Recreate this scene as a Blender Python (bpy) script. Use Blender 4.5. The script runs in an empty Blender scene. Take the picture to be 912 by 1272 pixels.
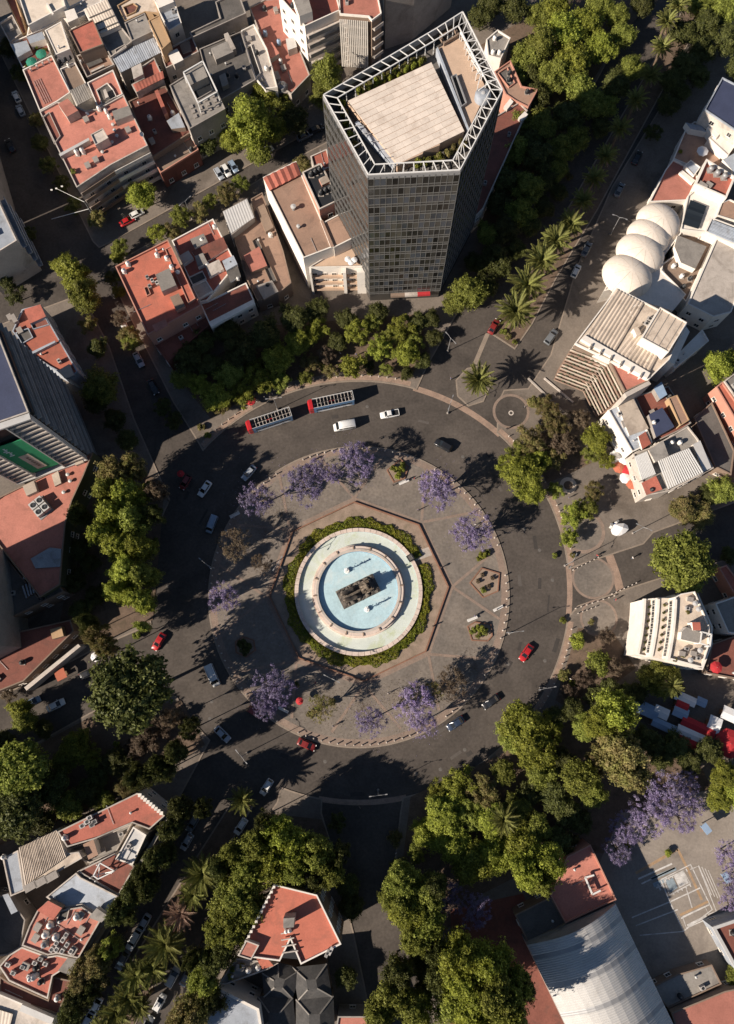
import bpy, bmesh, math, random
import numpy as np
from mathutils import Vector, Matrix, Euler
random.seed(7)
SC = bpy.context.scene
COL = SC.collection
R = math.radians

# ---------------------------------------------------------------- camera
# A drone hovers 185 m over the street, tilted about 12 degrees from straight down.
FPX, CU, CV, ALT = 950.0, 456.0, 636.0, 185.0
_d = Vector((466 - CU, -(830 - CV), -FPX)).normalized()
_Z = -_d
_X = (Vector((1, 0, 0)) - _Z * _Z.x).normalized()
_Y = _Z.cross(_X)
cam_data = bpy.data.cameras.new('camera')
cam = bpy.data.objects.new('camera', cam_data)
COL.objects.link(cam)
cam.matrix_world = Matrix(((_X.x, _X.y, _X.z, 0), (_Y.x, _Y.y, _Y.z, 0), (_Z.x, _Z.y, _Z.z, ALT), (0, 0, 0, 1)))
cam_data.sensor_fit = 'HORIZONTAL'
cam_data.sensor_width = 36.0
cam_data.lens = FPX / 912.0 * 36.0
cam_data.clip_start = 1.0
cam_data.clip_end = 12000.0
SC.camera = cam

# ---------------------------------------------------------------- sky and sun
SUN_AZ = R(26.5)      # direction in which the shadows run, from +X towards +Y
SUN_EL = R(30.0)
world = bpy.data.worlds.new('World')
SC.world = world
world.use_nodes = True
_n, _l = world.node_tree.nodes, world.node_tree.links
_n.clear()
_sky = _n.new('ShaderNodeTexSky')
_sky.sky_type = 'NISHITA'
_sky.sun_disc = False
_sky.sun_elevation = SUN_EL
_sky.sun_rotation = math.atan2(-math.cos(SUN_AZ), -math.sin(SUN_AZ))
_sky.altitude = 2240.0
_sky.air_density = 1.0
_sky.dust_density = 1.2
_bg = _n.new('ShaderNodeBackground')
_bg.inputs[1].default_value = 0.05
_wo = _n.new('ShaderNodeOutputWorld')
_l.new(_sky.outputs[0], _bg.inputs[0])
_l.new(_bg.outputs[0], _wo.inputs[0])
sun_data = bpy.data.lights.new('sun', 'SUN')
sun_data.energy = 5.0
sun_data.angle = R(0.5)
sun_data.color = (1.0, 0.88, 0.755)
sun = bpy.data.objects.new('sun', sun_data)
COL.objects.link(sun)
_sd = Vector((math.cos(SUN_EL) * math.cos(SUN_AZ), math.cos(SUN_EL) * math.sin(SUN_AZ), -math.sin(SUN_EL)))
sun.rotation_euler = _sd.to_track_quat('-Z', 'Y').to_euler()
sun.location = (-150, -80, 200)
SC.view_settings.view_transform = 'Standard'
SC.view_settings.look = 'None'
SC.view_settings.gamma = 1.0
SC.view_settings.exposure = 0.7
SC.view_settings.use_curve_mapping = False
SC.render.engine = 'CYCLES'
SC.cycles.max_bounces = 8
SC.cycles.diffuse_bounces = 4
SC.cycles.glossy_bounces = 3
SC.cycles.transmission_bounces = 6
SC.cycles.transparent_max_bounces = 6
SC.cycles.use_denoising = True

# ---------------------------------------------------------------- surveying helpers
def P(u, v, z=0.0):
    """the point at height z that stands at photo position (u, v)"""
    c = Vector((u - CU, -(v - CV), -FPX))
    w = Vector((c.dot(_X), c.dot(_Y), c.dot(_Z)))
    t = (z - ALT) / w.z
    return Vector((w.x * t, w.y * t, z))

def XY(u, v, z=0.0):
    p = P(u, v, z)
    return (p.x, p.y)

def proj(p):
    w = Vector((p[0], p[1], p[2] - ALT))
    c = _X * w.x + _Y * w.y + _Z * w.z
    return (CU + FPX * c.x / -c.z, CV - FPX * c.y / -c.z)

def polyz(pts, z):
    return [XY(u, v, z) for u, v in pts]

def area(poly):
    return 0.5 * sum(poly[i][0] * poly[(i + 1) % len(poly)][1] - poly[(i + 1) % len(poly)][0] * poly[i][1] for i in range(len(poly)))

def ccw(poly):
    return list(poly) if area(poly) > 0 else list(reversed(poly))

def offset(poly, d):
    """shrink a counter-clockwise polygon by d (grow for a negative d)"""
    n = len(poly); out = []
    for i in range(n):
        a, b, c = Vector(poly[i - 1]), Vector(poly[i]), Vector(poly[(i + 1) % n])
        e1, e2 = (b - a), (c - b)
        if e1.length < 1e-6 or e2.length < 1e-6:
            out.append(tuple(b)); continue
        e1.normalize(); e2.normalize()
        n1, n2 = Vector((-e1.y, e1.x)), Vector((-e2.y, e2.x))
        m = n1 + n2
        k = max(0.35, 1 + n1.dot(n2))
        m = m / k
        out.append((b.x + m.x * d, b.y + m.y * d))
    return out

def centroid(poly):
    return (sum(p[0] for p in poly) / len(poly), sum(p[1] for p in poly) / len(poly))

def inside(pt, poly):
    x, y = pt; r = False; n = len(poly); j = n - 1
    for i in range(n):
        xi, yi = poly[i]; xj, yj = poly[j]
        if (yi > y) != (yj > y) and x < (xj - xi) * (y - yi) / (yj - yi) + xi:
            r = not r
        j = i
    return r

# ---------------------------------------------------------------- mesh helpers
class MB:
    """collects faces with material slots, then links them as one mesh object"""
    def __init__(s):
        s.v, s.f, s.m = [], [], []
    def face(s, pts, m=0):
        k = len(s.v); s.v += [tuple(p) for p in pts]; s.f.append(tuple(range(k, k + len(pts)))); s.m.append(m)
        return s
    def prism(s, poly, z0, z1, m=0, mt=None, top=True, bottom=False):
        poly = ccw(poly); n = len(poly); mt = m if mt is None else mt
        for i in range(n):
            a, b = poly[i], poly[(i + 1) % n]
            s.face([(a[0], a[1], z0), (b[0], b[1], z0), (b[0], b[1], z1), (a[0], a[1], z1)], m)
        if top: s.face([(p[0], p[1], z1) for p in poly], mt)
        if bottom: s.face([(p[0], p[1], z0) for p in reversed(poly)], m)
        return s
    def ring(s, outer, inner, z0, z1, m=0, bottom=False):
        n = len(outer)
        for i in range(n):
            j = (i + 1) % n
            a, b, c, d = outer[i], outer[j], inner[j], inner[i]
            s.face([(a[0], a[1], z0), (b[0], b[1], z0), (b[0], b[1], z1), (a[0], a[1], z1)], m)
            s.face([(c[0], c[1], z0), (d[0], d[1], z0), (d[0], d[1], z1), (c[0], c[1], z1)], m)
            s.face([(a[0], a[1], z1), (b[0], b[1], z1), (c[0], c[1], z1), (d[0], d[1], z1)], m)
            if bottom: s.face([(d[0], d[1], z0), (c[0], c[1], z0), (b[0], b[1], z0), (a[0], a[1], z0)], m)
        return s
    def box(s, c, size, rz=0.0, m=0, mt=None):
        hx, hy, hz = size[0] / 2, size[1] / 2, size[2] / 2
        ca, sa = math.cos(rz), math.sin(rz)
        q = [(c[0] + x * ca - y * sa, c[1] + x * sa + y * ca) for x, y in ((-hx, -hy), (hx, -hy), (hx, hy), (-hx, hy))]
        return s.prism(q, c[2] - hz, c[2] + hz, m, mt, True, True)
    def bar(s, a, b, w, h=None, m=0):
        """a square bar from point a to point b"""
        a, b = Vector(a), Vector(b); h = w if h is None else h
        d = (b - a)
        if d.length < 1e-5: return s
        d.normalize()
        up = Vector((0, 0, 1)) if abs(d.z) < 0.95 else Vector((1, 0, 0))
        x = d.cross(up).normalized() * (w / 2); y = x.cross(d).normalized() * (h / 2)
        A = [a - x - y, a + x - y, a + x + y, a - x + y]; B = [p + (b - a) for p in A]
        for i in range(4):
            j = (i + 1) % 4
            s.face([A[i], A[j], B[j], B[i]], m)
        s.face(A[::-1], m); s.face(B, m)
        return s
    def tube(s, pts, radii, n=8, m=0, cap=True):
        rings = []
        prev = None
        for i, p in enumerate(pts):
            p = Vector(p)
            d = (Vector(pts[min(i + 1, len(pts) - 1)]) - Vector(pts[max(i - 1, 0)]))
            if d.length < 1e-6: d = Vector((0, 0, 1))
            d.normalize()
            ref = Vector((1, 0, 0)) if abs(d.x) < 0.9 else Vector((0, 1, 0))
            x = d.cross(ref).normalized(); y = d.cross(x).normalized()
            rings.append([p + (x * math.cos(2 * math.pi * k / n) + y * math.sin(2 * math.pi * k / n)) * radii[i] for k in range(n)])
        k0 = len(s.v)
        for r in rings: s.v += [tuple(q) for q in r]
        for i in range(len(rings) - 1):
            for k in range(n):
                a = k0 + i * n + k; b = k0 + i * n + (k + 1) % n
                s.f.append((a, a + n, b + n, b)); s.m.append(m)
        if cap:
            s.f.append(tuple(k0 + k for k in range(n))); s.m.append(m)
            s.f.append(tuple(k0 + (len(rings) - 1) * n + k for k in reversed(range(n)))); s.m.append(m)
        return s
    def lathe(s, prof, c=(0, 0, 0), n=16, m=0, sx=1.0, sy=1.0):
        k0 = len(s.v)
        for r, z in prof:
            for k in range(n):
                t = 2 * math.pi * k / n
                s.v.append((c[0] + r * sx * math.cos(t), c[1] + r * sy * math.sin(t), c[2] + z))
        for i in range(len(prof) - 1):
            for k in range(n):
                a = k0 + i * n + k; b = k0 + i * n + (k + 1) % n
                s.f.append((a, b, b + n, a + n)); s.m.append(m)
        return s
    def mesh(s, name, mats, org=(0, 0, 0), smooth=False):
        me = bpy.data.meshes.new(name)
        o = org
        me.from_pydata([(p[0] - o[0], p[1] - o[1], p[2] - o[2]) for p in s.v], [], s.f)
        if not isinstance(mats, (list, tuple)): mats = [mats]
        for q in mats: me.materials.append(MAT[q] if isinstance(q, str) else q)
        if len(mats) > 1: me.polygons.foreach_set('material_index', s.m)
        if smooth: me.polygons.foreach_set('use_smooth', [True] * len(me.polygons))
        me.update()
        return me
    def build(s, name, mats, parent=None, smooth=False):
        """world coordinates in, one linked object out (child of parent when given)"""
        org = ORG.get(parent.name, (0, 0, 0)) if parent else (0, 0, 0)
        return link(name, s.mesh(name, mats, org, smooth), parent)

ORG = {}
def link(name, me, parent=None, loc=None, rot=None, scale=None):
    o = bpy.data.objects.new(name, me)
    COL.objects.link(o)
    if parent is not None:
        o.parent = parent
        ORG[o.name] = ORG.get(parent.name, (0, 0, 0))
    if loc is not None: o.location = loc
    if rot is not None: o.rotation_euler = rot
    if scale is not None: o.scale = scale if isinstance(scale, (tuple, list)) else (scale,) * 3
    return o

SHARED = set()
def tag(o, label, cat, group=None, shared=False):
    o['label'] = label; o['category'] = cat
    if group: o['group'] = group
    if shared: SHARED.add(o.name)
    return o

def thing(name, label, cat, loc=(0, 0, 0), rz=0.0, group=None, shared=False, scale=None):
    o = bpy.data.objects.new(name, None)
    COL.objects.link(o)
    o.empty_display_size = 0.5
    o.location = loc; o.rotation_euler = (0, 0, rz)
    if scale is not None: o.scale = scale if isinstance(scale, (tuple, list)) else (scale,) * 3
    ORG[o.name] = tuple(loc)
    return tag(o, label, cat, group, shared)

def structure(o):
    o['kind'] = 'structure'; return o

def child_copy(src, parent, **kw):
    c = link(src.name.split('.')[0], src.data, parent, **kw)
    return c

def copy_tree(root, loc, rz=0.0, label=None, group=None, scale=None, swap=None):
    """a copy of a thing with its parts and sub-parts; swap replaces materials through object slots"""
    r = root.copy(); COL.objects.link(r)
    r.location = loc; r.rotation_euler = (0, 0, rz)
    if scale is not None: r.scale = (scale,) * 3 if not isinstance(scale, (tuple, list)) else scale
    if label: r['label'] = label
    if group: r['group'] = group
    def rec(src, dst):
        for ch in KIDS.get(src.name, src.children):
            c = ch.copy(); COL.objects.link(c); c.parent = dst
            if swap and ch.type == 'MESH':
                for k, ms in enumerate(c.material_slots):
                    if ms.material and ms.material.name in swap:
                        nm_ = swap[ms.material.name]; ms.link = 'OBJECT'; ms.material = MAT[nm_]
            rec(ch, c)
    rec(root, r)
    return r
KIDS = {}
PROTOS = []

# ---------------------------------------------------------------- materials
MAT = {}
def _base(name):
    m = bpy.data.materials.new(name); m.use_nodes = True
    nt = m.node_tree; b = nt.nodes['Principled BSDF']
    MAT[name] = m
    return m, nt, b

def lin(c):
    """sRGB 0-255 to linear"""
    return tuple(((x / 255) / 12.92 if x / 255 <= 0.04045 else ((x / 255 + 0.055) / 1.055) ** 2.4) for x in c)

def mat(name, col, rough=0.85, var=0.25, scale=0.35, fine=3.0, metal=0.0, bump=0.0, stain=None, stain_amt=0.5, spec=0.3, rand=0.0):
    m, nt, b = _base(name)
    N, L = nt.nodes, nt.links
    tc = N.new('ShaderNodeTexCoord')
    n1 = N.new('ShaderNodeTexNoise'); n1.inputs['Scale'].default_value = scale; n1.inputs['Detail'].default_value = 6; n1.inputs['Roughness'].default_value = 0.65
    n2 = N.new('ShaderNodeTexNoise'); n2.inputs['Scale'].default_value = fine; n2.inputs['Detail'].default_value = 3
    L.new(tc.outputs['Object'], n1.inputs['Vector']); L.new(tc.outputs['Object'], n2.inputs['Vector'])
    mx = N.new('ShaderNodeMath'); mx.operation = 'ADD'
    h1 = N.new('ShaderNodeMath'); h1.operation = 'MULTIPLY'; h1.inputs[1].default_value = 0.6
    h2 = N.new('ShaderNodeMath'); h2.operation = 'MULTIPLY'; h2.inputs[1].default_value = 0.4
    L.new(n1.outputs[0], h1.inputs[0]); L.new(n2.outputs[0], h2.inputs[0]); L.new(h1.outputs[0], mx.inputs[0]); L.new(h2.outputs[0], mx.inputs[1])
    rp = N.new('ShaderNodeValToRGB')
    lo = tuple(c * (1 - var) for c in col); hi = tuple(min(1, c * (1 + var)) for c in col)
    rp.color_ramp.elements[0].position = 0.3; rp.color_ramp.elements[1].position = 0.7
    rp.color_ramp.elements[0].color = (*lo, 1); rp.color_ramp.elements[1].color = (*hi, 1)
    L.new(mx.outputs[0], rp.inputs[0])
    out = rp.outputs[0]
    if stain is not None:
        n3 = N.new('ShaderNodeTexNoise'); n3.inputs['Scale'].default_value = scale * 0.8; n3.inputs['Detail'].default_value = 8; n3.inputs['Roughness'].default_value = 0.7; n3.inputs['Distortion'].default_value = 0.6
        off = N.new('ShaderNodeVectorMath'); off.operation = 'ADD'; off.inputs[1].default_value = (37.1, 11.7, 5.3)
        L.new(tc.outputs['Object'], off.inputs[0]); L.new(off.outputs[0], n3.inputs['Vector'])
        r3 = N.new('ShaderNodeValToRGB'); r3.color_ramp.elements[0].position = 0.5; r3.color_ramp.elements[1].position = 0.72
        r3.color_ramp.elements[0].color = (0, 0, 0, 1); r3.color_ramp.elements[1].color = (stain_amt,) * 3 + (1,)
        L.new(n3.outputs[0], r3.inputs[0])
        mm = N.new('ShaderNodeMixRGB'); mm.inputs[2].default_value = (*stain, 1)
        L.new(r3.outputs[0], mm.inputs[0]); L.new(out, mm.inputs[1]); out = mm.outputs[0]
    if rand > 0:
        oi = N.new('ShaderNodeObjectInfo')
        hs = N.new('ShaderNodeHueSaturation')
        mr = N.new('ShaderNodeMapRange'); mr.inputs['To Min'].default_value = 1 - rand; mr.inputs['To Max'].default_value = 1 + rand
        L.new(oi.outputs['Random'], mr.inputs[0]); L.new(mr.outputs[0], hs.inputs['Value']); L.new(out, hs.inputs['Color']); out = hs.outputs[0]
    L.new(out, b.inputs['Base Color'])
    b.inputs['Roughness'].default_value = rough; b.inputs['Metallic'].default_value = metal
    b.inputs['Specular IOR Level'].default_value = spec
    if bump > 0:
        bp = N.new('ShaderNodeBump'); bp.inputs['Strength'].default_value = bump; bp.inputs['Distance'].default_value = 0.05
        L.new(n2.outputs[0], bp.inputs['Height']); L.new(bp.outputs[0], b.inputs['Normal'])
    return m

def leafmat(name, col, hue=0.010, val=0.35, trans=0.48, col2=None, rough=0.6, amt2=0.5):
    """leaf colour that varies from leaf to leaf and from plant to plant"""
    m, nt, b = _base(name)
    N, L = nt.nodes, nt.links
    g = N.new('ShaderNodeNewGeometry'); oi = N.new('ShaderNodeObjectInfo')
    hs = N.new('ShaderNodeHueSaturation')
    hs.inputs['Color'].default_value = (*col, 1)
    src = None
    if col2 is not None:
        tc = N.new('ShaderNodeTexCoord'); nz = N.new('ShaderNodeTexNoise'); nz.inputs['Scale'].default_value = 0.45; nz.inputs['Detail'].default_value = 3
        L.new(tc.outputs['Object'], nz.inputs['Vector'])
        rp = N.new('ShaderNodeValToRGB'); rp.color_ramp.elements[0].position = 0.5 - 0.12 + (0.5 - amt2) * 0.4; rp.color_ramp.elements[1].position = 0.5 + 0.12 + (0.5 - amt2) * 0.4
        rp.color_ramp.elements[0].color = (*col, 1); rp.color_ramp.elements[1].color = (*col2, 1)
        L.new(nz.outputs[0], rp.inputs[0]); L.new(rp.outputs[0], hs.inputs['Color'])
    m1 = N.new('ShaderNodeMapRange'); m1.inputs['To Min'].default_value = 1 - val; m1.inputs['To Max'].default_value = 1 + val
    L.new(g.outputs['Random Per Island'], m1.inputs[0])
    m2 = N.new('ShaderNodeMapRange'); m2.inputs['To Min'].default_value = 0.5 - hue; m2.inputs['To Max'].default_value = 0.5 + hue
    L.new(oi.outputs['Random'], m2.inputs[0])
    m3 = N.new('ShaderNodeMapRange'); m3.inputs['To Min'].default_value = 0.78; m3.inputs['To Max'].default_value = 1.3
    L.new(oi.outputs['Random'], m3.inputs[0])
    mu = N.new('ShaderNodeMath'); mu.operation = 'MULTIPLY'
    L.new(m1.outputs[0], mu.inputs[0]); L.new(m3.outputs[0], mu.inputs[1])
    L.new(mu.outputs[0], hs.inputs['Value']); L.new(m2.outputs[0], hs.inputs['Hue'])
    L.new(hs.outputs[0], b.inputs['Base Color'])
    b.inputs['Roughness'].default_value = rough; b.inputs['Specular IOR Level'].default_value = 0.25
    tr = N.new('ShaderNodeBsdfTranslucent'); L.new(hs.outputs[0], tr.inputs['Color'])
    mix = N.new('ShaderNodeMixShader'); mix.inputs[0].default_value = trans
    L.new(b.outputs[0], mix.inputs[1]); L.new(tr.outputs[0], mix.inputs[2])
    L.new(mix.outputs[0], N['Material Output'].inputs['Surface'])
    return m

def glass(name, col, rough=0.08, metal=0.0, spec=0.8, var=0.0):
    m, nt, b = _base(name)
    N, L = nt.nodes, nt.links
    b.inputs['Base Color'].default_value = (*col, 1)
    if var > 0:
        oi = N.new('ShaderNodeObjectInfo'); hs = N.new('ShaderNodeHueSaturation'); hs.inputs['Color'].default_value = (*col, 1)
        g = N.new('ShaderNodeNewGeometry'); ad = N.new('ShaderNodeMath'); ad.operation = 'ADD'; fr = N.new('ShaderNodeMath'); fr.operation = 'FRACT'
        L.new(oi.outputs['Random'], ad.inputs[0]); L.new(g.outputs['Random Per Island'], ad.inputs[1]); L.new(ad.outputs[0], fr.inputs[0])
        mr = N.new('ShaderNodeMapRange'); mr.inputs['To Min'].default_value = 1 - var; mr.inputs['To Max'].default_value = 1 + var
        L.new(fr.outputs[0], mr.inputs[0]); L.new(mr.outputs[0], hs.inputs['Value']); L.new(hs.outputs[0], b.inputs['Base Color'])
    b.inputs['Roughness'].default_value = rough; b.inputs['Metallic'].default_value = metal
    b.inputs['Specular IOR Level'].default_value = spec
    return m

def paint(name, col, rough=0.35, coat=0.4):
    m, nt, b = _base(name)
    N, L = nt.nodes, nt.links
    tc = N.new('ShaderNodeTexCoord'); nz = N.new('ShaderNodeTexNoise'); nz.inputs['Scale'].default_value = 2.0; nz.inputs['Detail'].default_value = 4
    L.new(tc.outputs['Object'], nz.inputs['Vector'])
    rp = N.new('ShaderNodeValToRGB'); rp.color_ramp.elements[0].color = (*[c * 0.82 for c in col], 1); rp.color_ramp.elements[1].color = (*[min(1, c * 1.08) for c in col], 1)
    L.new(nz.outputs[0], rp.inputs[0]); L.new(rp.outputs[0], b.inputs['Base Color'])
    b.inputs['Roughness'].default_value = rough; b.inputs['Coat Weight'].default_value = coat; b.inputs['Coat Roughness'].default_value = 0.15
    return m

def asphaltmat(name, col, light):
    """old asphalt: fine grain, large worn patches, darker repair patches, faint cracks"""
    m, nt, b = _base(name)
    N, L = nt.nodes, nt.links
    tc = N.new('ShaderNodeTexCoord')
    def noise(scale, detail, rough=0.6, dist=0.0):
        n = N.new('ShaderNodeTexNoise'); n.inputs['Scale'].default_value = scale; n.inputs['Detail'].default_value = detail; n.inputs['Roughness'].default_value = rough; n.inputs['Distortion'].default_value = dist
        L.new(tc.outputs['Object'], n.inputs['Vector']); return n
    a, c, d = noise(0.06, 7, 0.65, 0.8), noise(1.6, 4), noise(0.25, 5, 0.6, 0.4)
    rp = N.new('ShaderNodeValToRGB'); rp.color_ramp.elements[0].position = 0.35; rp.color_ramp.elements[1].position = 0.68
    rp.color_ramp.elements[0].color = (*col, 1); rp.color_ramp.elements[1].color = (*light, 1)
    L.new(a.outputs[0], rp.inputs[0])
    g1 = N.new('ShaderNodeMapRange'); g1.inputs['From Min'].default_value = 0.3; g1.inputs['From Max'].default_value = 0.7; g1.inputs['To Min'].default_value = 0.82; g1.inputs['To Max'].default_value = 1.18
    L.new(c.outputs[0], g1.inputs[0])
    g2 = N.new('ShaderNodeMapRange'); g2.inputs['From Min'].default_value = 0.3; g2.inputs['From Max'].default_value = 0.7; g2.inputs['To Min'].default_value = 0.85; g2.inputs['To Max'].default_value = 1.12
    L.new(d.outputs[0], g2.inputs[0])
    vo = N.new('ShaderNodeTexVoronoi'); vo.feature = 'DISTANCE_TO_EDGE'; vo.inputs['Scale'].default_value = 0.16
    wv = N.new('ShaderNodeVectorMath'); wv.operation = 'ADD'
    ns = noise(0.5, 3)
    L.new(tc.outputs['Object'], wv.inputs[0]); L.new(ns.outputs['Color'], wv.inputs[1]); L.new(wv.outputs[0], vo.inputs['Vector'])
    cr = N.new('ShaderNodeMapRange'); cr.inputs['From Min'].default_value = 0.0; cr.inputs['From Max'].default_value = 0.02; cr.inputs['To Min'].default_value = 0.93; cr.inputs['To Max'].default_value = 1.0
    L.new(vo.outputs['Distance'], cr.inputs[0])
    p1 = N.new('ShaderNodeMath'); p1.operation = 'MULTIPLY'; p2 = N.new('ShaderNodeMath'); p2.operation = 'MULTIPLY'
    L.new(g1.outputs[0], p1.inputs[0]); L.new(g2.outputs[0], p1.inputs[1]); L.new(p1.outputs[0], p2.inputs[0]); L.new(cr.outputs[0], p2.inputs[1])
    hs = N.new('ShaderNodeHueSaturation'); L.new(rp.outputs[0], hs.inputs['Color']); L.new(p2.outputs[0], hs.inputs['Value'])
    L.new(hs.outputs[0], b.inputs['Base Color'])
    b.inputs['Roughness'].default_value = 0.9; b.inputs['Specular IOR Level'].default_value = 0.2
    return m

asphaltmat('asphalt', (0.064, 0.055, 0.048), (0.100, 0.085, 0.073))
asphaltmat('plaza_paving', (0.150, 0.131, 0.113), (0.218, 0.184, 0.152))
mat('pavement_concrete', (0.17, 0.143, 0.119), 0.9, 0.3, 0.12, 2.5, stain=(0.07, 0.055, 0.042), stain_amt=0.8)
mat('kerb_stone', (0.24, 0.195, 0.155), 0.85, 0.25, 0.5, 4)
mat('pink_band', (0.29, 0.205, 0.155), 0.88, 0.3, 0.5, 4, stain=(0.14, 0.11, 0.09), stain_amt=0.7)
mat('faint_band', (0.235, 0.175, 0.138), 0.88, 0.28, 0.5, 4, stain=(0.17, 0.145, 0.125), stain_amt=0.9)
mat('brick_edge', (0.22, 0.115, 0.075), 0.88, 0.3, 0.6, 5)
mat('patch_dark', (0.05, 0.044, 0.04), 0.92, 0.25, 0.6, 4)
mat('patch_light', (0.095, 0.083, 0.074), 0.92, 0.25, 0.6, 4)
mat('soil', (0.135, 0.095, 0.068), 0.95, 0.35, 0.5, 4, stain=(0.06, 0.05, 0.03), stain_amt=0.8)
mat('bed_soil', (0.265, 0.2, 0.152), 0.95, 0.3, 0.5, 5, stain=(0.10, 0.09, 0.05), stain_amt=0.6)
mat('concrete', (0.30, 0.27, 0.24), 0.85, 0.22, 0.3, 3, stain=(0.12, 0.1, 0.09), stain_amt=0.6)
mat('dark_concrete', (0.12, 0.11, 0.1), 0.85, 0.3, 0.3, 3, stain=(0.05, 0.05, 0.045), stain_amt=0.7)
mat('light_concrete', (0.46, 0.41, 0.36), 0.85, 0.18, 0.3, 3, stain=(0.22, 0.19, 0.16), stain_amt=0.9, rand=0.16)
mat('white_plaster', (0.72, 0.67, 0.60), 0.8, 0.12, 0.3, 3, stain=(0.38, 0.33, 0.28), stain_amt=0.35)
mat('cream_roof', (0.66, 0.57, 0.47), 0.8, 0.14, 0.25, 2.5, stain=(0.36, 0.30, 0.24), stain_amt=0.9)
mat('beige_roof', (0.50, 0.42, 0.34), 0.8, 0.18, 0.3, 3, stain=(0.24, 0.19, 0.15), stain_amt=0.9, rand=0.16)
mat('brown_roof', (0.31, 0.20, 0.145), 0.85, 0.2, 0.25, 3, stain=(0.16, 0.11, 0.085), stain_amt=0.9, rand=0.16)
mat('red_roof', (0.37, 0.118, 0.083), 0.8, 0.25, 0.28, 3, stain=(0.19, 0.085, 0.06), stain_amt=0.9, rand=0.16)
mat('pink_roof', (0.43, 0.172, 0.128), 0.8, 0.22, 0.28, 3, stain=(0.25, 0.11, 0.08), stain_amt=0.9, rand=0.16)
mat('orange_roof', (0.43, 0.135, 0.088), 0.8, 0.2, 0.3, 3, stain=(0.24, 0.10, 0.07), stain_amt=0.9, rand=0.16)
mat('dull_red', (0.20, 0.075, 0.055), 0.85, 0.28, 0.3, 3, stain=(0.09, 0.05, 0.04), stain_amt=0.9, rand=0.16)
mat('grey_roof', (0.25, 0.23, 0.205), 0.85, 0.22, 0.3, 3, stain=(0.12, 0.11, 0.1), stain_amt=0.9, rand=0.16)
mat('blue_grey', (0.33, 0.36, 0.40), 0.6, 0.22, 0.4, 4, stain=(0.18, 0.18, 0.18), stain_amt=0.9, rand=0.16)
mat('pale_metal', (0.50, 0.49, 0.47), 0.5, 0.12, 0.4, 4, metal=0.1, stain=(0.36, 0.33, 0.3), stain_amt=0.4)
mat('unit_casing', (0.36, 0.34, 0.32), 0.6, 0.3, 0.6, 4, rand=0.35)
mat('shaded_roof_grey', (0.06, 0.058, 0.056), 0.85, 0.4, 0.5, 3, stain=(0.12, 0.11, 0.1), stain_amt=0.7)  # shade on the hipped roofs is put into this dark colour
mat('navy_roof', (0.045, 0.055, 0.10), 0.75, 0.2, 0.3, 3)
mat('ochre_wall', (0.42, 0.28, 0.16), 0.85, 0.15, 0.3, 3, stain=(0.25, 0.17, 0.11), stain_amt=0.5)
mat('pink_wall', (0.45, 0.22, 0.16), 0.85, 0.15, 0.3, 3)
mat('brown_wall', (0.22, 0.16, 0.12), 0.85, 0.2, 0.3, 3)
mat('green_turf', (0.03, 0.27, 0.12), 0.9, 0.15, 0.6, 6)
mat('steel_white', (0.66, 0.65, 0.62), 0.5, 0.1, 0.8, 5)
mat('steel_grey', (0.30, 0.30, 0.30), 0.5, 0.15, 0.8, 5, metal=0.3)
mat('tower_mullion', (0.13, 0.128, 0.122), 0.55, 0.12, 0.8, 5)
mat('black_plastic', (0.022, 0.024, 0.027), 0.5, 0.2, 1.5, 5)
mat('white_plastic', (0.72, 0.70, 0.66), 0.5, 0.08, 1.5, 5)
mat('wood', (0.22, 0.13, 0.075), 0.8, 0.3, 0.8, 5)
mat('tree_bark', (0.10, 0.075, 0.055), 0.95, 0.35, 2.5, 9, bump=0.4)
mat('bare_branch', (0.16, 0.13, 0.105), 0.95, 0.3, 2.5, 9)
mat('palm_trunk', (0.13, 0.095, 0.065), 0.95, 0.4, 3, 9, bump=0.5)
mat('rock', (0.10, 0.088, 0.075), 0.9, 0.55, 0.9, 4, bump=0.8, stain=(0.26, 0.22, 0.18), stain_amt=0.8)
mat('bronze', (0.13, 0.105, 0.08), 0.6, 0.4, 0.9, 5, metal=0.2, stain=(0.3, 0.25, 0.2), stain_amt=0.5)
mat('fountain_stone', (0.59, 0.49, 0.42), 0.8, 0.2, 0.5, 4, stain=(0.30, 0.22, 0.17), stain_amt=0.7)
mat('basin_floor', (0.66, 0.665, 0.60), 0.6, 0.1, 0.25, 3, stain=(0.50, 0.52, 0.27), stain_amt=0.9)
mat('pool_floor', (0.50, 0.635, 0.675), 0.5, 0.2, 0.3, 2, stain=(0.68, 0.72, 0.70), stain_amt=0.8)
mat('pool_wall_blue', (0.10, 0.24, 0.36), 0.6, 0.2, 0.5, 4)
mat('foam', (0.80, 0.82, 0.82), 0.7, 0.06, 2.0, 8)
mat('tyre', (0.018, 0.018, 0.019), 0.85, 0.2, 2, 8)
mat('rim', (0.35, 0.35, 0.36), 0.4, 0.1, 2, 8, metal=0.6)
mat('lamp_lens', (0.75, 0.73, 0.68), 0.2, 0.05, 2, 8)
mat('tail_lens', (0.35, 0.02, 0.02), 0.3, 0.1, 2, 8)
mat('skin', (0.36, 0.21, 0.14), 0.7, 0.08, 3, 9)
mat('hair', (0.02, 0.016, 0.013), 0.8, 0.2, 3, 9)
for _nm, _c in (('cloth_dark', (0.03, 0.03, 0.035)), ('cloth_white', (0.65, 0.63, 0.6)), ('cloth_blue', (0.06, 0.09, 0.2)), ('cloth_red', (0.4, 0.04, 0.04)), ('denim', (0.07, 0.09, 0.14)), ('khaki', (0.26, 0.21, 0.14)), ('cloth_grey', (0.18, 0.18, 0.18))):
    mat(_nm, _c, 0.9, 0.15, 3, 9)
mat('canvas_red', (0.42, 0.03, 0.035), 0.8, 0.12, 1, 5)
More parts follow.
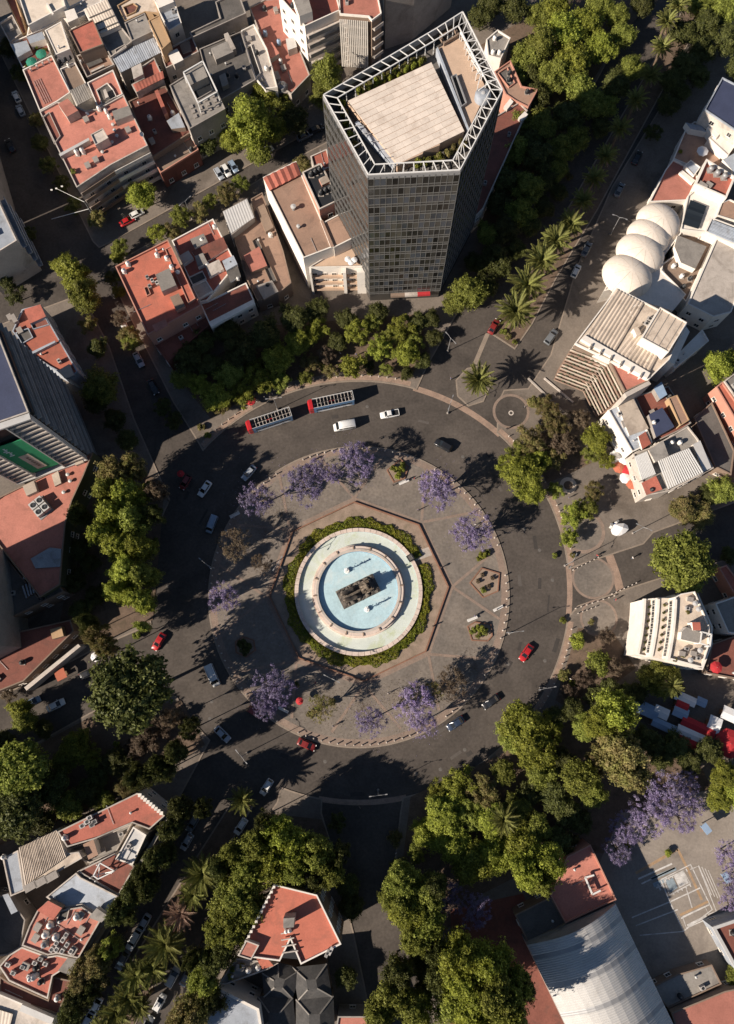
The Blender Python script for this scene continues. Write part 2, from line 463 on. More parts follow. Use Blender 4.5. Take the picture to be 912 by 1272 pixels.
mat('canvas_green', (0.03, 0.20, 0.13), 0.8, 0.12, 1, 5)
mat('canvas_white', (0.72, 0.71, 0.70), 0.8, 0.1, 1, 5)
mat('canvas_orange', (0.42, 0.13, 0.075), 0.8, 0.15, 1, 5)
mat('canvas_blue', (0.25, 0.34, 0.46), 0.8, 0.12, 1, 5)
mat('line_white', (0.55, 0.53, 0.50), 0.85, 0.3, 0.8, 5, stain=(0.2, 0.18, 0.16), stain_amt=0.8)
mat('line_orange', (0.36, 0.24, 0.14), 0.85, 0.3, 0.8, 5, stain=(0.25, 0.2, 0.16), stain_amt=0.7)
mat('line_blue', (0.24, 0.29, 0.32), 0.85, 0.3, 0.8, 5)
mat('line_yellow', (0.55, 0.40, 0.06), 0.85, 0.3, 0.8, 5)
mat('court_floor', (0.26, 0.225, 0.19), 0.85, 0.25, 0.12, 2.5, stain=(0.13, 0.11, 0.095), stain_amt=0.8)
mat('green_wall', (0.075, 0.085, 0.05), 0.85, 0.3, 0.4, 4)
mat('shell_white', (0.70, 0.62, 0.53), 0.7, 0.1, 0.25, 2, stain=(0.46, 0.39, 0.32), stain_amt=0.6)
mat('tower_deck', (0.66, 0.575, 0.49), 0.85, 0.16, 0.35, 4, stain=(0.36, 0.28, 0.22), stain_amt=0.6, rand=0.06)
mat('tower_tile', (0.50, 0.36, 0.26), 0.85, 0.16, 0.6, 5)
glass('window_glass', (0.03, 0.035, 0.04), 0.12, 0.0, 0.6, 0.5)
glass('car_glass', (0.012, 0.014, 0.016), 0.08, 0.0, 0.7)
glass('tower_glass', (0.022, 0.021, 0.019), 0.10, 0.0, 0.7, 0.6)
glass('tower_glass_blind', (0.052, 0.049, 0.043), 0.2, 0.0, 0.5, 0.4)
glass('tower_glass_blue', (0.045, 0.050, 0.058), 0.08, 0.0, 0.9, 0.4)
glass('spandrel_glass', (0.048, 0.046, 0.043), 0.2, 0.0, 0.5, 0.45)
glass('dark_glass', (0.02, 0.025, 0.03), 0.1, 0.0, 0.6, 0.3)
paint('paint_white', (0.72, 0.72, 0.70)); paint('paint_silver', (0.36, 0.39, 0.43)); paint('paint_red', (0.42, 0.018, 0.022)); paint('paint_dark_red', (0.20, 0.02, 0.018))
paint('paint_black', (0.016, 0.017, 0.02)); paint('paint_navy', (0.03, 0.045, 0.08)); paint('paint_grey', (0.15, 0.16, 0.17)); paint('paint_blue', (0.09, 0.20, 0.36)); paint('paint_orange', (0.5, 0.14, 0.05)); paint('paint_steel_blue', (0.24, 0.32, 0.42))
leafmat('leaf_bright', (0.323, 0.343, 0.059), col2=(0.202, 0.226, 0.036), val=0.5)
leafmat('leaf_mid', (0.184, 0.204, 0.041), col2=(0.270, 0.290, 0.063), val=0.5)
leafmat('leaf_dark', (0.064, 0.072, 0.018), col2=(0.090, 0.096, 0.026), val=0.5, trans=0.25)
leafmat('leaf_olive', (0.194, 0.186, 0.059), col2=(0.253, 0.200, 0.089), val=0.4)
leafmat('leaf_dry', (0.20, 0.155, 0.105), col2=(0.14, 0.10, 0.07), val=0.4)
leafmat('leaf_hedge', (0.165, 0.195, 0.022), col2=(0.26, 0.25, 0.035), val=0.45)
leafmat('blossom', (0.25, 0.195, 0.36), col2=(0.30, 0.26, 0.375), val=0.4, hue=0.008, trans=0.35)
leafmat('palm_leaf', (0.20, 0.205, 0.06), val=0.3, trans=0.25)
leafmat('palm_leaf_dry', (0.34, 0.23, 0.17), val=0.3, trans=0.2)
# ---------------------------------------------------------------- ground, streets, pavements
g = MB().face([(-6000, -6000, 0), (6000, -6000, 0), (6000, 6000, 0), (-6000, 6000, 0)])
structure(g.build('road', 'asphalt'))
RC = (446.0, 735.0)                 # centre of the roundabout in the photo
def arc(r, a0, a1, step=3.0):
    n = max(2, int(abs(a1 - a0) / step))
    return [(RC[0] + r * math.cos(R(a0 + (a1 - a0) * i / n)), RC[1] + r * math.sin(R(a0 + (a1 - a0) * i / n))) for i in range(n + 1)]

PZ = 0.13
def pavement(pts, kerb=0.35, z=PZ, top='pavement_concrete', name='pavement'):
    poly = ccw(polyz(pts, z))
    inn = offset(poly, kerb)
    o = structure(MB().prism(inn, 0.0, z).build(name, top))
    k = MB().ring(poly, inn, 0.0, z + 0.012).build('kerb', 'kerb_stone', o)
    return o

PAVES = {}
PAVES['north'] = pavement(arc(261, -138, -74) + [(531, 455), (565, 395), (602, 335), (690, 195), (790, 12), (798, -22), (600, 75), (375, 192), (140, 328), (134, 340), (215, 500), (243, 545)])
PAVES['median_ne'] = pavement([(606, 412), (640, 434), (662, 402), (692, 345), (742, 262), (862, 42), (960, -130), (925, -130), (832, 40), (703, 262), (642, 366)], top='soil')
PAVES['palm_isle'] = pavement([(566, 472), (580, 457), (600, 453), (613, 472), (601, 499), (582, 505), (568, 492)])
PAVES['east'] = pavement(arc(261, -49, -6) + [(727, 700), (800, 676), (812, 662), (912, 625), (1100, 560), (1200, -120), (975, -120), (760, 232), (716, 332), (684, 440), (656, 482), (626, 484), (618, 500)])
PAVES['southeast'] = pavement(arc(261, 7, 78) + [(497, 1010), (488, 1090), (527, 1200), (560, 1400), (1200, 1400), (1200, 610), (912, 692), (812, 720), (790, 727), (718, 752)])
PAVES['south'] = pavement(arc(261, 100, 112) + [(344, 996), (302, 1060), (264, 1150), (250, 1190), (175, 1400), (490, 1400), (440, 1160), (415, 1060), (400, 1010)])
PAVES['median_sw'] = pavement([(300, 985), (316, 1000), (270, 1075), (202, 1200), (110, 1400), (50, 1400), (165, 1190), (240, 1070), (286, 998)], top='soil')
PAVES['southwest'] = pavement(arc(261, 150, 135) + [(240, 960), (213, 1010), (206, 1040), (102, 1215), (20, 1400), (-300, 1400), (-300, 1060), (50, 920), (110, 886), (182, 850)][0:])
PAVES['west'] = pavement(arc(261, 171, 206) + [(167, 520), (136, 430), (106, 372), (92, 368), (38, 388), (-300, 520), (-300, 1000), (30, 852), (120, 806), (186, 777)])
PAVES['far_west'] = pavement([(-300, -60), (-60, 60), (-20, 160), (28, 298), (20, 318), (-300, 450)])
PAVES['northwest'] = pavement([(-300, -300), (-110, -160), (-22, 20), (8, 82), (115, 300), (123, 308), (132, 304), (370, 172), (597, 57), (790, -50), (850, -300)])

def flat(name, pts, mt, z=0.004, parent=None, world=False):
    poly = ccw(pts if world else polyz(pts, z))
    o = MB().face([(x, y, z) for x, y in poly]).build(name, mt, parent)
    return o if parent else structure(o)

def band(name, pts, w, mt, z, parent=None, closed=False):
    """a flat strip of width w metres along photo points"""
    pl = [Vector(XY(u, v, z)) for u, v in pts]
    n = len(pl); L_, R_ = [], []
    for i in range(n):
        a = pl[(i - 1) % n] if closed or i > 0 else pl[i]
        b = pl[(i + 1) % n] if closed or i < n - 1 else pl[i]
        d = (b - a).normalized(); q = Vector((-d.y, d.x)) * (w / 2)
        L_.append(pl[i] + q); R_.append(pl[i] - q)
    m = MB()
    for i in range(n if closed else n - 1):
        j = (i + 1) % n
        m.face([(R_[i].x, R_[i].y, z), (R_[j].x, R_[j].y, z), (L_[j].x, L_[j].y, z), (L_[i].x, L_[i].y, z)])
    o = m.build(name, mt, parent)
    return o if parent else structure(o)

def circle_px(c, r, n=40, z=0.0):
    p = P(c[0], c[1], z); s = (P(c[0] + r, c[1], z) - p).length
    return [(p.x + s * math.cos(2 * math.pi * i / n), p.y + s * math.sin(2 * math.pi * i / n)) for i in range(n)]

# pale flush strips across the street mouths along the ring
band('crossing_strip', arc(262, -75, -48, 1.5), 1.5, 'pink_band', 0.006)
band('crossing_strip', arc(262, -7, 8, 1.5), 1.3, 'pink_band', 0.006)
band('crossing_strip', arc(262, 77, 101, 1.5), 1.2, 'pink_band', 0.006)
band('crossing_strip', [(757, 690), (765, 712), (772, 738)], 2.0, 'pink_band', 0.008)
band('crossing_strip', [(590, 452), (606, 414)], 1.1, 'kerb_stone', 0.008)
# inner rim strips on the pavements beside the ring
for a0, a1 in ((-49, -7), (8, 50), (-112, -76), (-137, -120)):
    band('brick_strip', arc(266, a0, a1, 2), 1.3, 'pink_band', PZ + 0.018)
# paved circles on the side plazas
def paved_circle(c, r, rim, zt, disc='plaza_paving', ring='faint_band'):
    p = P(c[0], c[1], zt)
    o = structure(MB().face([(x, y, zt) for x, y in circle_px(c, r, 40, zt)]).build('paved_circle', disc))
    MB().ring(circle_px(c, r + rim, 40, zt), circle_px(c, r - 0.3, 40, zt), zt - 0.002, zt + 0.008).build('rim', ring, o)
    return o
pc = paved_circle((635, 511), 20, 3, PZ + 0.02, 'asphalt')
MB().ring(circle_px((635, 513), 3.2, 20, PZ), circle_px((635, 513), 2.0, 20, PZ), PZ, PZ + 0.03).build('rim', 'light_concrete', pc)
paved_circle((706, 603), 6, 4.5, PZ + 0.02, 'soil', 'beige_roof')
paved_circle((724, 660), 24, 4, PZ + 0.02)
paved_circle((737, 718), 24, 2.5, 0.008)
paved_circle((744, 768), 21, 2.5, PZ + 0.02)
# pale ramp kerbs beside the avenue
for a, b in (((656, 470), (700, 512)), ((676, 470), (712, 500))):
    pa, pb = P(*a, PZ), P(*b, PZ)
    m = MB().bar((pa.x, pa.y, PZ + 0.15), (pb.x, pb.y, PZ + 0.15), 0.45, 0.3)
    tag(m.build('ramp_kerb', 'light_concrete'), 'pale concrete kerb of the ramp below the striped hotel facade', 'kerb')

# soil under the planted strips, red yard, school court
flat('planted_soil', [(222, 470), (330, 405), (520, 390), (535, 440), (505, 470), (420, 462), (330, 480), (262, 520)], 'soil', PZ + 0.016)
flat('planted_soil', [(650, 545), (700, 530), (735, 575), (705, 590), (680, 600)], 'soil', PZ + 0.016)
flat('planted_soil', [(718, 780), (760, 782), (790, 830), (715, 885), (690, 870)], 'soil', PZ + 0.016)
flat('planted_soil', [(510, 990), (720, 890), (860, 930), (900, 1010), (760, 1060), (700, 1060), (600, 1110), (530, 1180), (498, 1090)], 'soil', PZ + 0.016)
flat('planted_soil', [(330, 1010), (400, 1018), (430, 1100), (380, 1098), (340, 1090), (280, 1180), (268, 1160)], 'soil', PZ + 0.016)
flat('planted_soil', [(110, 560), (205, 600), (190, 770), (120, 800), (70, 800)], 'soil', PZ + 0.016)
flat('planted_soil', [(0, 950), (110, 892), (225, 870), (255, 925), (180, 975), (0, 1050)], 'soil', PZ + 0.016)
flat('planted_soil', [(590, 60), (640, 30), (860, -60), (760, 60), (690, 180), (620, 290), (600, 300)], 'soil', PZ + 0.016)
flat('red_yard', [(560, 1130), (650, 1110), (720, 1300), (560, 1300)], 'dull_red', PZ + 0.02)
court = flat('school_court', [(738, 1088), (772, 1010), (960, 960), (960, 1160), (884, 1152), (912, 1210), (900, 1232), (835, 1252), (800, 1240)], 'court_floor', PZ + 0.024)

# painted games on the court: lines are flat paint
def cl(pts, w, mt, z=PZ + 0.030):
    band('court_line', pts, w, mt, z, court)
cl([(790, 1085), (842, 1055)], 0.6, 'line_orange'); cl([(842, 1055), (857, 1085), (872, 1118)], 0.55, 'line_orange')
cl([(793, 1092), (835, 1073)], 0.35, 'line_white'); cl([(797, 1098), (839, 1078)], 0.3, 'line_white')
cl([(809, 1092), (840, 1079)], 0.7, 'line_blue'); cl([(812, 1100), (829, 1092)], 0.9, 'line_blue')
cl([(821, 1093), (858, 1074), (885, 1130), (849, 1157), (833, 1122), (821, 1093)], 0.28, 'line_white', PZ + 0.034)
cl([(825, 1093), (849, 1082), (858, 1098), (832, 1112), (825, 1093)], 0.28, 'line_white', PZ + 0.034)
cl([(833, 1120), (870, 1103)], 0.25, 'line_white', PZ + 0.038); cl([(853, 1105), (860, 1128)], 0.22, 'line_white', PZ + 0.042)
cl([(845, 1137), (880, 1120)], 0.5, 'line_orange', PZ + 0.038); cl([(846, 1141), (881, 1124)], 0.25, 'line_white', PZ + 0.042)
cl([(848, 1139), (876, 1126), (882, 1140), (853, 1153), (848, 1139)], 0.22, 'line_white', PZ + 0.046)
cl([(854, 1150), (878, 1138)], 0.5, 'line_white', PZ + 0.050)
cl([(785, 1140), (838, 1118)], 0.25, 'line_white'); cl([(790, 1150), (842, 1130)], 0.25, 'line_white'); cl([(795, 1162), (850, 1157)], 0.22, 'line_white', PZ + 0.036)
cl([(858, 1080), (868, 1076), (890, 1132), (880, 1136)], 0.2, 'line_white', PZ + 0.040)
for k in range(7):
    u, v = 826 + k * 4.4, 1092 - k * 2.1
    cl([(u, v), (u + 1.6, v + 3.2)], 0.25, 'line_white', PZ + 0.054)
for k in range(5):
    u, v = 836 + k * 5.2, 1108 - k * 2.4
    cl([(u, v), (u + 1.6, v + 3.2)], 0.25, 'line_white', PZ + 0.054)
flat('painted_square', [(837, 1088), (849, 1083), (856, 1097), (844, 1103)], 'line_white', PZ + 0.044, court)
flat('painted_square', [(827, 1095), (836, 1090), (842, 1103), (833, 1109)], 'line_blue', PZ + 0.044, court)
cl([(817, 1098), (821, 1106)], 0.35, 'line_white', PZ + 0.058); cl([(815.5, 1103), (823, 1100)], 0.35, 'line_white', PZ + 0.062)
for k in range(4):
    cl([(868 + k * 4, 1075 + k * 2), (884 + k * 4, 1112 + k * 2)], 0.15, 'line_white', PZ + 0.03)

# ---------------------------------------------------------------- central island
C0 = P(445.5, 734.5)
MPX = (P(546, 734.5) - P(446, 734.5)).length / 100.0      # metres per photo pixel at the fountain
def circ(r, n=96, c=None):
    c = C0 if c is None else c
    return [(c.x + r * math.cos(2 * math.pi * i / n), c.y + r * math.sin(2 * math.pi * i / n)) for i in range(n)]
RI = 187.5 * MPX
IZ = 0.15
isl = structure(MB().prism(circ(RI - 0.35), 0, IZ).build('plaza_island', 'plaza_paving'))
MB().ring(circ(RI), circ(RI - 0.35), 0, IZ + 0.012).build('kerb', 'kerb_stone', isl)
MB().ring(circ(RI - 0.40), circ(RI - 2.0), IZ - 0.02, IZ + 0.006).build('brick_border', 'faint_band', isl)
OCT = [(RC[0] + 112 * math.cos(R(-93 + 45 * k)), RC[1] + 112 * math.sin(R(-93 + 45 * k))) for k in range(8)]
octw = ccw(polyz(OCT, IZ))
MB().ring(offset(octw, -1.1), offset(octw, 0.0), IZ - 0.02, IZ + 0.008).build('brick_border', 'faint_band', isl)
flat('bare_soil', offset(octw, 0.35), 'bed_soil', IZ + 0.012, isl, True)
# brick bands that cross the paving, from the garden corners to the edge
for k in range(8):
    a = R(-93 + 45 * k)
    for da, w in ((-14, 0.65), (14, 0.65)):
        p0 = (RC[0] + 116 * math.cos(a), RC[1] + 116 * math.sin(a))
        p1 = (RC[0] + 178 * math.cos(a + R(da)), RC[1] + 178 * math.sin(a + R(da)))
        band('brick_band', [p0, p1], w, 'faint_band', IZ + 0.010 + 0.0015 * (k * 2 + (da > 0)), isl)
# garden wall, one low wall per side
gw = thing('garden_wall', 'low dark brick wall in an octagon around the fountain hedge', 'wall', (C0.x, C0.y, IZ))
oo, oi_ = octw, offset(octw, 0.3)
for k in range(8):
    j = (k + 1) % 8
    if k == 6: pass
    MB().prism([oo[k], oo[j], oi_[j], oi_[k]], IZ, IZ + 0.45 + 0.003 * (k % 2)).build('wall_section', 'brick_edge', gw)

# fountain
ft = thing('fountain', 'round blue fountain with two basins in the middle of the plaza', 'fountain', (C0.x, C0.y, IZ))
r1, r2, r3, r4 = 78.5 * MPX, 75 * MPX, 55.5 * MPX, 49 * MPX
def annulus(name, ro, ri, z0, z1, mt, n=96, parent=ft):
    return MB().ring(circ(ro, n), circ(ri, n), z0, z1).build(name, mt, parent)
outer = annulus('outer_wall', r1 - 0.02, r2, IZ, IZ + 0.75, 'fountain_stone')
# coping stones of the outer wall
nst = 64
cs = MB()
for i in range(nst):
    a0, a1 = 2 * math.pi * i / nst + 0.003, 2 * math.pi * (i + 1) / nst - 0.003
    m = MB()
    q = []
    for a in (a0, (a0 + a1) / 2, a1): q.append((C0.x + (r1 + 0.12) * math.cos(a), C0.y + (r1 + 0.12) * math.sin(a)))
    for a in (a1, (a0 + a1) / 2, a0): q.append((C0.x + (r2 - 0.12) * math.cos(a), C0.y + (r2 - 0.12) * math.sin(a)))
    m.prism(q, IZ + 0.75, IZ + 0.90 + random.uniform(0, 0.015), bottom=True)
    m.build('coping_stone', 'fountain_stone', outer)
MB().face([(x, y, IZ + 0.20) for x, y in circ(r2 + 0.02)]).build('basin_floor', 'basin_floor', ft)
MB().ring(circ(r2 - 0.002), circ(r2 - 0.06), IZ + 0.2, IZ + 0.55).build('basin_lining', 'pool_wall_blue', ft)
inner = annulus('inner_wall', r3, r4, IZ + 0.2, IZ + 1.55, 'fountain_stone')
annulus('wall_ledge', r3 + 0.45, r3 + 0.002, IZ + 0.2, IZ + 0.8, 'fountain_stone', parent=ft)
annulus('inner_lip', r4 + 0.62, r4 + 0.1, IZ + 1.55, IZ + 1.68, 'light_concrete', parent=inner)
for i in range(16):       # spouts on the inner wall
    a = 2 * math.pi * (i + 0.3) / 16
    m = MB().box((C0.x + (r3 - 0.35) * math.cos(a), C0.y + (r3 - 0.35) * math.sin(a), IZ + 1.65), (0.9, 0.32, 0.24), a)
    m.build('spout', 'brown_wall', inner)
MB().face([(x, y, IZ + 0.85) for x, y in circ(r4 + 0.02)]).build('pool_floor', 'pool_floor', ft)
MB().ring(circ(r4 - 0.002), circ(r4 - 0.06), IZ + 0.85, IZ + 1.35).build('basin_lining', 'pool_wall_blue', ft)
# thin film of water over both floors
def watermat():
    m, nt, b = _base('water')
    N, L = nt.nodes, nt.links
    gl = N.new('ShaderNodeBsdfGlossy'); gl.inputs['Roughness'].default_value = 0.06
    tr = N.new('ShaderNodeBsdfTransparent'); tr.inputs['Color'].default_value = (0.95, 0.985, 0.99, 1)
    nz = N.new('ShaderNodeTexNoise'); nz.inputs['Scale'].default_value = 2.2; nz.inputs['Detail'].default_value = 4
    tc = N.new('ShaderNodeTexCoord'); L.new(tc.outputs['Object'], nz.inputs['Vector'])
    bp = N.new('ShaderNodeBump'); bp.inputs['Strength'].default_value = 0.25; bp.inputs['Distance'].default_value = 0.05
    L.new(nz.outputs[0], bp.inputs['Height']); L.new(bp.outputs[0], gl.inputs['Normal'])
    mx = N.new('ShaderNodeMixShader'); mx.inputs[0].default_value = 0.06; L.new(tr.outputs[0], mx.inputs[1]); L.new(gl.outputs[0], mx.inputs[2])
    L.new(mx.outputs[0], N['Material Output'].inputs['Surface'])
watermat()
MB().face([(x, y, IZ + 1.02) for x, y in circ(r4 - 0.1)]).build('water', 'water', ft)
m = MB()
oc, ic = circ(r2 - 0.1), circ(r3 + 0.5)
for i in range(96):
    j = (i + 1) % 96
    m.face([(*oc[i], IZ + 0.32), (*oc[j], IZ + 0.32), (*ic[j], IZ + 0.32), (*ic[i], IZ + 0.32)])
m.build('water', 'water', ft)

# pump platform on the outer wall and the short path through the hedge
pp = P(510, 693, IZ + 1)
ang = math.atan2(pp.y - C0.y, pp.x - C0.x)
pb = thing('pump_housing', 'small black box on the rim of the outer fountain wall', 'box', (pp.x, pp.y, IZ + 0.9), ang)
link('housing', MB().box((0, 0, 0.35), (1.5, 1.7, 0.7)).mesh('housing', 'black_plastic'), pb)
link('hatch', MB().box((0, 0, 0.72), (1.0, 1.2, 0.06)).mesh('hatch', 'dark_concrete'), pb)
link('handle', MB().box((0.3, 0, 0.78), (0.08, 0.4, 0.06)).mesh('handle', 'steel_grey'), pb)
band('garden_path', [(514, 692), (536, 684)], 2.2, 'light_concrete', IZ + 0.02, isl)

# rock plinth with the chariot group
pl = ccw(polyz([(416, 735), (462, 712.5), (474, 734), (428, 756)], IZ + 2.2))
pc_ = centroid(pl)
SA = math.atan2(pl[1][1] - pl[0][1], pl[1][0] - pl[0][0])
_e = [Vector(pl[(i + 1) % 4]) - Vector(pl[i]) for i in range(4)]
_k = max(range(4), key=lambda i: _e[i].length)
SA = math.atan2(_e[_k].y, _e[_k].x)
if math.cos(SA) < 0: SA += math.pi
PLX, PLY = _e[_k].length, _e[(_k + 1) % 4].length
st = thing('chariot_statue', 'dark stone goddess in a lion-drawn chariot on a rock plinth', 'statue', (pc_[0], pc_[1], IZ + 0.85), SA)
m = MB()
rng = random.Random(3)
nx, ny = 14, 8
hts = [[0] * (ny + 1) for _ in range(nx + 1)]
for i in range(nx + 1):
    for j in range(ny + 1):
        hts[i][j] = 1.15 + rng.uniform(-0.22, 0.3)
pt = lambda i, j: (-PLX / 2 + PLX * i / nx, -PLY / 2 + PLY * j / ny, hts[i][j])
for i in range(nx):
    for j in range(ny):
        m.face([pt(i, j), pt(i + 1, j), pt(i + 1, j + 1)]); m.face([pt(i, j), pt(i + 1, j + 1), pt(i, j + 1)])
for i in range(nx):
    for j, s in ((0, 1), (ny, -1)):
        a, b = pt(i, j), pt(i + 1, j)
        q = [(a[0], a[1], 0), (b[0], b[1], 0), b, a]
        m.face(q if s > 0 else q[::-1])
for j in range(ny):
    for i, s in ((0, -1), (nx, 1)):
        a, b = pt(i, j), pt(i, j + 1)
        q = [(a[0], a[1], 0), (b[0], b[1], 0), b, a]
        m.face(q if s > 0 else q[::-1])
link('rock_plinth', m.mesh('rock_plinth', 'rock'), st)
for k in range(22):      # boulders round the chariot
    r = rng.uniform(0.35, 0.75)
    b = MB().lathe([(0.05, -r * 0.4), (r * 0.8, -r * 0.3), (r, 0.05), (r * 0.75, r * 0.5), (r * 0.3, r * 0.75), (0.02, r * 0.8)], (0, 0, 0), 7)
    b.v = [(x * rng.uniform(0.8, 1.2), y * rng.uniform(0.8, 1.2), z) for x, y, z in b.v]
    link('boulder', b.mesh('boulder', 'rock'), st, (rng.uniform(-PLX / 2 + 0.7, PLX / 2 - 0.7), rng.choice((-1, 1)) * rng.uniform(PLY * 0.28, PLY / 2 - 0.6), 1.25), (0, 0, rng.uniform(0, 6)))

def skin_mesh(name, joints, bones, mats, sub=2, matfn=None):
    """a continuous body grown over a skeleton of joints {id: (x, y, z, r)}"""
    ids = list(joints); ix = {k: i for i, k in enumerate(ids)}
    me = bpy.data.meshes.new(name)
    me.from_pydata([joints[k][:3] for k in ids], [(ix[a], ix[b]) for a, b in bones], [])
    ob = bpy.data.objects.new(name, me); COL.objects.link(ob)
    md = ob.modifiers.new('skin', 'SKIN'); md.use_smooth_shade = True
    for i, k in enumerate(ids):
        r = joints[k][3]
        me.skin_vertices[0].data[i].radius = (r, r) if not isinstance(r, tuple) else r
    me.skin_vertices[0].data[0].use_root = True
    sm = ob.modifiers.new('sub', 'SUBSURF'); sm.levels = sub; sm.render_levels = sub
    dg = bpy.context.evaluated_depsgraph_get()
    out = bpy.data.meshes.new_from_object(ob.evaluated_get(dg))
    out.name = name
    bpy.data.objects.remove(ob)
    out.materials.clear()
    for q in mats: out.materials.append(MAT[q])
    if matfn:
        for p in out.polygons: p.material_index = matfn(p.center)
    for p in out.polygons: p.use_smooth = True
    return out
# seated goddess, chariot and two lions
gx = PLX * 0.22
J = {'hip': (0, 0, 1.3, .62), 'waist': (0.05, 0, 2.0, .45), 'chest': (0.1, 0, 2.7, .55), 'neck': (0.1, 0, 3.3, .2), 'head': (0.05, 0, 3.75, .36), 'crown': (0.05, 0, 4.3, .34),
     'ls': (0.1, .6, 2.95, .26), 'le': (-.35, .95, 2.2, .2), 'lh': (-1.0, .9, 2.3, .16), 'rs': (0.1, -.6, 2.95, .26), 're': (-.3, -1.0, 2.3, .2), 'rh': (-.7, -1.35, 2.9, .16),
     'lk': (-1.1, .42, 1.35, .42), 'lf': (-1.35, .42, 0.15, .28), 'rk': (-1.1, -.42, 1.35, .42), 'rf': (-1.35, -.42, 0.15, .28)}
Bn = [('hip', 'waist'), ('waist', 'chest'), ('chest', 'neck'), ('neck', 'head'), ('head', 'crown'), ('chest', 'ls'), ('ls', 'le'), ('le', 'lh'), ('chest', 'rs'), ('rs', 're'), ('re', 'rh'), ('hip', 'lk'), ('lk', 'lf'), ('hip', 'rk'), ('rk', 'rf')]
link('goddess', skin_mesh('goddess', J, Bn, ['bronze']), st, (gx, 0, 2.1))
m = MB()
m.box((gx + 0.1, 0, 2.0), (3.2, 2.3, 0.35)); m.box((gx + 1.2, 0, 2.9), (0.4, 2.2, 1.9)); m.box((gx + 0.2, 1.15, 2.5), (2.4, 0.22, 0.8)); m.box((gx + 0.2, -1.15, 2.5), (2.4, 0.22, 0.8))
m.bar((gx - 1.4, 0, 2.0), (gx - 4.2, 0, 1.9), 0.22)
link('chariot', m.mesh('chariot', 'bronze'), st)
for sy in (-1, 1):
    w = MB()
    for k in range(16):
        a0, a1 = 2 * math.pi * k / 16, 2 * math.pi * (k + 1) / 16
        w.bar((gx + 0.3 + math.cos(a0), sy * 1.45, 2.05 + math.sin(a0)), (gx + 0.3 + math.cos(a1), sy * 1.45, 2.05 + math.sin(a1)), 0.22)
    for k in range(6):
        a0 = 2 * math.pi * k / 6
        w.bar((gx + 0.3, sy * 1.45, 2.05), (gx + 0.3 + math.cos(a0), sy * 1.45, 2.05 + math.sin(a0)), 0.14)
    link('chariot_wheel', w.mesh('chariot_wheel', 'bronze'), st)
LJ = {'hip': (0.95, 0, 1.15, .42), 'mid': (0.2, 0, 1.15, .40), 'sho': (-.65, 0, 1.3, .5), 'nek': (-1.05, 0, 1.7, .48), 'hd': (-1.45, 0, 1.95, .36), 'muz': (-1.8, 0, 1.82, .22),
      'lhk': (0.75, .3, .85, .3), 'lhh': (1.15, .3, .45, .16), 'lhp': (0.95, .3, .08, .15), 'rhk': (0.75, -.3, .85, .3), 'rhh': (1.15, -.3, .45, .16), 'rhp': (0.95, -.3, .08, .15),
      'lfk': (-.7, .32, .7, .2), 'lfp': (-.85, .32, .08, .16), 'rfk': (-.95, -.32, .8, .2), 'rfp': (-1.3, -.32, .3, .16), 'tl': (1.5, 0, .9, .1), 'tl2': (1.85, 0, .4, .12)}
LB = [('hip', 'mid'), ('mid', 'sho'), ('sho', 'nek'), ('nek', 'hd'), ('hd', 'muz'), ('hip', 'lhk'), ('lhk', 'lhh'), ('lhh', 'lhp'), ('hip', 'rhk'), ('rhk', 'rhh'), ('rhh', 'rhp'), ('sho', 'lfk'), ('lfk', 'lfp'), ('sho', 'rfk'), ('rfk', 'rfp'), ('hip', 'tl'), ('tl', 'tl2')]
lion = skin_mesh('lion', LJ, LB, ['bronze'])
for sy in (-1, 1):
    link('lion', lion, st, (-PLX * 0.22, sy * 0.95, 1.3), (0, 0, sy * 0.12), 1.15)

# two water jets
for (u, v), hj, lb in (((431, 709), 3.6, 'white water jet in the upper part of the blue basin'), ((456, 757), 3.6, 'white water jet in the lower part of the blue basin')):
    p = P(u, v, IZ + 1.0)
    j = thing('water_jet', lb, 'water jet', (p.x, p.y, IZ + 0.85), group='jets in the inner basin')
    link('bowl', MB().lathe([(0.3, 0), (0.32, 0.35), (0.6, 0.48), (0.64, 0.56), (0.5, 0.52), (0.05, 0.48)], n=18).mesh('bowl', 'white_plastic', smooth=True), j)
    m = MB()
    rg = random.Random(int(u))
    m.tube([(0, 0, 0.4), (0.03, 0, hj * 0.5), (0.05, 0.02, hj)], [0.09, 0.12, 0.2], 7)
    for k in range(90):          # falling drops and spray
        a = rg.uniform(0, 6.283); rr = abs(rg.gauss(0, 0.26)); z = rg.uniform(0.4, hj + 0.2)
        s = rg.uniform(0.05, 0.13)
        m.lathe([(0.01, -s), (s, 0), (0.01, s)], (rr * math.cos(a) * (1.2 - z / hj * 0.5), rr * math.sin(a) * (1.2 - z / hj * 0.5), z), 4)
    link('plume', m.mesh('plume', 'foam'), j)
    link('foam', MB().lathe([(.7, 0.16), (0.5, 0.24), (0.3, 0.32), (0.05, 0.36)], n=18).mesh('foam', 'foam', smooth=True), j)
# ---------------------------------------------------------------- plants
def quads_mesh(name, V, mats):
    """V: (n, 4, 3) array of leaf quads -> mesh"""
    n = V.shape[0]
    me = bpy.data.meshes.new(name)
    me.vertices.add(n * 4); me.vertices.foreach_set('co', V.reshape(-1).astype(np.float32))
    me.loops.add(n * 4); me.loops.foreach_set('vertex_index', np.arange(n * 4, dtype=np.int32))
    me.polygons.add(n); me.polygons.foreach_set('loop_start', np.arange(0, n * 4, 4, dtype=np.int32))
    me.polygons.foreach_set('loop_total', np.full(n, 4, dtype=np.int32))
    for q in mats: me.materials.append(MAT[q])
    me.update(calc_edges=True)
    return me

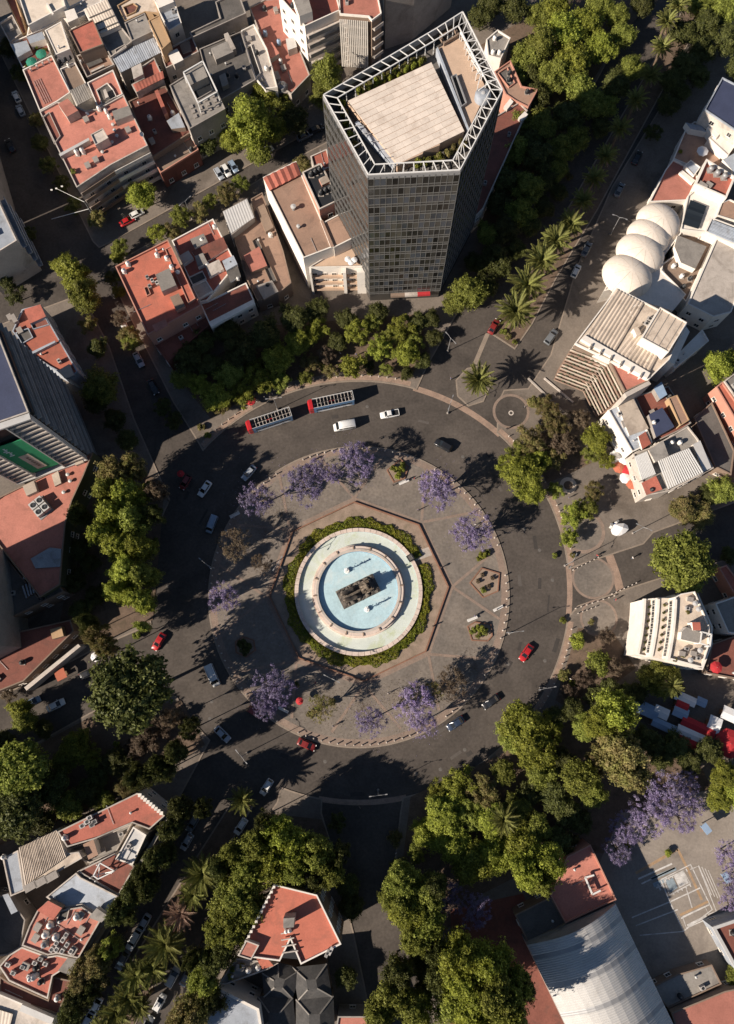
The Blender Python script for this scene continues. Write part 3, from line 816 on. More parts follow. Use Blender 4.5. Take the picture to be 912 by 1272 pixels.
def leaf_quads(rs, C, Nrm, size, aspect=0.62):
    n = len(C)
    rnd = rs.normal(size=(n, 3))
    t = np.cross(Nrm, rnd); t /= np.linalg.norm(t, axis=1)[:, None] + 1e-9
    b = np.cross(Nrm, t)
    s = size[:, None]
    L_, W_ = t * s, b * s * aspect
    bend = Nrm * s * 0.12
    return np.stack([C - L_, C - W_ - bend, C + L_, C + W_ - bend], axis=1)

def crown_blobs(rs, rad, kind):
    """clump centres and radii of one crown, rad = crown radius in metres, z measured from the crown base"""
    out = []
    if kind == 'round':
        hz = rad * 1.15; n = 30 + int(rs.uniform(0, 14))
        for k in range(n):
            a = rs.uniform(0, 2 * np.pi); q = np.sqrt(rs.uniform(0, 1)) * 0.78
            z = hz * (0.25 + 0.75 * (1 - q ** 2) * rs.uniform(0.45, 1.0))
            out.append((rad * q * np.cos(a), rad * q * np.sin(a), z, rad * rs.choice([rs.uniform(.10, .17), rs.uniform(.17, .27), rs.uniform(.25, .36)])))
    elif kind == 'tall':
        n = 26
        for k in range(n):
            f = rs.uniform(0, 1); a = rs.uniform(0, 2 * np.pi)
            w = np.sin(np.pi * (0.15 + 0.8 * f)) ** 0.7
            q = np.sqrt(rs.uniform(0, 1)) * 0.7 * w
            out.append((rad * q * np.cos(a), rad * q * np.sin(a), rad * 2.1 * (0.08 + 0.9 * f), rad * rs.uniform(0.22, 0.33) * (0.6 + 0.5 * w)))
    elif kind == 'dome':
        n = 34
        for k in range(n):
            a = k * 2.39996 + rs.uniform(-.3, .3); q = np.sqrt((k + 0.5) / n) * 0.84
            z = rad * (0.35 + 0.62 * np.sqrt(max(0, 1 - q ** 2))) * rs.uniform(0.9, 1.05)
            out.append((rad * q * np.cos(a), rad * q * np.sin(a), z, rad * rs.uniform(0.17, 0.25)))
    elif kind == 'loose':
        n = 30
        for k in range(n):
            a = rs.uniform(0, 2 * np.pi); q = np.sqrt(rs.uniform(0.02, 1)) * 0.92
            z = rad * (0.2 + 0.75 * (1 - 0.8 * q ** 2) * rs.uniform(0.4, 1.05))
            out.append((rad * q * np.cos(a), rad * q * np.sin(a), z, rad * rs.uniform(0.11, 0.22)))
    elif kind == 'jacaranda':
        n = 130
        for k in range(n):
            a = rs.uniform(0, 2 * np.pi); q = np.sqrt(rs.uniform(0.0, 1)) * 0.95 * (1 + .12 * np.sin(3 * a + rad))
            z = rad * (0.25 + 0.55 * np.sqrt(1 - 0.85 * q ** 2) * rs.uniform(0.7, 1.1))
            out.append((rad * q * np.cos(a), rad * q * np.sin(a), z, rad * rs.uniform(0.05, 0.12)))
    return out

def make_crown(name, seed, rad, kind, nleaf, lsize, mats):
    rs = np.random.RandomState(seed)
    bl = crown_blobs(rs, rad, kind)
    w = np.array([b[3] ** 2 for b in bl]); w /= w.sum()
    cnt = rs.multinomial(nleaf, w)
    Cs, Ns = [], []
    for b, c in zip(bl, cnt):
        d = rs.normal(size=(c, 3)); d /= np.linalg.norm(d, axis=1)[:, None]
        d[:, 2] = np.where(d[:, 2] < -0.3, -d[:, 2], d[:, 2])
        rr = b[3] * (0.35 + 0.85 * rs.uniform(0, 1, size=(c, 1)) ** 0.7)
        ph = rs.uniform(0, 6, 3)
        wob = 1 + 0.45 * np.sin(d[:, :1] * 5 + ph[0]) * np.sin(d[:, 1:2] * 5 + ph[1]) + 0.2 * np.sin(d[:, 2:] * 9 + ph[2])
        Cs.append(np.array(b[:3]) + d * rr * wob * np.array([rs.uniform(.8, 1.3), rs.uniform(.8, 1.3), rs.uniform(.6, .95)]))
        nn = d + rs.normal(size=(c, 3)) * 0.55 + np.array([0, 0, 0.35])
        Ns.append(nn / np.linalg.norm(nn, axis=1)[:, None])
    if kind != 'jacaranda':          # inner foliage between the clumps
        c = nleaf // 6; d = rs.normal(size=(c, 3)); d /= np.linalg.norm(d, axis=1)[:, None]; d[:, 2] = np.abs(d[:, 2])
        zt = max(b[2] for b in bl); q = rs.uniform(.2, .86, size=(c, 1))
        Cs.append(d * q * np.array([rad * .92, rad * .92, zt * .8]) + np.array([0, 0, zt * .12])); nn = rs.normal(size=(c, 3)) * .6 + np.array([0, 0, .8]); Ns.append(nn / np.linalg.norm(nn, axis=1)[:, None])
    C, Nn = np.concatenate(Cs), np.concatenate(Ns)
    V = leaf_quads(rs, C, Nn, (0.45 + 1.0 * rs.uniform(0, 1, size=len(C)) ** 1.5) * lsize)
    me = quads_mesh(name, V, mats)
    return me, bl

def make_trunk(name, seed, bl, base_h, r0, mt, nl=9, fine=0):
    """trunk and limbs that reach into the clumps; base_h = height of the crown base"""
    rg = random.Random(seed)
    m = MB()
    top = base_h * 0.92
    lean = (rg.uniform(-.3, .3), rg.uniform(-.3, .3))
    m.tube([(0, 0, -0.15), (0, 0, 0.25), (lean[0] * .4, lean[1] * .4, top * 0.5), (lean[0], lean[1], top)], [r0 * 1.5, r0 * 1.1, r0 * 0.85, r0 * 0.7], 8)
    sel = sorted(bl, key=lambda b: -b[3])[:nl * 2]; rg.shuffle(sel)
    for b in sel[:nl]:
        e = (b[0], b[1], b[2] + base_h)
        mid = (lean[0] + (e[0] - lean[0]) * .45 + rg.uniform(-.4, .4), lean[1] + (e[1] - lean[1]) * .45 + rg.uniform(-.4, .4), top + (e[2] - top) * 0.55)
        m.tube([(lean[0], lean[1], top - 0.3), mid, e], [r0 * 0.5, r0 * 0.32, r0 * 0.1], 6)
        for q in range(fine):
            f = (e[0] + rg.uniform(-1.4, 1.4), e[1] + rg.uniform(-1.4, 1.4), e[2] + rg.uniform(-.3, 1.0))
            m.tube([mid, ((mid[0] + f[0]) / 2 + rg.uniform(-.3, .3), (mid[1] + f[1]) / 2 + rg.uniform(-.3, .3), (mid[2] + f[2]) / 2 + .3), f], [r0 * 0.18, r0 * 0.12, r0 * 0.05], 4)
    return m.mesh(name, mt)

SPEC = {  # kind: (crown shape, radius, leaves, leaf size, variants, crown base height, trunk radius)
    'broad': ('round', 6.5, 20000, 0.275, 4, 4.0, 0.34),
    'dense': ('dome', 8.0, 20000, 0.36, 3, 5.0, 0.45),
    'tall': ('tall', 5.5, 18000, 0.27, 3, 3.5, 0.34),
    'loose': ('loose', 6.0, 12000, 0.22, 3, 4.0, 0.3),
    'small': ('round', 3.2, 6000, 0.20, 3, 1.6, 0.16),
    'jacaranda': ('jacaranda', 5.5, 8000, 0.125, 4, 4.2, 0.26),
}
LEAFCOL = ('leaf_bright', 'leaf_mid', 'leaf_dark', 'leaf_olive', 'leaf_dry', 'blossom')
CROWNS = {}
for kk, (shape, rad, nl_, ls_, nv_, bh_, tr_) in SPEC.items():
    for v_ in range(nv_):
        cm, bl_ = make_crown('crown', hash((len(kk), v_, nl_)) % 9999 + v_ * 31, rad, shape, nl_, ls_, ['leaf_mid' if kk != 'jacaranda' else 'blossom'])
        tm = make_trunk('trunk', v_ + 5, bl_, bh_, tr_, 'tree_bark' if kk != 'jacaranda' else 'bare_branch', 9 if kk != 'jacaranda' else 20, 0 if kk not in ('jacaranda', 'loose') else 3)
        CROWNS[(kk, v_)] = (cm, tm)
# one crown mesh per leaf colour (the geometry is copied only for colours in use)
CCACHE = {}
def crown_mesh(kind, v, leaf):
    key = (kind, v, leaf)
    if key not in CCACHE:
        me = CROWNS[(kind, v)][0]
        if me.materials[0].name != leaf:
            if any(k[:2] == key[:2] for k in CCACHE): me = me.copy()
            me.materials[0] = MAT[leaf]
        CCACHE[key] = me
    return CCACHE[key]

TREEN = [0]
CATS = {'jacaranda': 'tree'}
def tree(u, v, rpx, kind='broad', leaf='leaf_mid', label='', top=None, name=None, cat='tree', group=None, flat=1.0):
    """(u, v): where the middle of the crown shows in the photo; rpx its radius there; top: height of the crown's middle"""
    shape, rad, nl, ls, nv, bh, tr = SPEC[kind]
    mid = {'round': 0.62, 'tall': 1.1, 'dome': 0.6, 'loose': 0.5, 'jacaranda': 0.5}[shape]
    r = rpx * (ALT - 8) / FPX * 1.0
    s = r / rad
    zc = (bh + mid * rad) * s if top is None else top
    sz = zc / (bh + mid * rad)
    p = P(u, v, zc)
    TREEN[0] += 1
    vi = (TREEN[0] * 7 + int(u)) % nv
    t = thing(name or ('jacaranda_tree' if kind == 'jacaranda' else 'broadleaf_tree'), label, cat, (p.x, p.y, 0.12), random.uniform(0, 6.28), group, scale=(s, s, sz))
    link('crown', crown_mesh(kind, vi, leaf), t, (0, 0, bh))
    link('trunk', CROWNS[(kind, vi)][1], t)
    return t

# ---- palms
def frond_mesh(seed, mt, droop=0.55, nl=26):
    rg = random.Random(seed); m = MB()
    L0 = 1.0
    pts = []
    for i in range(9):
        t = i / 8
        pts.append((t * (1 - 0.12 * droop * t), 0.0, 0.28 * t - droop * t * t * 0.75))
    m.tube(pts, [0.016 * (1 - 0.8 * i / 8) + 0.003 for i in range(9)], 3)
    for i in range(nl):
        t = 0.12 + 0.88 * i / (nl - 1)
        k = min(7, int(t * 8)); f = t * 8 - k
        a, b = pts[k], pts[k + 1]
        p = Vector((a[0] + (b[0] - a[0]) * f, 0, a[2] + (b[2] - a[2]) * f))
        ll = 0.20 * math.sin(math.pi * min(1, 0.18 + 0.75 * t)) + 0.03
        for s in (-1, 1):
            d = Vector((0.55 + 0.35 * t, s * (0.85 - 0.35 * t), 0.12 + rg.uniform(-.14, .08))).normalized()
            w = Vector((0.024, 0, 0.0))
            m.face([p - w, p + w, p + w * 0.6 + d * ll * 0.6 + Vector((0, 0, 0.0)), p + d * ll + Vector((0, 0, -0.04))])
    return m.mesh('frond', mt)
FRONDS = [frond_mesh(k, 'palm_leaf', 0.45 + 0.12 * k) for k in range(3)]
FRONDS_DRY = [frond_mesh(9, 'palm_leaf_dry', 0.7)]
PTRUNK = None
_m = MB(); _zz = [0, 0.06, 0.12]
_m.tube([(0, 0, -0.02), (0, 0, 0.05), (0.01, 0, 0.4), (0, 0.01, 0.8), (0, 0, 1.0)], [0.075, 0.055, 0.048, 0.05, 0.068], 10)
PTRUNK = _m.mesh('trunk', 'palm_trunk')
def palm(u, v, rpx, label, top=8.0, n=46, dry=False, name='palm_tree', group=None):
    p = P(u, v, top)
    t = thing(name, label, 'palm tree', (p.x, p.y, 0.12), 0, group)
    link('trunk', PTRUNK, t, scale=(7.5, 7.5, top - 0.1))
    rg = random.Random(int(u * 31 + v))
    L = rpx * (ALT - top) / FPX
    for i in range(n):
        f = i / n
        el = R(62) - f * R(88) + R(rg.uniform(-7, 7))
        az = i * 2.39996 + rg.uniform(-.15, .15)
        ln = L * (0.80 + 0.32 * math.sin(math.pi * min(1, f + 0.25))) * rg.uniform(0.9, 1.06)
        fm = FRONDS_DRY[0] if dry or (f > 0.95) else FRONDS[rg.randrange(3)]
        link('frond', fm, t, (0, 0, top - 0.1 - 0.35 * f), (rg.uniform(-.4, .4), -el, az), ln)
    return t

# ---- shrubs and hedges
def shrub_mesh(seed, rad, h, n, ls, leaf):
    rs = np.random.RandomState(seed)
    bl = [(rad * .6 * np.sqrt(rs.uniform()) * np.cos(a), rad * .6 * np.sqrt(rs.uniform()) * np.sin(a), h * rs.uniform(.35, .7), rad * rs.uniform(.3, .45)) for a in rs.uniform(0, 6.28, 8)]
    Cs, Ns = [], []
    for b in bl:
        c = n // 8
        d = rs.normal(size=(c, 3)); d /= np.linalg.norm(d, axis=1)[:, None]; d[:, 2] = np.abs(d[:, 2]) - 0.15
        Cs.append(np.array(b[:3]) + d * b[3] * rs.uniform(.7, 1.05, size=(c, 1))); nn = d + rs.normal(size=(c, 3)) * .5; Ns.append(nn / np.linalg.norm(nn, axis=1)[:, None])
    C, Nn = np.concatenate(Cs), np.concatenate(Ns)
    return quads_mesh('foliage', leaf_quads(rs, C, Nn, rs.uniform(.6, 1.2, size=len(C)) * ls), [leaf])
SHRUBS = {lf: [shrub_mesh(k + 3, 1.0, 1.1, 1200, 0.12, lf) for k in range(2)] for lf in ('leaf_bright', 'leaf_mid', 'leaf_dark', 'leaf_olive', 'leaf_dry')}
_m = MB()
for k in range(5):
    a = k * 1.257
    _m.tube([(0, 0, -.05), (.25 * math.cos(a), .25 * math.sin(a), .35), (.5 * math.cos(a), .5 * math.sin(a), .8)], [.05, .035, .012], 5)
SHRUB_STEM = _m.mesh('stem', 'tree_bark')
def shrub(u, v, rpx, leaf, label, z=PZ, zs=1.0, group=None, name='shrub', cat='shrub'):
    p = P(u, v, z + 0.8)
    r = rpx * (ALT - 1) / FPX
    t = thing(name, label, cat, (p.x, p.y, z), random.uniform(0, 6.28), group, scale=(r, r, max(0.6, r * zs)))
    link('foliage', SHRUBS[leaf][int(u) % 2], t); link('stem', SHRUB_STEM, t)
    return t

def hedge(name, label, inner_fn, n, ls, leaf, zbase):
    """leaf mass over a ground region: inner_fn(rs) -> (x, y, height)"""
    rs = np.random.RandomState(11)
    C, Nn = [], []
    while len(C) < n:
        q = inner_fn(rs)
        if q is None: continue
        C.append(q); d = rs.normal(size=3) * .6 + np.array([0, 0, .8]); Nn.append(d / np.linalg.norm(d))
    C, Nn = np.array(C), np.array(Nn)
    me = quads_mesh(name, leaf_quads(rs, C, Nn, rs.uniform(.6, 1.2, size=n) * ls), [leaf])
    o = link(name, me)
    return tag(o, label, 'hedge')

def ring_hedge(rs):
    a = rs.uniform(0, 2 * np.pi)
    gap = R(26)                       # the path in the upper right
    d = (a - gap + np.pi) % (2 * np.pi) - np.pi
    if abs(d) < 0.055: return None
    wob = 1.0 + 0.16 * np.sin(a * 9) + 0.12 * np.sin(a * 23 + 1) + 0.08 * np.sin(a * 41)
    lo, hi = 79.5 * MPX, (80 + 12.5 * wob) * MPX
    if -1.3 < d < -0.4: hi -= 0.3
    r = lo + (hi - lo) * rs.uniform()
    f = (r - lo) / (hi - lo)
    hmax = 0.85 * (1 - (2 * f - 1) ** 4) * (0.7 + 0.3 * np.sin(a * 57) * np.sin(r * 5)) + 0.15
    return (C0.x + r * np.cos(a), C0.y + r * np.sin(a), IZ + hmax * rs.uniform(0.35, 1.0))
hedge('ring_hedge', 'yellow-green hedge growing in a ring around the fountain', ring_hedge, 26000, 0.16, 'leaf_hedge', IZ)
# ---------------------------------------------------------------- vehicles
def loft(stations, n=10, m=0):
    """stations: (x, half width, z bottom, z top, roundness) -> closed skin with rounded corners"""
    mb = MB(); rings = []
    for x, hw, zb, zt, rd in stations:
        rd = min(rd, hw * .9, (zt - zb) * .49)
        pr = []
        for cx, cz, a0 in ((hw - rd, zt - rd, 0), (-hw + rd, zt - rd, 90), (-hw + rd, zb + rd, 180), (hw - rd, zb + rd, 270)):
            for k in range(3):
                a = R(a0 + 45 * k); pr.append((x, cx + rd * math.cos(a), cz + rd * math.sin(a)))
        rings.append(pr)
    N_ = len(rings[0])
    for r in rings: mb.v += r
    for i in range(len(rings) - 1):
        for k in range(N_):
            a = i * N_ + k; b = i * N_ + (k + 1) % N_
            mb.f.append((a, b, b + N_, a + N_)); mb.m.append(m)
    mb.f.append(tuple(reversed(range(N_)))); mb.m.append(m)
    k0 = (len(rings) - 1) * N_
    mb.f.append(tuple(k0 + k for k in range(N_))); mb.m.append(m)
    return mb

def wheel_parts(root, xs, hw, r=0.33, w=0.22):
    ty = MB().lathe([(r * .6, -w / 2), (r * .95, -w / 2), (r, -w * .3), (r, w * .3), (r * .95, w / 2), (r * .6, w / 2)], n=16).mesh('tyre', 'tyre')
    rm = MB().lathe([(0.01, -w * .42), (r * .62, -w * .42), (r * .62, w * .42), (0.01, w * .42)], n=10).mesh('rim', 'rim')
    for x in xs:
        for s in (-1, 1):
            t = link('wheel', ty, root, (x, s * (hw - w * .42), r), (math.pi / 2, 0, 0))
            link('rim', rm, t)

def car_proto(kind):
    root = thing('parked_car', 'car', 'car')
    if kind == 'sedan':
        L, hw = 4.5, .88
        body = loft([(-2.25, .70, .35, .80, .12), (-2.1, .82, .25, .95, .16), (-1.4, .87, .2, .98, .18), (0, .88, .2, .95, .18), (1.1, .87, .2, .93, .18), (1.9, .83, .25, .83, .2), (2.2, .70, .32, .68, .14)])
        cab = [(-1.75, .66, .93, .96), (-1.15, .70, .94, 1.40), (-.2, .71, .94, 1.45), (.35, .70, .93, 1.40), (1.15, .72, .90, .95)]
    elif kind == 'suv':
        L, hw = 4.6, .93
        body = loft([(-2.3, .80, .4, 1.0, .12), (-2.2, .90, .3, 1.08, .14), (0, .93, .28, 1.08, .16), (1.2, .92, .28, 1.05, .18), (2.05, .88, .32, .98, .2), (2.3, .76, .4, .8, .14)])
        cab = [(-2.2, .74, 1.06, 1.10), (-1.9, .77, 1.06, 1.68), (-.3, .78, 1.06, 1.74), (.4, .77, 1.06, 1.68), (1.15, .78, 1.02, 1.08)]
    elif kind == 'hatch':
        L, hw = 3.9, .84
        body = loft([(-1.95, .70, .35, .9, .12), (-1.85, .80, .25, 1.0, .16), (0, .84, .2, .98, .18), (1.0, .83, .2, .94, .18), (1.7, .79, .25, .82, .2), (1.95, .66, .32, .66, .14)])
        cab = [(-1.9, .66, .96, 1.0), (-1.5, .69, .96, 1.45), (-.3, .70, .96, 1.50), (.3, .69, .95, 1.44), (1.05, .70, .92, .97)]
    elif kind == 'van':
        L, hw = 5.3, .98
        body = loft([(-2.65, .92, .35, 2.1, .1), (-2.55, .97, .3, 2.2, .14), (0, .98, .3, 2.25, .18), (1.3, .96, .3, 2.15, .2), (1.75, .95, .3, 1.6, .2), (2.2, .93, .3, 1.15, .2), (2.65, .82, .35, .8, .14)])
        cab = None
    elif kind == 'pickup':
        L, hw = 4.9, .88
        body = loft([(-2.45, .82, .4, .95, .1), (-2.35, .87, .3, 1.0, .12), (-.3, .88, .28, 1.0, .14), (.9, .88, .28, 1.0, .16), (1.9, .86, .3, .95, .2), (2.4, .74, .38, .75, .14)])
        cab = [(-.55, .72, .98, 1.05), (-.42, .74, .98, 1.62), (.3, .75, .98, 1.66), (.65, .74, .98, 1.6), (1.2, .75, .96, 1.02)]
    bd = link('body', body.mesh('body', 'paint_white', smooth=True), root)
    if cab:
        # glasshouse: glass sides, painted roof
        mb = MB()
        ringp = []
        for x, w, zb, zt in cab:
            ins = 0.12 * min(1, (zt - zb) / .45)
            ringp.append([(x, w, zb), (x, w - ins, zt), (x, -w + ins, zt), (x, -w, zb)])
        for i in range(len(ringp) - 1):
            a, b = ringp[i], ringp[i + 1]
            mb.face([a[0], a[1], b[1], b[0]], 0); mb.face([a[2], a[3], b[3], b[2]], 0)
        link('side_windows', mb.mesh('side_windows', 'car_glass'), root)
        n = len(ringp)
        roofm = MB()
        for i in range(1, n - 2):
            a, b = ringp[i], ringp[i + 1]
            roofm.face([a[1], a[2], b[2], b[1]])
        up = lambda q: (q[0], q[1] * 1.0, q[2])
        rf = MB()
        for i in range(1, n - 2):
            a, b = ringp[i], ringp[i + 1]
            q = [a[1], a[2], b[2], b[1]]
            rf.face([(p[0], p[1], p[2] + .03) for p in q]); 
            rf.face([a[1], b[1], (b[1][0], b[1][1], b[1][2] + .03), (a[1][0], a[1][1], a[1][2] + .03)])
            rf.face([b[2], a[2], (a[2][0], a[2][1], a[2][2] + .03), (b[2][0], b[2][1], b[2][2] + .03)])
        link('roof', rf.mesh('roof', 'paint_white'), root)
        a, b = ringp[0], ringp[1]
        link('rear_window', MB().face([a[1], a[2], b[2], b[1]]).mesh('rear_window', 'car_glass'), root)
        a, b = ringp[-2], ringp[-1]
        link('windscreen', MB().face([a[1], a[2], b[2], b[1]]).mesh('windscreen', 'car_glass'), root)
        # pillars
        for i in (1, n - 2):
            for s in (0, 1):
                j = i - 1 if i == 1 else i + 1
                p0 = ringp[i][1 if s == 0 else 2]; p1 = ringp[j][0 if s == 0 else 3]
                link('pillar', MB().bar(p0, p1, .07).mesh('pillar', 'paint_white'), root)
    else:
        w = .90
        link('windscreen', MB().face([(1.34, w, 2.1), (1.34, -w, 2.1), (2.02, -w, 1.38), (2.02, w, 1.38)]).mesh('windscreen', 'car_glass'), root)
        sm = MB()
        for s in (-1, 1):
            q = [(1.25, s * .985, 1.95), (1.75, s * .965, 1.45), (.6, s * .992, 1.35), (.6, s * .985, 1.98)]
            sm.face(q if s < 0 else q[::-1])
            q = [(.4, s * .995, 1.98), (.4, s * .998, 1.35), (-2.3, s * .995, 1.35), (-2.3, s * .985, 1.98)]
            sm.face(q if s < 0 else q[::-1])
        link('side_windows', sm.mesh('side_windows', 'car_glass'), root)
        link('roof_rack', MB().bar((-2.2, .7, 2.28), (.8, .7, 2.28), .05).bar((-2.2, -.7, 2.28), (.8, -.7, 2.28), .05).mesh('roof_rack', 'steel_grey'), root)
    if kind == 'pickup':
        bedm = MB().box((-1.5, 0, 1.005), (1.6, 1.4, 0.02))
        link('cargo_bed', bedm.mesh('cargo_bed', 'tyre'), root)
        link('bed_rails', MB().bar((-2.35, .8, 1.04), (-.6, .8, 1.04), .1).bar((-2.35, -.8, 1.04), (-.6, -.8, 1.04), .1).bar((-2.38, -.8, 1.04), (-2.38, .8, 1.04), .1).mesh('bed_rails', 'paint_white'), root)
    hx = L / 2
    for s in (-1, 1):
        link('headlight', MB().box((hx - .14, s * (hw - .26), .70), (.18, .30, .14)).mesh('headlight', 'lamp_lens'), root)
        link('tail_light', MB().box((-hx + .10, s * (hw - .22), .80), (.14, .24, .18)).mesh('tail_light', 'tail_lens'), root)
        link('mirror', MB().box(((.75 if kind != 'van' else 1.5), s * (hw + .08), 1.02 if kind != 'van' else 1.4), (.14, .18, .13)).mesh('mirror', 'paint_white'), root)
    link('bumper', MB().box((hx - .03, 0, .42), (.14, hw * 1.5, .2)).mesh('bumper', 'tyre'), root)
    wheel_parts(root, (hx - .9, -hx + .85), hw)
    KIDS[root.name] = list(root.children)
    for k in KIDS[root.name]: KIDS[k.name] = list(k.children)
    PROTOS.append(root)
    return root
bpy.context.view_layer.update()
CARS = {k: car_proto(k) for k in ('sedan', 'suv', 'hatch', 'van', 'pickup')}
for k, c in CARS.items():
    bpy.context.view_layer.update()
    KIDS[c.name] = list(c.children)
    for q in KIDS[c.name]: KIDS[q.name] = list(q.children)

def heading(u, v, du, dv):
    a, b = P(u, v), P(u + du, v + dv)
    return math.atan2(b.y - a.y, b.x - a.x)

def car(u, v, du, dv, kind, col, label, name='car', group=None, z=0.004, scale=1.0):
    """(u, v): middle of the roof in the photo; (du, dv): the way it points there"""
    p = P(u, v, z + 0.9)
    swap = {'paint_white': col}
    c = copy_tree(CARS[kind], (p.x, p.y, z), heading(u, v, du, dv), label, group, scale, swap)
    c.name = name; ORG[c.name] = tuple(c.location)
    c['category'] = {'van': 'van', 'pickup': 'pickup truck'}.get(kind, 'car')
    return c

# ---- open-top tour buses
def tour_bus(u, v, du, dv, label):
    p = P(u, v, 3.2); rz = heading(u, v, du, dv)
    t = thing('tour_bus', label, 'bus', (p.x, p.y, 0.004), rz, 'tour buses waiting at the kerb')
    L, W, H = 11.6, 2.5, 3.0
    pr = lambda n, m, mt, par=t: link(n, m.mesh(n, mt), par)
    lower = loft([(-L / 2, 1.18, .35, H, .1), (-L / 2 + .15, 1.25, .3, H, .12), (L / 2 - 1.2, 1.25, .3, H, .12), (L / 2 - .2, 1.22, .3, H, .2), (L / 2, 1.1, .4, H - .1, .2)])
    bd = pr('body', lower, 'paint_blue')
    for s in (-1, 1):
        m = MB(); y = s * 1.262
        q = [(-L / 2 + .4, y, .55), (L / 2 - 2.2, y, .55), (L / 2 - 2.2, y, 1.15), (-L / 2 + 1.5, y, 1.35)]
        m.face(q if s < 0 else q[::-1]); pr('white_swoosh', m, 'white_plastic', bd)
        for k in range(6):
            x0 = -L / 2 + .6 + k * 1.55
            q = [(x0, y, 1.65), (x0 + 1.4, y, 1.65), (x0 + 1.4, y, 2.5), (x0, y, 2.5)]
            pr('window', MB().face(q if s < 0 else q[::-1]), 'car_glass', bd)
    pr('front_cowl', loft([(L / 2 - 1.15, 1.27, .38, H + 1.02, .1), (L / 2 - .3, 1.25, .36, H + 1.0, .2), (L / 2 + .06, 1.12, .42, H + .2, .2)]), 'paint_red')
    pr('windscreen', MB().face([(L / 2 + .075, 1.0, 1.3), (L / 2 + .075, 1.0, 2.6), (L / 2 + .075, -1.0, 2.6), (L / 2 + .075, -1.0, 1.3)]), 'car_glass')
    dk = pr('upper_deck', MB().box((-.55, 0, H + .03), (L - 1.2, 2.3, .06)), 'dark_concrete')
    for s in (-1, 1):
        pr('side_panel', MB().box((-.6, s * 1.22, H + .45), (L - 1.3, .07, .9)), 'paint_white' if s < 0 else 'paint_blue')
        rl = MB().bar((-L / 2 + .05, s * 1.22, H + 1.0), (L / 2 - 1.2, s * 1.22, H + 1.0), .06)
        pr('handrail', rl, 'steel_white')
    pr('rear_panel', MB().box((-L / 2 + .08, 0, H + .5), (.08, 2.4, 1.0)), 'paint_white')
    seat = MB(); seat.box((0, 0, .25), (.42, .98, .10)); seat.box((-.22, 0, .5), (.09, .98, .6), 0, 0)
    seat.box((0, .3, .1), (.3, .08, .2)); seat.box((0, -.3, .1), (.3, .08, .2))
    sm = seat.mesh('seat', 'cloth_dark')
    hm = MB().box((-.22, 0, .84), (.13, 1.0, .12)).mesh('headrest', 'light_concrete')
    for k in range(11):
        for s in (-1, 1):
            st_ = link('seat', sm, t, (-L / 2 + .65 + k * .88, s * .62, H + .06))
            link('headrest', hm, st_)
    pr('aisle_strip', MB().box((-.6, 0, H + .065), (L - 1.6, .22, .012)), 'light_concrete')
    pr('hatch_cover', MB().box((-.2, .1, H + .12), (1.4, .5, .1)), 'paint_red')
    rg = random.Random(int(u))
    for s in (-1, 1):
        pr('headlight', MB().box((L / 2 + .02, s * .85, .75), (.12, .35, .2)), 'lamp_lens')
        pr('mirror', MB().box((L / 2 + .1, s * 1.38, 2.2), (.15, .2, .4)), 'tyre')
    wheel_parts(t, (L / 2 - 2.3, -L / 2 + 2.6), 1.24, .48, .3)
    return t

def person_meshes():
    out = []
    for k, (top, leg) in enumerate((('cloth_white', 'denim'), ('cloth_dark', 'cloth_dark'), ('cloth_red', 'denim'), ('cloth_blue', 'khaki'), ('cloth_grey', 'cloth_dark'))):
        st_ = 0.16 if k % 2 == 0 else 0.05
        J = {'hip': (0, 0, .95, .15), 'waist': (0, 0, 1.12, .135), 'chest': (0, 0, 1.35, (.13, .17)), 'neck': (0, 0, 1.50, .06), 'head': (.02, 0, 1.60, .095), 'cap': (.02, 0, 1.70, .085),
             'ls': (0, .19, 1.42, .065), 'le': (-.04 - st_ * .3, .25, 1.15, .05), 'lh': (.04, .26, .90, .04), 'rs': (0, -.19, 1.42, .065), 're': (-.02 + st_ * .3, -.25, 1.15, .05), 'rh': (.10, -.26, .92, .04),
             'lk': (st_ * .8, .1, .52, .075), 'la': (st_ * 1.2, .1, .1, .05), 'lt': (st_ * 1.2 + .16, .1, .04, .045), 'rk': (-st_ * .3, -.1, .52, .075), 'ra': (-st_ * 1.3, -.1, .1, .05), 'rt': (-st_ * 1.3 + .16, -.1, .04, .045)}
        B = [('hip', 'waist'), ('waist', 'chest'), ('chest', 'neck'), ('neck', 'head'), ('head', 'cap'), ('chest', 'ls'), ('ls', 'le'), ('le', 'lh'), ('chest', 'rs'), ('rs', 're'), ('re', 'rh'), ('hip', 'lk'), ('lk', 'la'), ('la', 'lt'), ('hip', 'rk'), ('rk', 'ra'), ('ra', 'rt')]
        def mf(c):
            if c.z > 1.66 or (c.z > 1.54 and c.x < -.01): return 3
            if c.z > 1.47: return 2
            if c.z < .13: return 3
            if abs(c.y) > .21 and c.z < 1.05: return 2
            return 0 if c.z > .98 else 1
        out.append(skin_mesh('person', J, B, [top, leg, 'skin', 'hair'], 1, mf))
    return out
PEOPLE = person_meshes()
PLOOK = ('white top and jeans', 'black clothes', 'a red top and jeans', 'a blue top and khaki trousers', 'a grey top and dark trousers')
def person(u, v, k, where, z=IZ, rz=0.0):
    p = P(u, v, z + .9)
    o = link('person', PEOPLE[k], None, (p.x, p.y, z), (0, 0, rz))
    return tag(o, 'person in %s %s' % (PLOOK[k], where), 'person', 'people on foot')
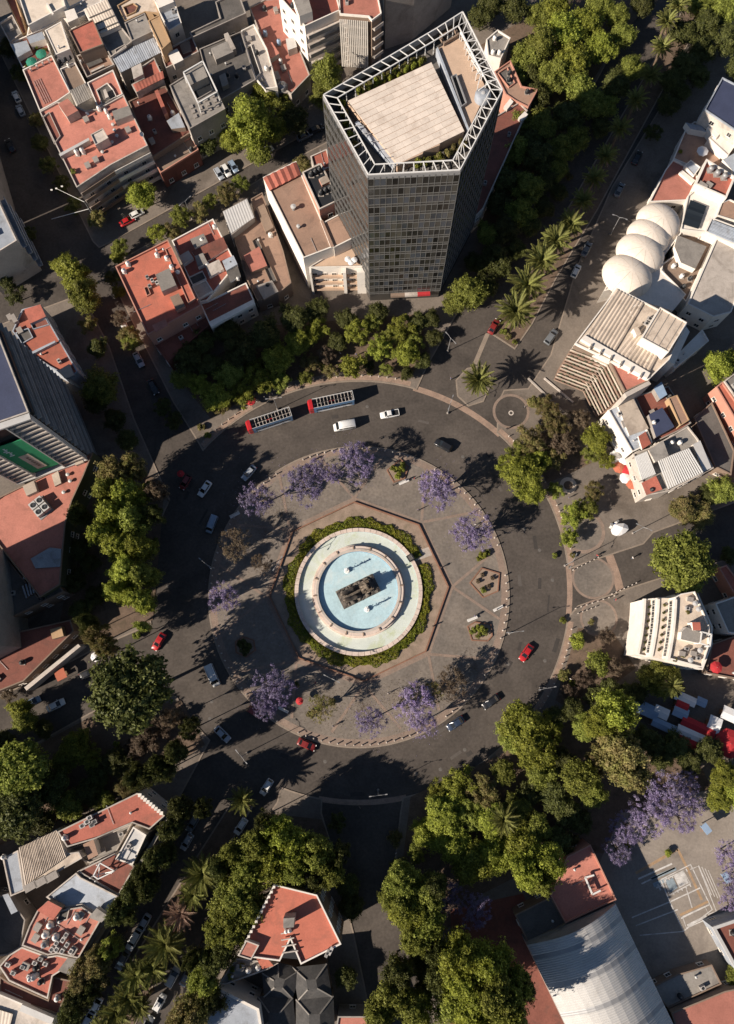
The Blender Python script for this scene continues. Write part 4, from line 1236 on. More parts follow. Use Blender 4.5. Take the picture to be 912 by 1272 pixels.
# ---------------------------------------------------------------- building kit
NAD = (0.0, 0.0)
WIN = {}
def window_mesh(w, h, fm='white_plaster'):
    key = (round(w, 1), round(h, 1), fm)
    if key not in WIN:
        w, h = key[0], key[1]; m = MB(); f = .09; d = .10
        # local: x along the wall, y outward, z up; the pane lies back in the frame
        m.face([(-w / 2 + f, .025, -h / 2 + f), (w / 2 - f, .025, -h / 2 + f), (w / 2 - f, .025, h / 2 - f), (-w / 2 + f, .025, h / 2 - f)][::-1], 1)
        for c, s in (((-w / 2 + f / 2, d / 2, 0), (f, d, h)), ((w / 2 - f / 2, d / 2, 0), (f, d, h)), ((0, d / 2, h / 2 - f / 2), (w - 2 * f, d, f)), ((0, d / 2, -h / 2 + f / 2), (w - 2 * f, d, f)), ((0, .045, 0), (.05, .05, h - 2 * f))):
            m.box(c, s, 0, 0)
        m.box((0, d * .9, -h / 2 - .05), (w + .2, d * 1.8, .09), 0, 0)
        WIN[key] = m.mesh('window', [fm, 'window_glass'])
    return WIN[key]

class Bld:
    def __init__(s, label, pts, H, roof='red_roof', wall='white_plaster', par=0.5, pt=0.25, parm=None, name='house', cat='house', group=None, z0=0.0, tz=None, win=True, phrase=None, world=False, ww=(1.3, 1.4), gap=2.9, fl=3.1):
        s.H, s.label, s.phrase = H, label, phrase or label
        s.poly = ccw(pts if world else polyz(pts, H if tz is None else tz))
        c = centroid(s.poly)
        s.root = thing(name, label, cat, (c[0], c[1], z0), 0, group)
        s.z0 = z0; s.wallm = wall
        MB().prism(s.poly, z0, H, 0, None, False).build('walls', wall, s.root)
        s.inner = offset(s.poly, pt)
        MB().face([(x, y, H - .02) for x, y in s.poly]).build('roof', roof, s.root)
        if par > 0:
            MB().ring(offset(s.poly, -.04), s.inner, H - .06, H + par).build('parapet', parm or wall, s.root)
        # longest edge gives the roof's own direction
        e = max(range(len(s.poly)), key=lambda i: (Vector(s.poly[(i + 1) % len(s.poly)]) - Vector(s.poly[i])).length)
        d = Vector(s.poly[(e + 1) % len(s.poly)]) - Vector(s.poly[e])
        s.ang = math.atan2(d.y, d.x)
        if win: s.windows(ww=ww, gap=gap, fl=fl)
    def edges(s):
        n = len(s.poly)
        for i in range(n):
            a, b = Vector(s.poly[i]), Vector(s.poly[(i + 1) % n])
            d = b - a
            if d.length < .5: continue
            nrm = Vector((d.y, -d.x)).normalized()
            yield i, a, b, nrm
    def windows(s, ww=(1.3, 1.4), gap=2.9, fl=3.1, only=None, zlo=1.7, fm='white_plaster'):
        me = window_mesh(*ww, fm)
        rg = random.Random(int(s.poly[0][0] * 10))
        for i, a, b, nrm in s.edges():
            mid = (a + b) / 2
            if only is None and nrm.dot(Vector(NAD) - mid) <= 2.0: continue
            if only is not None and i not in only: continue
            u, v = proj((mid.x, mid.y, s.H / 2))
            if not (-25 < u < 937 and -25 < v < 1297): continue
            L = (b - a).length
            n = int((L - 1.0) // gap)
            if n < 1: continue
            rows = max(1, int((s.H - s.z0 - .6) // fl))
            rz = math.atan2(nrm.y, nrm.x) - math.pi / 2
            for r in range(rows):
                z = s.z0 + zlo + r * fl
                if z + ww[1] / 2 > s.H - .1: break
                for k in range(n):
                    if rg.random() < .08: continue
                    p = a + (b - a) * ((k + .5) / n)
                    link('window', me, s.root, (p.x - ORG[s.root.name][0], p.y - ORG[s.root.name][1], z - s.z0), (0, 0, rz))
    def block(s, name, pts, z1, mt, wall=None, z0=None, par=0.0, world=False):
        """a raised or lowered piece of the house (stair head, shed, wing), traced at its top"""
        poly = ccw(pts if world else polyz(pts, z1))
        zz = s.H - .02 if z0 is None else z0
        o = MB().prism(poly, zz, z1, 0, 1).build(name, [wall or s.wallm, mt], s.root)
        if par > 0:
            MB().ring(offset(poly, -.03), offset(poly, .2), z1 - .04, z1 + par).build('parapet', wall or s.wallm, o)
        return o
    def well(s, pts, depth=3.0, mt='dark_concrete'):
        """a dark light well: a rimmed shaft with its floor set just over the roof sheet"""
        poly = ccw(polyz(pts, s.H))
        o = MB().ring(poly, offset(poly, .18), s.H - .02, s.H + .45).build('light_well', s.wallm, s.root)
        MB().face([(x, y, s.H + .015) for x, y in offset(poly, .18)]).build('shaded_well_floor', mt, o)
        return o
    def sheet(s, pts, mt, n, z=None, name='roof_panel', lift=.06, slope=0.0, gapf=.0, axis=0):
        """corrugated or panelled roof: n separate panels laid across a four-sided patch"""
        z = s.H + .25 if z is None else z
        q = [Vector(XY(u, v, z)) for u, v in pts]
        if axis: q = q[1:] + q[:1]
        for k in range(n):
            t0, t1 = (k + gapf) / n, (k + 1 - gapf) / n
            a, b = q[0].lerp(q[1], t0), q[0].lerp(q[1], t1)
            d, c = q[3].lerp(q[2], t0), q[3].lerp(q[2], t1)
            ma, md = a.lerp(b, .5), d.lerp(c, .5)
            m = MB()
            ze, zm = z, z + lift
            m.face([(a.x, a.y, ze), (ma.x, ma.y, zm), (md.x, md.y, zm), (d.x, d.y, ze)]); m.face([(ma.x, ma.y, zm), (b.x, b.y, ze), (c.x, c.y, ze), (md.x, md.y, zm)])
            m.face([(a.x, a.y, ze), (b.x, b.y, ze), (b.x, b.y, ze - .12), (a.x, a.y, ze - .12)]); m.face([(d.x, d.y, ze), (d.x, d.y, ze - .12), (c.x, c.y, ze - .12), (c.x, c.y, ze)])
            m.face([(a.x, a.y, ze - .12), (d.x, d.y, ze - .12), (d.x, d.y, ze), (a.x, a.y, ze)]); m.face([(b.x, b.y, ze), (c.x, c.y, ze), (c.x, c.y, ze - .12), (b.x, b.y, ze - .12)])
            if area([a, b, c]) < 0: m.f = [tuple(reversed(f)) for f in m.f]
            m.build(name, mt, s.root)
    def bands(s, i, n, depth=1.2, mt='light_concrete', name='balcony', zlo=3.0, fl=3.1, rail=1.0, th=.25, rm=None):
        """balcony slabs with parapets along edge i"""
        a, b = Vector(s.poly[i]), Vector(s.poly[(i + 1) % len(s.poly)])
        d = (b - a).normalized(); nr = Vector((d.y, -d.x))
        for k in range(n):
            z = s.z0 + zlo + k * fl
            q = [a + d * .15, b - d * .15, b - d * .15 + nr * depth, a + d * .15 + nr * depth]
            o = MB().prism([tuple(x) for x in q], z, z + th, bottom=True).build(name, mt, s.root)
            w = [a + d * .15 + nr * (depth - .12), b - d * .15 + nr * (depth - .12), b - d * .15 + nr * (depth + .02), a + d * .15 + nr * (depth + .02)]
            MB().prism([tuple(x) for x in w], z + .02, z + th + rail, bottom=True).build('balustrade', rm or mt, o)
    def edge_near(s, u, v, z=None):
        p = Vector(XY(u, v, s.H if z is None else z))
        return min(s.edges(), key=lambda e: ((e[1] + e[2]) / 2 - p).length)[0]
    def at(s, u, v, dz=0.0):
        p = P(u, v, s.H + dz); return (p.x, p.y, s.H + dz)
    # loose things that stand on this roof
    def tank(s, u, v, col='black', r=.6, h=1.3, dz=0.0):
        if r < 1.2: r *= .68
        return water_tank(s.at(u, v, dz), col, r, h, s.phrase)
    def unit(s, u, v, w=1.1, d=.9, h=.9, kind='ac', dz=0.0):
        if kind == 'ac': w, d, h = w * .8, d * .75, h * .8
        return roof_unit(s.at(u, v, dz), s.ang, w, d, h, kind, s.phrase)
    def clutter(s, n, seed=0, kinds=('tank_black', 'ac', 'vent', 'pipe', 'box', 'tank_white')):
        rg = random.Random(seed + int(abs(s.poly[0][0]) * 7))
        inn = offset(s.poly, 1.0)
        xs, ys = [p[0] for p in inn], [p[1] for p in inn]; tries = 0; done = []
        while n > 0 and tries < 200:
            tries += 1
            x, y = rg.uniform(min(xs), max(xs)), rg.uniform(min(ys), max(ys))
            if not inside((x, y), inn) or any((x - a) ** 2 + (y - b) ** 2 < 2.6 for a, b in done): continue
            done.append((x, y)); n -= 1; k = rg.choice(kinds)
            loc = (x, y, s.H - .02)
            if k == 'tank_black': water_tank(loc, 'black', .55, 1.2, s.phrase)
            elif k == 'tank_white': water_tank(loc, 'white', .55, 1.2, s.phrase)
            elif k == 'ac': roof_unit(loc, s.ang, 1.1, .8, .8, 'ac', s.phrase)
            elif k == 'vent': roof_unit(loc, s.ang, .6, .6, .7, 'vent', s.phrase)
            elif k == 'box': roof_unit(loc, s.ang, 1.6, 1.2, .6, 'box', s.phrase)
            elif k == 'pipe': roof_unit(loc, s.ang + rg.choice((0, 1.5708)), rg.uniform(3, 5), .12, .15, 'pipe', s.phrase)
            elif k == 'dish': dish(loc, rg.uniform(0, 6), s.phrase)

TK = {}
def water_tank(loc, col, r, h, where):
    col_m = {'black': 'black_plastic', 'white': 'white_plastic', 'grey': 'steel_grey', 'blue': 'canvas_blue'}[col]
    t = thing('water_tank', '%s water tank on %s' % (col, where), 'water tank', loc, 0, 'roof water tanks')
    key = (col_m, round(r, 2), round(h, 2))
    if key not in TK:
        TK[key] = (MB().lathe([(r * .96, 0), (r, .06), (r, h * .3), (r * .97, h * .33), (r, h * .36), (r, h * .72), (r * .86, h * .86), (r * .34, h * .98)], n=16).mesh('tank', col_m, smooth=True),
                   MB().lathe([(r * .36, h * .96), (r * .36, h * 1.04), (.01, h * 1.08)], n=12).mesh('lid', 'dark_concrete' if col != 'white' else 'steel_grey'),
                   MB().box((0, 0, .08), (r * 2.2, r * 2.2, .16)).mesh('base', 'concrete'))
    a, b, c = TK[key]
    tk = link('tank', a, t, (0, 0, .15)); link('lid', b, tk); link('base', c, t)
    return t
UN = {}
def roof_unit(loc, rz, w, d, h, kind, where):
    nm = {'ac': ('air_conditioner', 'grey air conditioner', 'air conditioner'), 'vent': ('roof_vent', 'small pale roof vent', 'vent'), 'box': ('roof_crate', 'low pale utility box', 'box'), 'pipe': ('roof_pipe', 'thin grey pipe lying', 'pipe')}[kind]
    t = thing(nm[0], '%s on %s' % (nm[1], where), nm[2], loc, rz, nm[0].replace('_', ' ') + 's on the roofs')
    key = (kind, round(w, 1), round(d, 1), round(h, 1))
    if key not in UN:
        if kind == 'ac':
            UN[key] = [('casing', MB().box((0, 0, h / 2 + .1), (w, d, h)).mesh('casing', 'unit_casing')), ('fan', MB().lathe([(d * .38, h + .11), (d * .38, h + .15), (.02, h + .13)], n=14).mesh('fan', 'black_plastic')), ('feet', MB().box((-w * .35, 0, .05), (.1, d, .1)).box((w * .35, 0, .05), (.1, d, .1)).mesh('feet', 'steel_grey'))]
        elif kind == 'vent':
            UN[key] = [('stack', MB().lathe([(w * .3, 0), (w * .3, h)], n=10).mesh('stack', 'steel_grey')), ('cowl', MB().lathe([(w * .5, h), (w * .5, h + .12), (.02, h + .28)], n=10).mesh('cowl', 'pale_metal'))]
        elif kind == 'box':
            UN[key] = [('casing', MB().box((0, 0, h / 2), (w, d, h)).mesh('casing', 'light_concrete')), ('cover', MB().box((0, 0, h + .04), (w + .14, d + .14, .08)).mesh('cover', 'concrete'))]
        else:
            UN[key] = [('tube', MB().tube([(-w / 2, 0, .14), (w / 2, 0, .14)], [.06, .06], 6).mesh('tube', 'steel_grey')), ('bracket', MB().box((-w * .3, 0, .05), (.1, .25, .1)).box((w * .3, 0, .05), (.1, .25, .1)).mesh('bracket', 'concrete'))]
    for n, me in UN[key]: link(n, me, t)
    return t
def dish(loc, rz, where):
    t = thing('satellite_dish', 'white satellite dish on %s' % where, 'satellite dish', loc, rz, 'satellite dishes')
    link('reflector', MB().lathe([(.02, 0), (.3, .05), (.55, .18)], n=14).mesh('reflector', 'white_plastic'), t, (0, 0, 1.0), (.8, 0, 0))
    link('mast', MB().tube([(0, 0, 0), (0, 0, 1.0)], [.05, .05], 6).mesh('mast', 'steel_grey'), t)
    return t
def umbrella(u, v, r, col, label, z=PZ, h=2.4, name='parasol'):
    p = P(u, v, z + h)
    t = thing(name, label, 'parasol', (p.x, p.y, z), random.uniform(0, 1))
    m = MB(); n = 8
    for k in range(n):
        a0, a1 = 2 * math.pi * k / n, 2 * math.pi * (k + 1) / n
        e0, e1 = (r * math.cos(a0), r * math.sin(a0), h - r * .28), (r * math.cos(a1), r * math.sin(a1), h - r * .28)
        m0 = (r * .5 * math.cos(a0), r * .5 * math.sin(a0), h - r * .10); m1 = (r * .5 * math.cos(a1), r * .5 * math.sin(a1), h - r * .10)
        m.face([(0, 0, h), m0, m1]); m.face([m0, e0, e1, m1]); m.face([e0, (e0[0], e0[1], e0[2] - .18), (e1[0], e1[1], e1[2] - .18), e1])
    link('canopy', m.mesh('canopy', col), t)
    link('pole', MB().tube([(0, 0, 0), (0, 0, h + .15)], [.035, .03], 6).mesh('pole', 'steel_white'), t)
    link('foot', MB().lathe([(.3, 0), (.3, .08), (.05, .12)], n=10).mesh('foot', 'concrete'), t)
    return t
# ---------------------------------------------------------------- glass office tower
TH = 52.0
tw_px = [(401, 119), (542, 36), (575, 15), (625, 113), (572, 213), (457, 219)]
TP = ccw(polyz(tw_px, TH))
tc_ = centroid(TP)
tw = thing('office_tower', 'tall dark glass office tower with a white roof frame', 'building', (tc_[0], tc_[1], 0.12))
MB().prism(offset(TP, .22), .12, TH - 1.0, 0, None, False).build('core_walls', 'spandrel_glass', tw)
NF = 15
zb, zt = 4.2, TH - .9
FH = (zt - zb) / NF
def tower_edge(u, v):
    p = Vector(XY(u, v, TH))
    return min(range(len(TP)), key=lambda i: ((Vector(TP[i]) + Vector(TP[(i + 1) % len(TP)])) / 2 - p).length)
faces = {'front': tower_edge(515, 216), 'left': tower_edge(429, 169), 'right': tower_edge(598, 163)}
for nm, ei in [('face%d' % i, i) for i in range(len(TP))]:
    a, b = Vector(TP[ei]), Vector(TP[(ei + 1) % len(TP)])
    L = (b - a).length; d = (b - a) / L; nr = Vector((d.y, -d.x))
    nc = 15 if ei == faces['front'] else max(3, int(L / 1.55))
    rz = math.atan2(nr.y, nr.x) - math.pi / 2
    if abs(d.x) < 1e-9 and abs(d.y) < 1e-9: continue
    cw = L / nc
    lo = ORG[tw.name]
    visible = nr.dot(-(a + b) / 2) > 0
    indiv = ei in (faces['front'],)
    pane = MB().face([(-cw / 2 + .10, 0, -FH * .31), (-cw / 2 + .10, 0, FH * .31), (cw / 2 - .10, 0, FH * .31), (cw / 2 - .10, 0, -FH * .31)][::1]).mesh('pane', 'tower_glass')
    pane2, pane3 = pane.copy(), pane.copy(); pane2.materials[0] = MAT['tower_glass_blind']; pane3.materials[0] = MAT['tower_glass_blue']
    # window panes: the ones that show largest are single parts, the others one part per face
    rest = MB(); sp = MB()
    for r in range(NF):
        z = zb + r * FH
        for c in range(nc):
            p = a + d * (c + .5) * cw + nr * .02
            if indiv:
                rr = random.Random(r * 100 + c); kk_ = (pane, pane, pane, pane2, pane3, pane3)[rr.randrange(6)] if r not in (9, 10, 12) else (pane3, pane3, pane2)[rr.randrange(3)]  # bluer panes in some rows paint a reflection into the facade
                link('pane', kk_, tw, (p.x - lo[0], p.y - lo[1], z + FH * .62 - lo[2]), (rr.uniform(-.006, .006), 0, rz + rr.uniform(-.006, .006)))
            else:
                q0, q1 = p - d * (cw / 2 - .10), p + d * (cw / 2 - .10)
                rest.face([(q0.x, q0.y, z + FH * .31), (q1.x, q1.y, z + FH * .31), (q1.x, q1.y, z + FH * .93), (q0.x, q0.y, z + FH * .93)])
        for c in range(nc):
            q0, q1 = a + d * (c * cw + .1) + nr * .0, a + d * ((c + 1) * cw - .1) + nr * .0
            sp.face([(q0.x, q0.y, z + .05), (q1.x, q1.y, z + .05), (q1.x, q1.y, z + FH * .25), (q0.x, q0.y, z + FH * .25)])
    if not indiv:
        o = rest.build('pane_rows', 'tower_glass', tw); o['kind'] = 'stuff'
    o = sp.build('spandrel_rows', 'spandrel_glass', tw); o['kind'] = 'stuff'
    # mullions: each vertical profile is a part, the floor transoms too
    for c in range(nc + 1):
        p = a + d * c * cw + nr * .03
        MB().bar((p.x, p.y, zb - .3), (p.x, p.y, TH - .4), .07, .12).build('mullion', 'tower_mullion', tw)
    for r in range(NF + 1):
        for dz, w in ((0.0, .10), (FH * .28, .06)):
            if r == NF and dz > 0: continue
            z = zb + r * FH + dz
            p0, p1 = a + d * .08 + nr * .045, b - d * .08 + nr * .045
            MB().bar((p0.x, p0.y, z), (p1.x, p1.y, z), .10, w).build('transom', 'tower_mullion', tw)
MB().prism(offset(TP, .6), .12, 4.2, 0).build('ground_floor', 'dark_concrete', tw)
# red shop sign over the entrance, with a pale panel
ei = faces['front']
a, b = Vector(TP[ei]), Vector(TP[(ei + 1) % len(TP)]); d = (b - a).normalized(); nr = Vector((d.y, -d.x))
for f0, f1, mt in ((.30, .50, 'brown_wall'), (.50, .68, 'light_concrete'), (.68, .86, 'canvas_red')):
    l0, l1 = (a, b) if proj((*a, 4))[0] < proj((*b, 4))[0] else (b, a)
    q0, q1 = l0.lerp(l1, f0), l0.lerp(l1, f1)
    q = [tuple(q0 + nr * .05), tuple(q1 + nr * .05), tuple(q1 + nr * .9), tuple(q0 + nr * .9)]
    MB().prism(q, 3.2, 4.0, bottom=True).build('entrance_canopy', mt, tw)
# roof: slab, parapet gutter, planted strip, raised paved deck, terrace
ins = offset(TP, 2.6)
MB().face([(x, y, TH - 3.2) for x, y in offset(TP, .25)]).build('roof_slab', 'dark_concrete', tw)
MB().ring(TP, offset(TP, .3), TH - 1.0, TH + .12).build('parapet', 'steel_grey', tw)
# white steel frame: outer and inner rail with rungs
o1, o2 = offset(TP, .15), offset(TP, 2.3)
ntp = len(TP)
for i in range(ntp):
    j = (i + 1) % ntp
    for poly_, zz in ((o1, TH + .35), (o2, TH + .35)):
        p, q = poly_[i], poly_[j]
        MB().bar((*p, zz), (*q, zz), .2, .2).build('frame_rail', 'steel_white', tw)
    L = (Vector(o1[i]) - Vector(o1[j])).length
    n = max(2, int(round(L / 2.35)))
    zig = i in (tower_edge(598, 163), tower_edge(600, 64))
    for k in range(n + 1):
        p, q = Vector(o1[i]).lerp(Vector(o1[j]), k / n), Vector(o2[i]).lerp(Vector(o2[j]), k / n)
        if k < n: MB().bar((p.x, p.y, TH + .35), (q.x, q.y, TH + .35), .14, .14).build('frame_rung', 'steel_white', tw)
        MB().bar((q.x, q.y, TH - 3.1), (q.x, q.y, TH + .2), .16).build('frame_post', 'steel_white', tw)
        if zig and k < n:
            q2 = Vector(o2[i]).lerp(Vector(o2[j]), (k + 1) / n)
            MB().bar((p.x, p.y, TH + .38), (q2.x, q2.y, TH + .38), .1).build('frame_brace', 'steel_white', tw)
# deck
def tpx(pts, z): return ccw(polyz(pts, z))
dz_ = TH - .6
deck = [Vector(XY(u, v, dz_)) for u, v in ((432, 125), (536, 77), (577, 164), (496, 205))]
cut = tpx([(432, 125), (536, 77), (577, 163), (546, 177), (546.5, 180), (526, 188), (525, 191), (494, 204)], dz_ - .04)
MB().prism(cut, TH - 3.2, dz_ - .06).build('deck_base', 'tower_tile', tw)
A, B, Cc, D = [Vector(XY(u, v, dz_)) for u, v in ((432, 125), (536, 77), (577, 163), (494, 204))]
NR, NCc = 13, 9
dk = MB()
for r in range(NR):
    f0, f1 = r / NR + .0028, (r + 1) / NR - .0028
    nn = NCc + (r % 2)
    for c in range(nn):
        g0, g1 = c / nn + .0007, (c + 1) / nn - .0007
        q = []
        for g_, f_ in ((g0, f0), (g1, f0), (g1, f1), (g0, f1)):
            t_ = A.lerp(B, g_).lerp(D.lerp(Cc, g_), f_); q.append((t_.x, t_.y))
        MB().prism(q, dz_ - .06, dz_ + random.uniform(0, .02)).build('deck_slab', 'tower_deck', tw)
# terrace behind, beige tiles, pits and stair
ter = tpx([(545, 57), (573, 44), (605, 112), (583, 160), (577, 158)], TH - 1.6)
MB().prism(ter, TH - 3.2, TH - 1.6).build('terrace', 'tower_tile', tw)
pit = tpx([(560, 97), (567, 94), (580, 130), (573, 135)], TH - 1.5)
o = MB().ring(pit, offset(pit, .2), TH - 1.62, TH - .9).build('pit_rim', 'steel_grey', tw)
MB().face([(x, y, TH - 1.57) for x, y in offset(pit, .2)]).build('pit_cover', 'black_plastic', o)
stp = tpx([(546, 44), (565, 33), (571, 42), (552, 54)], TH - .8)
MB().ring(stp, offset(stp, .35), TH - 1.6, TH - .8).build('stair_head', 'brown_wall', tw)
MB().face([(x, y, TH - 1.55) for x, y in offset(stp, .35)]).build('stair_cover', 'black_plastic', tw)
wall_ = tpx([(542, 60), (544, 58), (583, 160), (581, 162)], TH - 1.0)
MB().prism(wall_, TH - 3.2, TH - 1.0).build('terrace_wall', 'blue_grey', tw)
# braces of a gantry on the terrace
for (u0, v0), (u1, v1) in (((572, 40), (600, 95)), ((578, 52), (588, 48)), ((583, 66), (594, 60)), ((588, 80), (600, 72)), ((592, 92), (606, 85)), ((580, 60), (590, 78)), ((586, 74), (597, 92)), ((594, 105), (598, 90)), ((595, 112), (612, 100))):
    p, q = P(u0, v0, TH + .2), P(u1, v1, TH + .2)
    MB().bar(p, q, .18).build('gantry_bar', 'steel_white', tw)
    MB().bar((p.x, p.y, TH - 1.6), p, .14).build('gantry_post', 'steel_white', tw)
p = P(600, 118, TH - .5)
wt = thing('water_cistern', 'round pale blue cistern on the terrace of the glass tower', 'water tank', (p.x, p.y, TH - 1.6))
link('tank', MB().lathe([(1.6, 0), (1.6, 1.3), (1.2, 1.6), (.3, 1.75)], n=24).mesh('tank', 'blue_grey', smooth=True), wt)
link('lid', MB().lathe([(.4, 1.7), (.4, 1.85), (.02, 1.9)], n=12).mesh('lid', 'pale_metal'), wt)
# glazed slope left of the deck
sl = [P(u, v, TH - 1.2) for u, v in ((441, 152), (445, 150), (497, 203), (490, 206))]
q = [(p.x, p.y) for p in sl]
MB().prism(ccw(q), TH - 3.0, TH - 1.2).build('glazed_strip', 'blue_grey', tw)
for k in range(6):
    f = k / 5
    p0 = P(441 + 49 * f, 156 + 50 * f, TH - 1.1); p1 = P(452 + 45 * f, 156 + 48 * f, TH - .5)
    MB().bar(p0, p1, .12).build('glazing_bar', 'steel_grey', tw)
# planters with shrubs round the deck
for u, v in [(452 + k * 9, 108 - k * 4.3) for k in range(9)] + [(424 + k * 4, 128 + k * 13) for k in range(5)] + [(548 + k * 9, 195 - k * 6) for k in range(4)] + [(520 + k * 8, 203 - k * 2) for k in range(4)] + [(448 + k * 9, 112 - k * 4.3) for k in range(9)]:
    p = P(u, v, TH - 2.0)
    t = thing('roof_shrub', 'green shrub planted beside the paved deck of the glass tower', 'shrub', (p.x, p.y, TH - 3.2), random.uniform(0, 6), 'shrubs on the tower roof', scale=(1.25, 1.25, 2.0))
    link('foliage', SHRUBS[('leaf_mid', 'leaf_bright', 'leaf_olive')[int(u) % 3]][0], t); link('stem', SHRUB_STEM, t)
# ---------------------------------------------------------------- the city blocks
# ---- block north-west of the side street
b = Bld('large flat cream roof at the top left corner of the photo', [(21, -12), (36, 33), (82, 9), (74, -20)], 11, 'cream_roof', 'white_plaster', .5, phrase='the large cream roof in the top left corner')
b.block('ridge_wall', [(57, 4), (59, 3), (67, 17), (65, 18)], 11.6, 'white_plaster'); b.clutter(1, 1, ('vent',))
b = Bld('long pale terrace house below the large cream roof', [(36, 35), (84, 11), (122, -8), (130, 8), (92, 27), (78, 24), (54, 37), (34, 46)], 8.5, 'light_concrete', 'white_plaster', .4, phrase='the pale terrace under the cream roof')
b.block('stair_head', [(80, 14), (92, 10), (97, 22), (84, 28)], 10.5, 'white_plaster'); b.clutter(2, 2, ('vent', 'box'))
b = Bld('narrow grey-roofed house at the left edge beside the red passage', [(0, 30), (16, 20), (28, 43), (13, 54)], 8, 'grey_roof', 'light_concrete', .5, phrase='the narrow grey roof near the left edge'); b.clutter(1, 3, ('box',))
b = Bld('red strip house between the narrow grey roof and the cream roof', [(8, 0), (19, -4), (34, 42), (29, 44), (17, 19)], 6.5, 'dull_red', 'ochre_wall', .4, phrase='the red passage roof')
b = Bld('small blue-grey roof terrace house with green parasols', [(13, 55), (34, 46), (54, 38), (64, 68), (29, 86)], 7.5, 'dull_red', 'white_plaster', .5, phrase='the terrace with green parasols')
b.block('shed', [(14, 55), (33, 50), (38, 62), (22, 71)], 9.0, 'blue_grey'); b.block('shed', [(33, 46), (52, 39), (56, 48), (37, 54)], 9.6, 'blue_grey')
umbrella(50, 65, 1.5, 'canvas_green', 'green parasol on the small terrace, nearer the cream wall', b.H, 2.3); umbrella(38, 75, 1.5, 'canvas_green', 'green parasol on the small terrace, nearer the street', b.H, 2.3)
for u, v in ((44, 58), (55, 60), (33, 80)): shrub(u, v, 4, 'leaf_mid', 'potted shrub on the terrace with green parasols', b.H)
b = Bld('cream gabled house standing over a row of black tanks', [(56, 38), (76, 27), (87, 61), (70, 68)], 11.5, 'cream_roof', 'white_plaster', .15, phrase='the cream house'); b.clutter(1, 4, ('vent',))
b = Bld('low dark service roof crowded with black water tanks', [(67, 71), (87, 63), (94, 78), (74, 86)], 8.5, 'dark_concrete', 'concrete', .4, phrase='the low dark service roof')
for u, v in ((72, 71), (78, 68), (84, 66), (75, 78), (82, 75), (88, 72)): b.tank(u, v, 'black', .75, 1.4)
b = Bld('tall house with a plain square red roof', [(86, 39), (116, 25), (129, 56), (100, 67)], 12.5, 'red_roof', 'brown_wall', .35, phrase='the plain square red roof')
b = Bld('brown sunken terrace house below the square red roof', [(96, 71), (129, 60), (143, 82), (109, 98)], 8.5, 'brown_roof', 'brown_wall', .6, parm='light_concrete', phrase='the brown sunken terrace')
b.block('planter', [(106, 77), (124, 70), (128, 76), (110, 84)], 9.1, 'dark_concrete'); b.tank(102, 78, 'grey', .5, 1.0)
b.block('pergola_beam', [(112, 88), (129, 80), (130, 82), (113, 90)], 9.3, 'light_concrete')
b = Bld('broad weathered red roof along the dark street', [(29, 88), (65, 70), (88, 116), (72, 127), (50, 139)], 9, 'pink_roof', 'white_plaster', .45, phrase='the broad weathered red roof')
for k in range(4):
    p0, p1 = P(39 + k * 2.6, 95 - k, 9.2), P(58 + k * 2.6, 134 - k, 9.2); roof_unit(((p0.x + p1.x) / 2, (p0.y + p1.y) / 2, 9), math.atan2(p1.y - p0.y, p1.x - p0.x), 8, .12, .15, 'pipe', b.phrase)
for k in range(4): b.block('parapet_pier', [(36 + k * 7.5, 84.5 - k * 3.7), (38 + k * 7.5, 83.5 - k * 3.7), (39 + k * 7.5, 85.5 - k * 3.7), (37 + k * 7.5, 86.5 - k * 3.7)], 9.9, 'light_concrete')
b = Bld('narrow brown and grey roofed house between two red roofs', [(75, 87), (94, 79), (116, 121), (96, 133)], 8.8, 'brown_wall', 'white_plaster', .45, phrase='the narrow brown roof')
b.sheet([(87, 112), (106, 103), (115, 121), (96, 131)], 'grey_roof', 8, 9.4); b.tank(86, 83, 'white', .55, 1.1)
b = Bld('pink-red roof with a notched light well', [(109, 104), (141, 88), (153, 118), (122, 134)], 10, 'pink_roof', 'white_plaster', .45, phrase='the pink roof with the light well')
b.well([(120, 113), (134, 104), (141, 112), (146, 122), (127, 131)]); b.block('chimney', [(128, 112), (131, 110), (135, 120), (131, 122)], 11.2, 'light_concrete')
b = Bld('house with cream corrugated roof panels at the top edge', [(104, 12), (133, -2), (150, 32), (122, 44)], 11, 'cream_roof', 'white_plaster', .1, phrase='the cream corrugated roof')
b.sheet([(105, 11), (133, -1), (149, 31), (122, 43)], 'cream_roof', 9, 11.4)
for f in (.35, .62, .88):
    p0, p1 = P(105 + 17 * f, 11 + 32 * f, 11.55), P(133 + 16 * f, -1 + 32 * f, 11.55); MB().bar(p0, p1, .35, .12).build('roof_seam', 'dark_concrete', b.root)
b = Bld('grey concrete roof between the cream corrugated roof and the blue sheet roof', [(124, 45), (150, 33), (165, 52), (138, 72)], 10, 'grey_roof', 'light_concrete', .35, phrase='the plain grey concrete roof')
b.well([(143, 63), (156, 56), (158, 60), (145, 68)])
b = Bld('long house under a blue-grey corrugated sheet roof', [(139, 71), (191, 45), (200, 65), (150, 90)], 9, 'blue_grey', 'concrete', .1, phrase='the blue-grey sheet roof')
b.sheet([(139, 71), (191, 45), (200, 65), (150, 90)], 'blue_grey', 22, 9.5)
b = Bld('grey roof box beside the ochre wall near the top', [(155, 29), (180, 17), (189, 40), (164, 52)], 11, 'grey_roof', 'concrete', .3, phrase='the grey roof beside the ochre wall'); b.clutter(1, 5, ('vent',))
b = Bld('tan-roofed house with a dark skylight at the top edge', [(146, 8), (170, -6), (190, -8), (198, 18), (181, 16), (155, 28)], 10, 'beige_roof', 'ochre_wall', .4, phrase='the tan roof at the top edge')
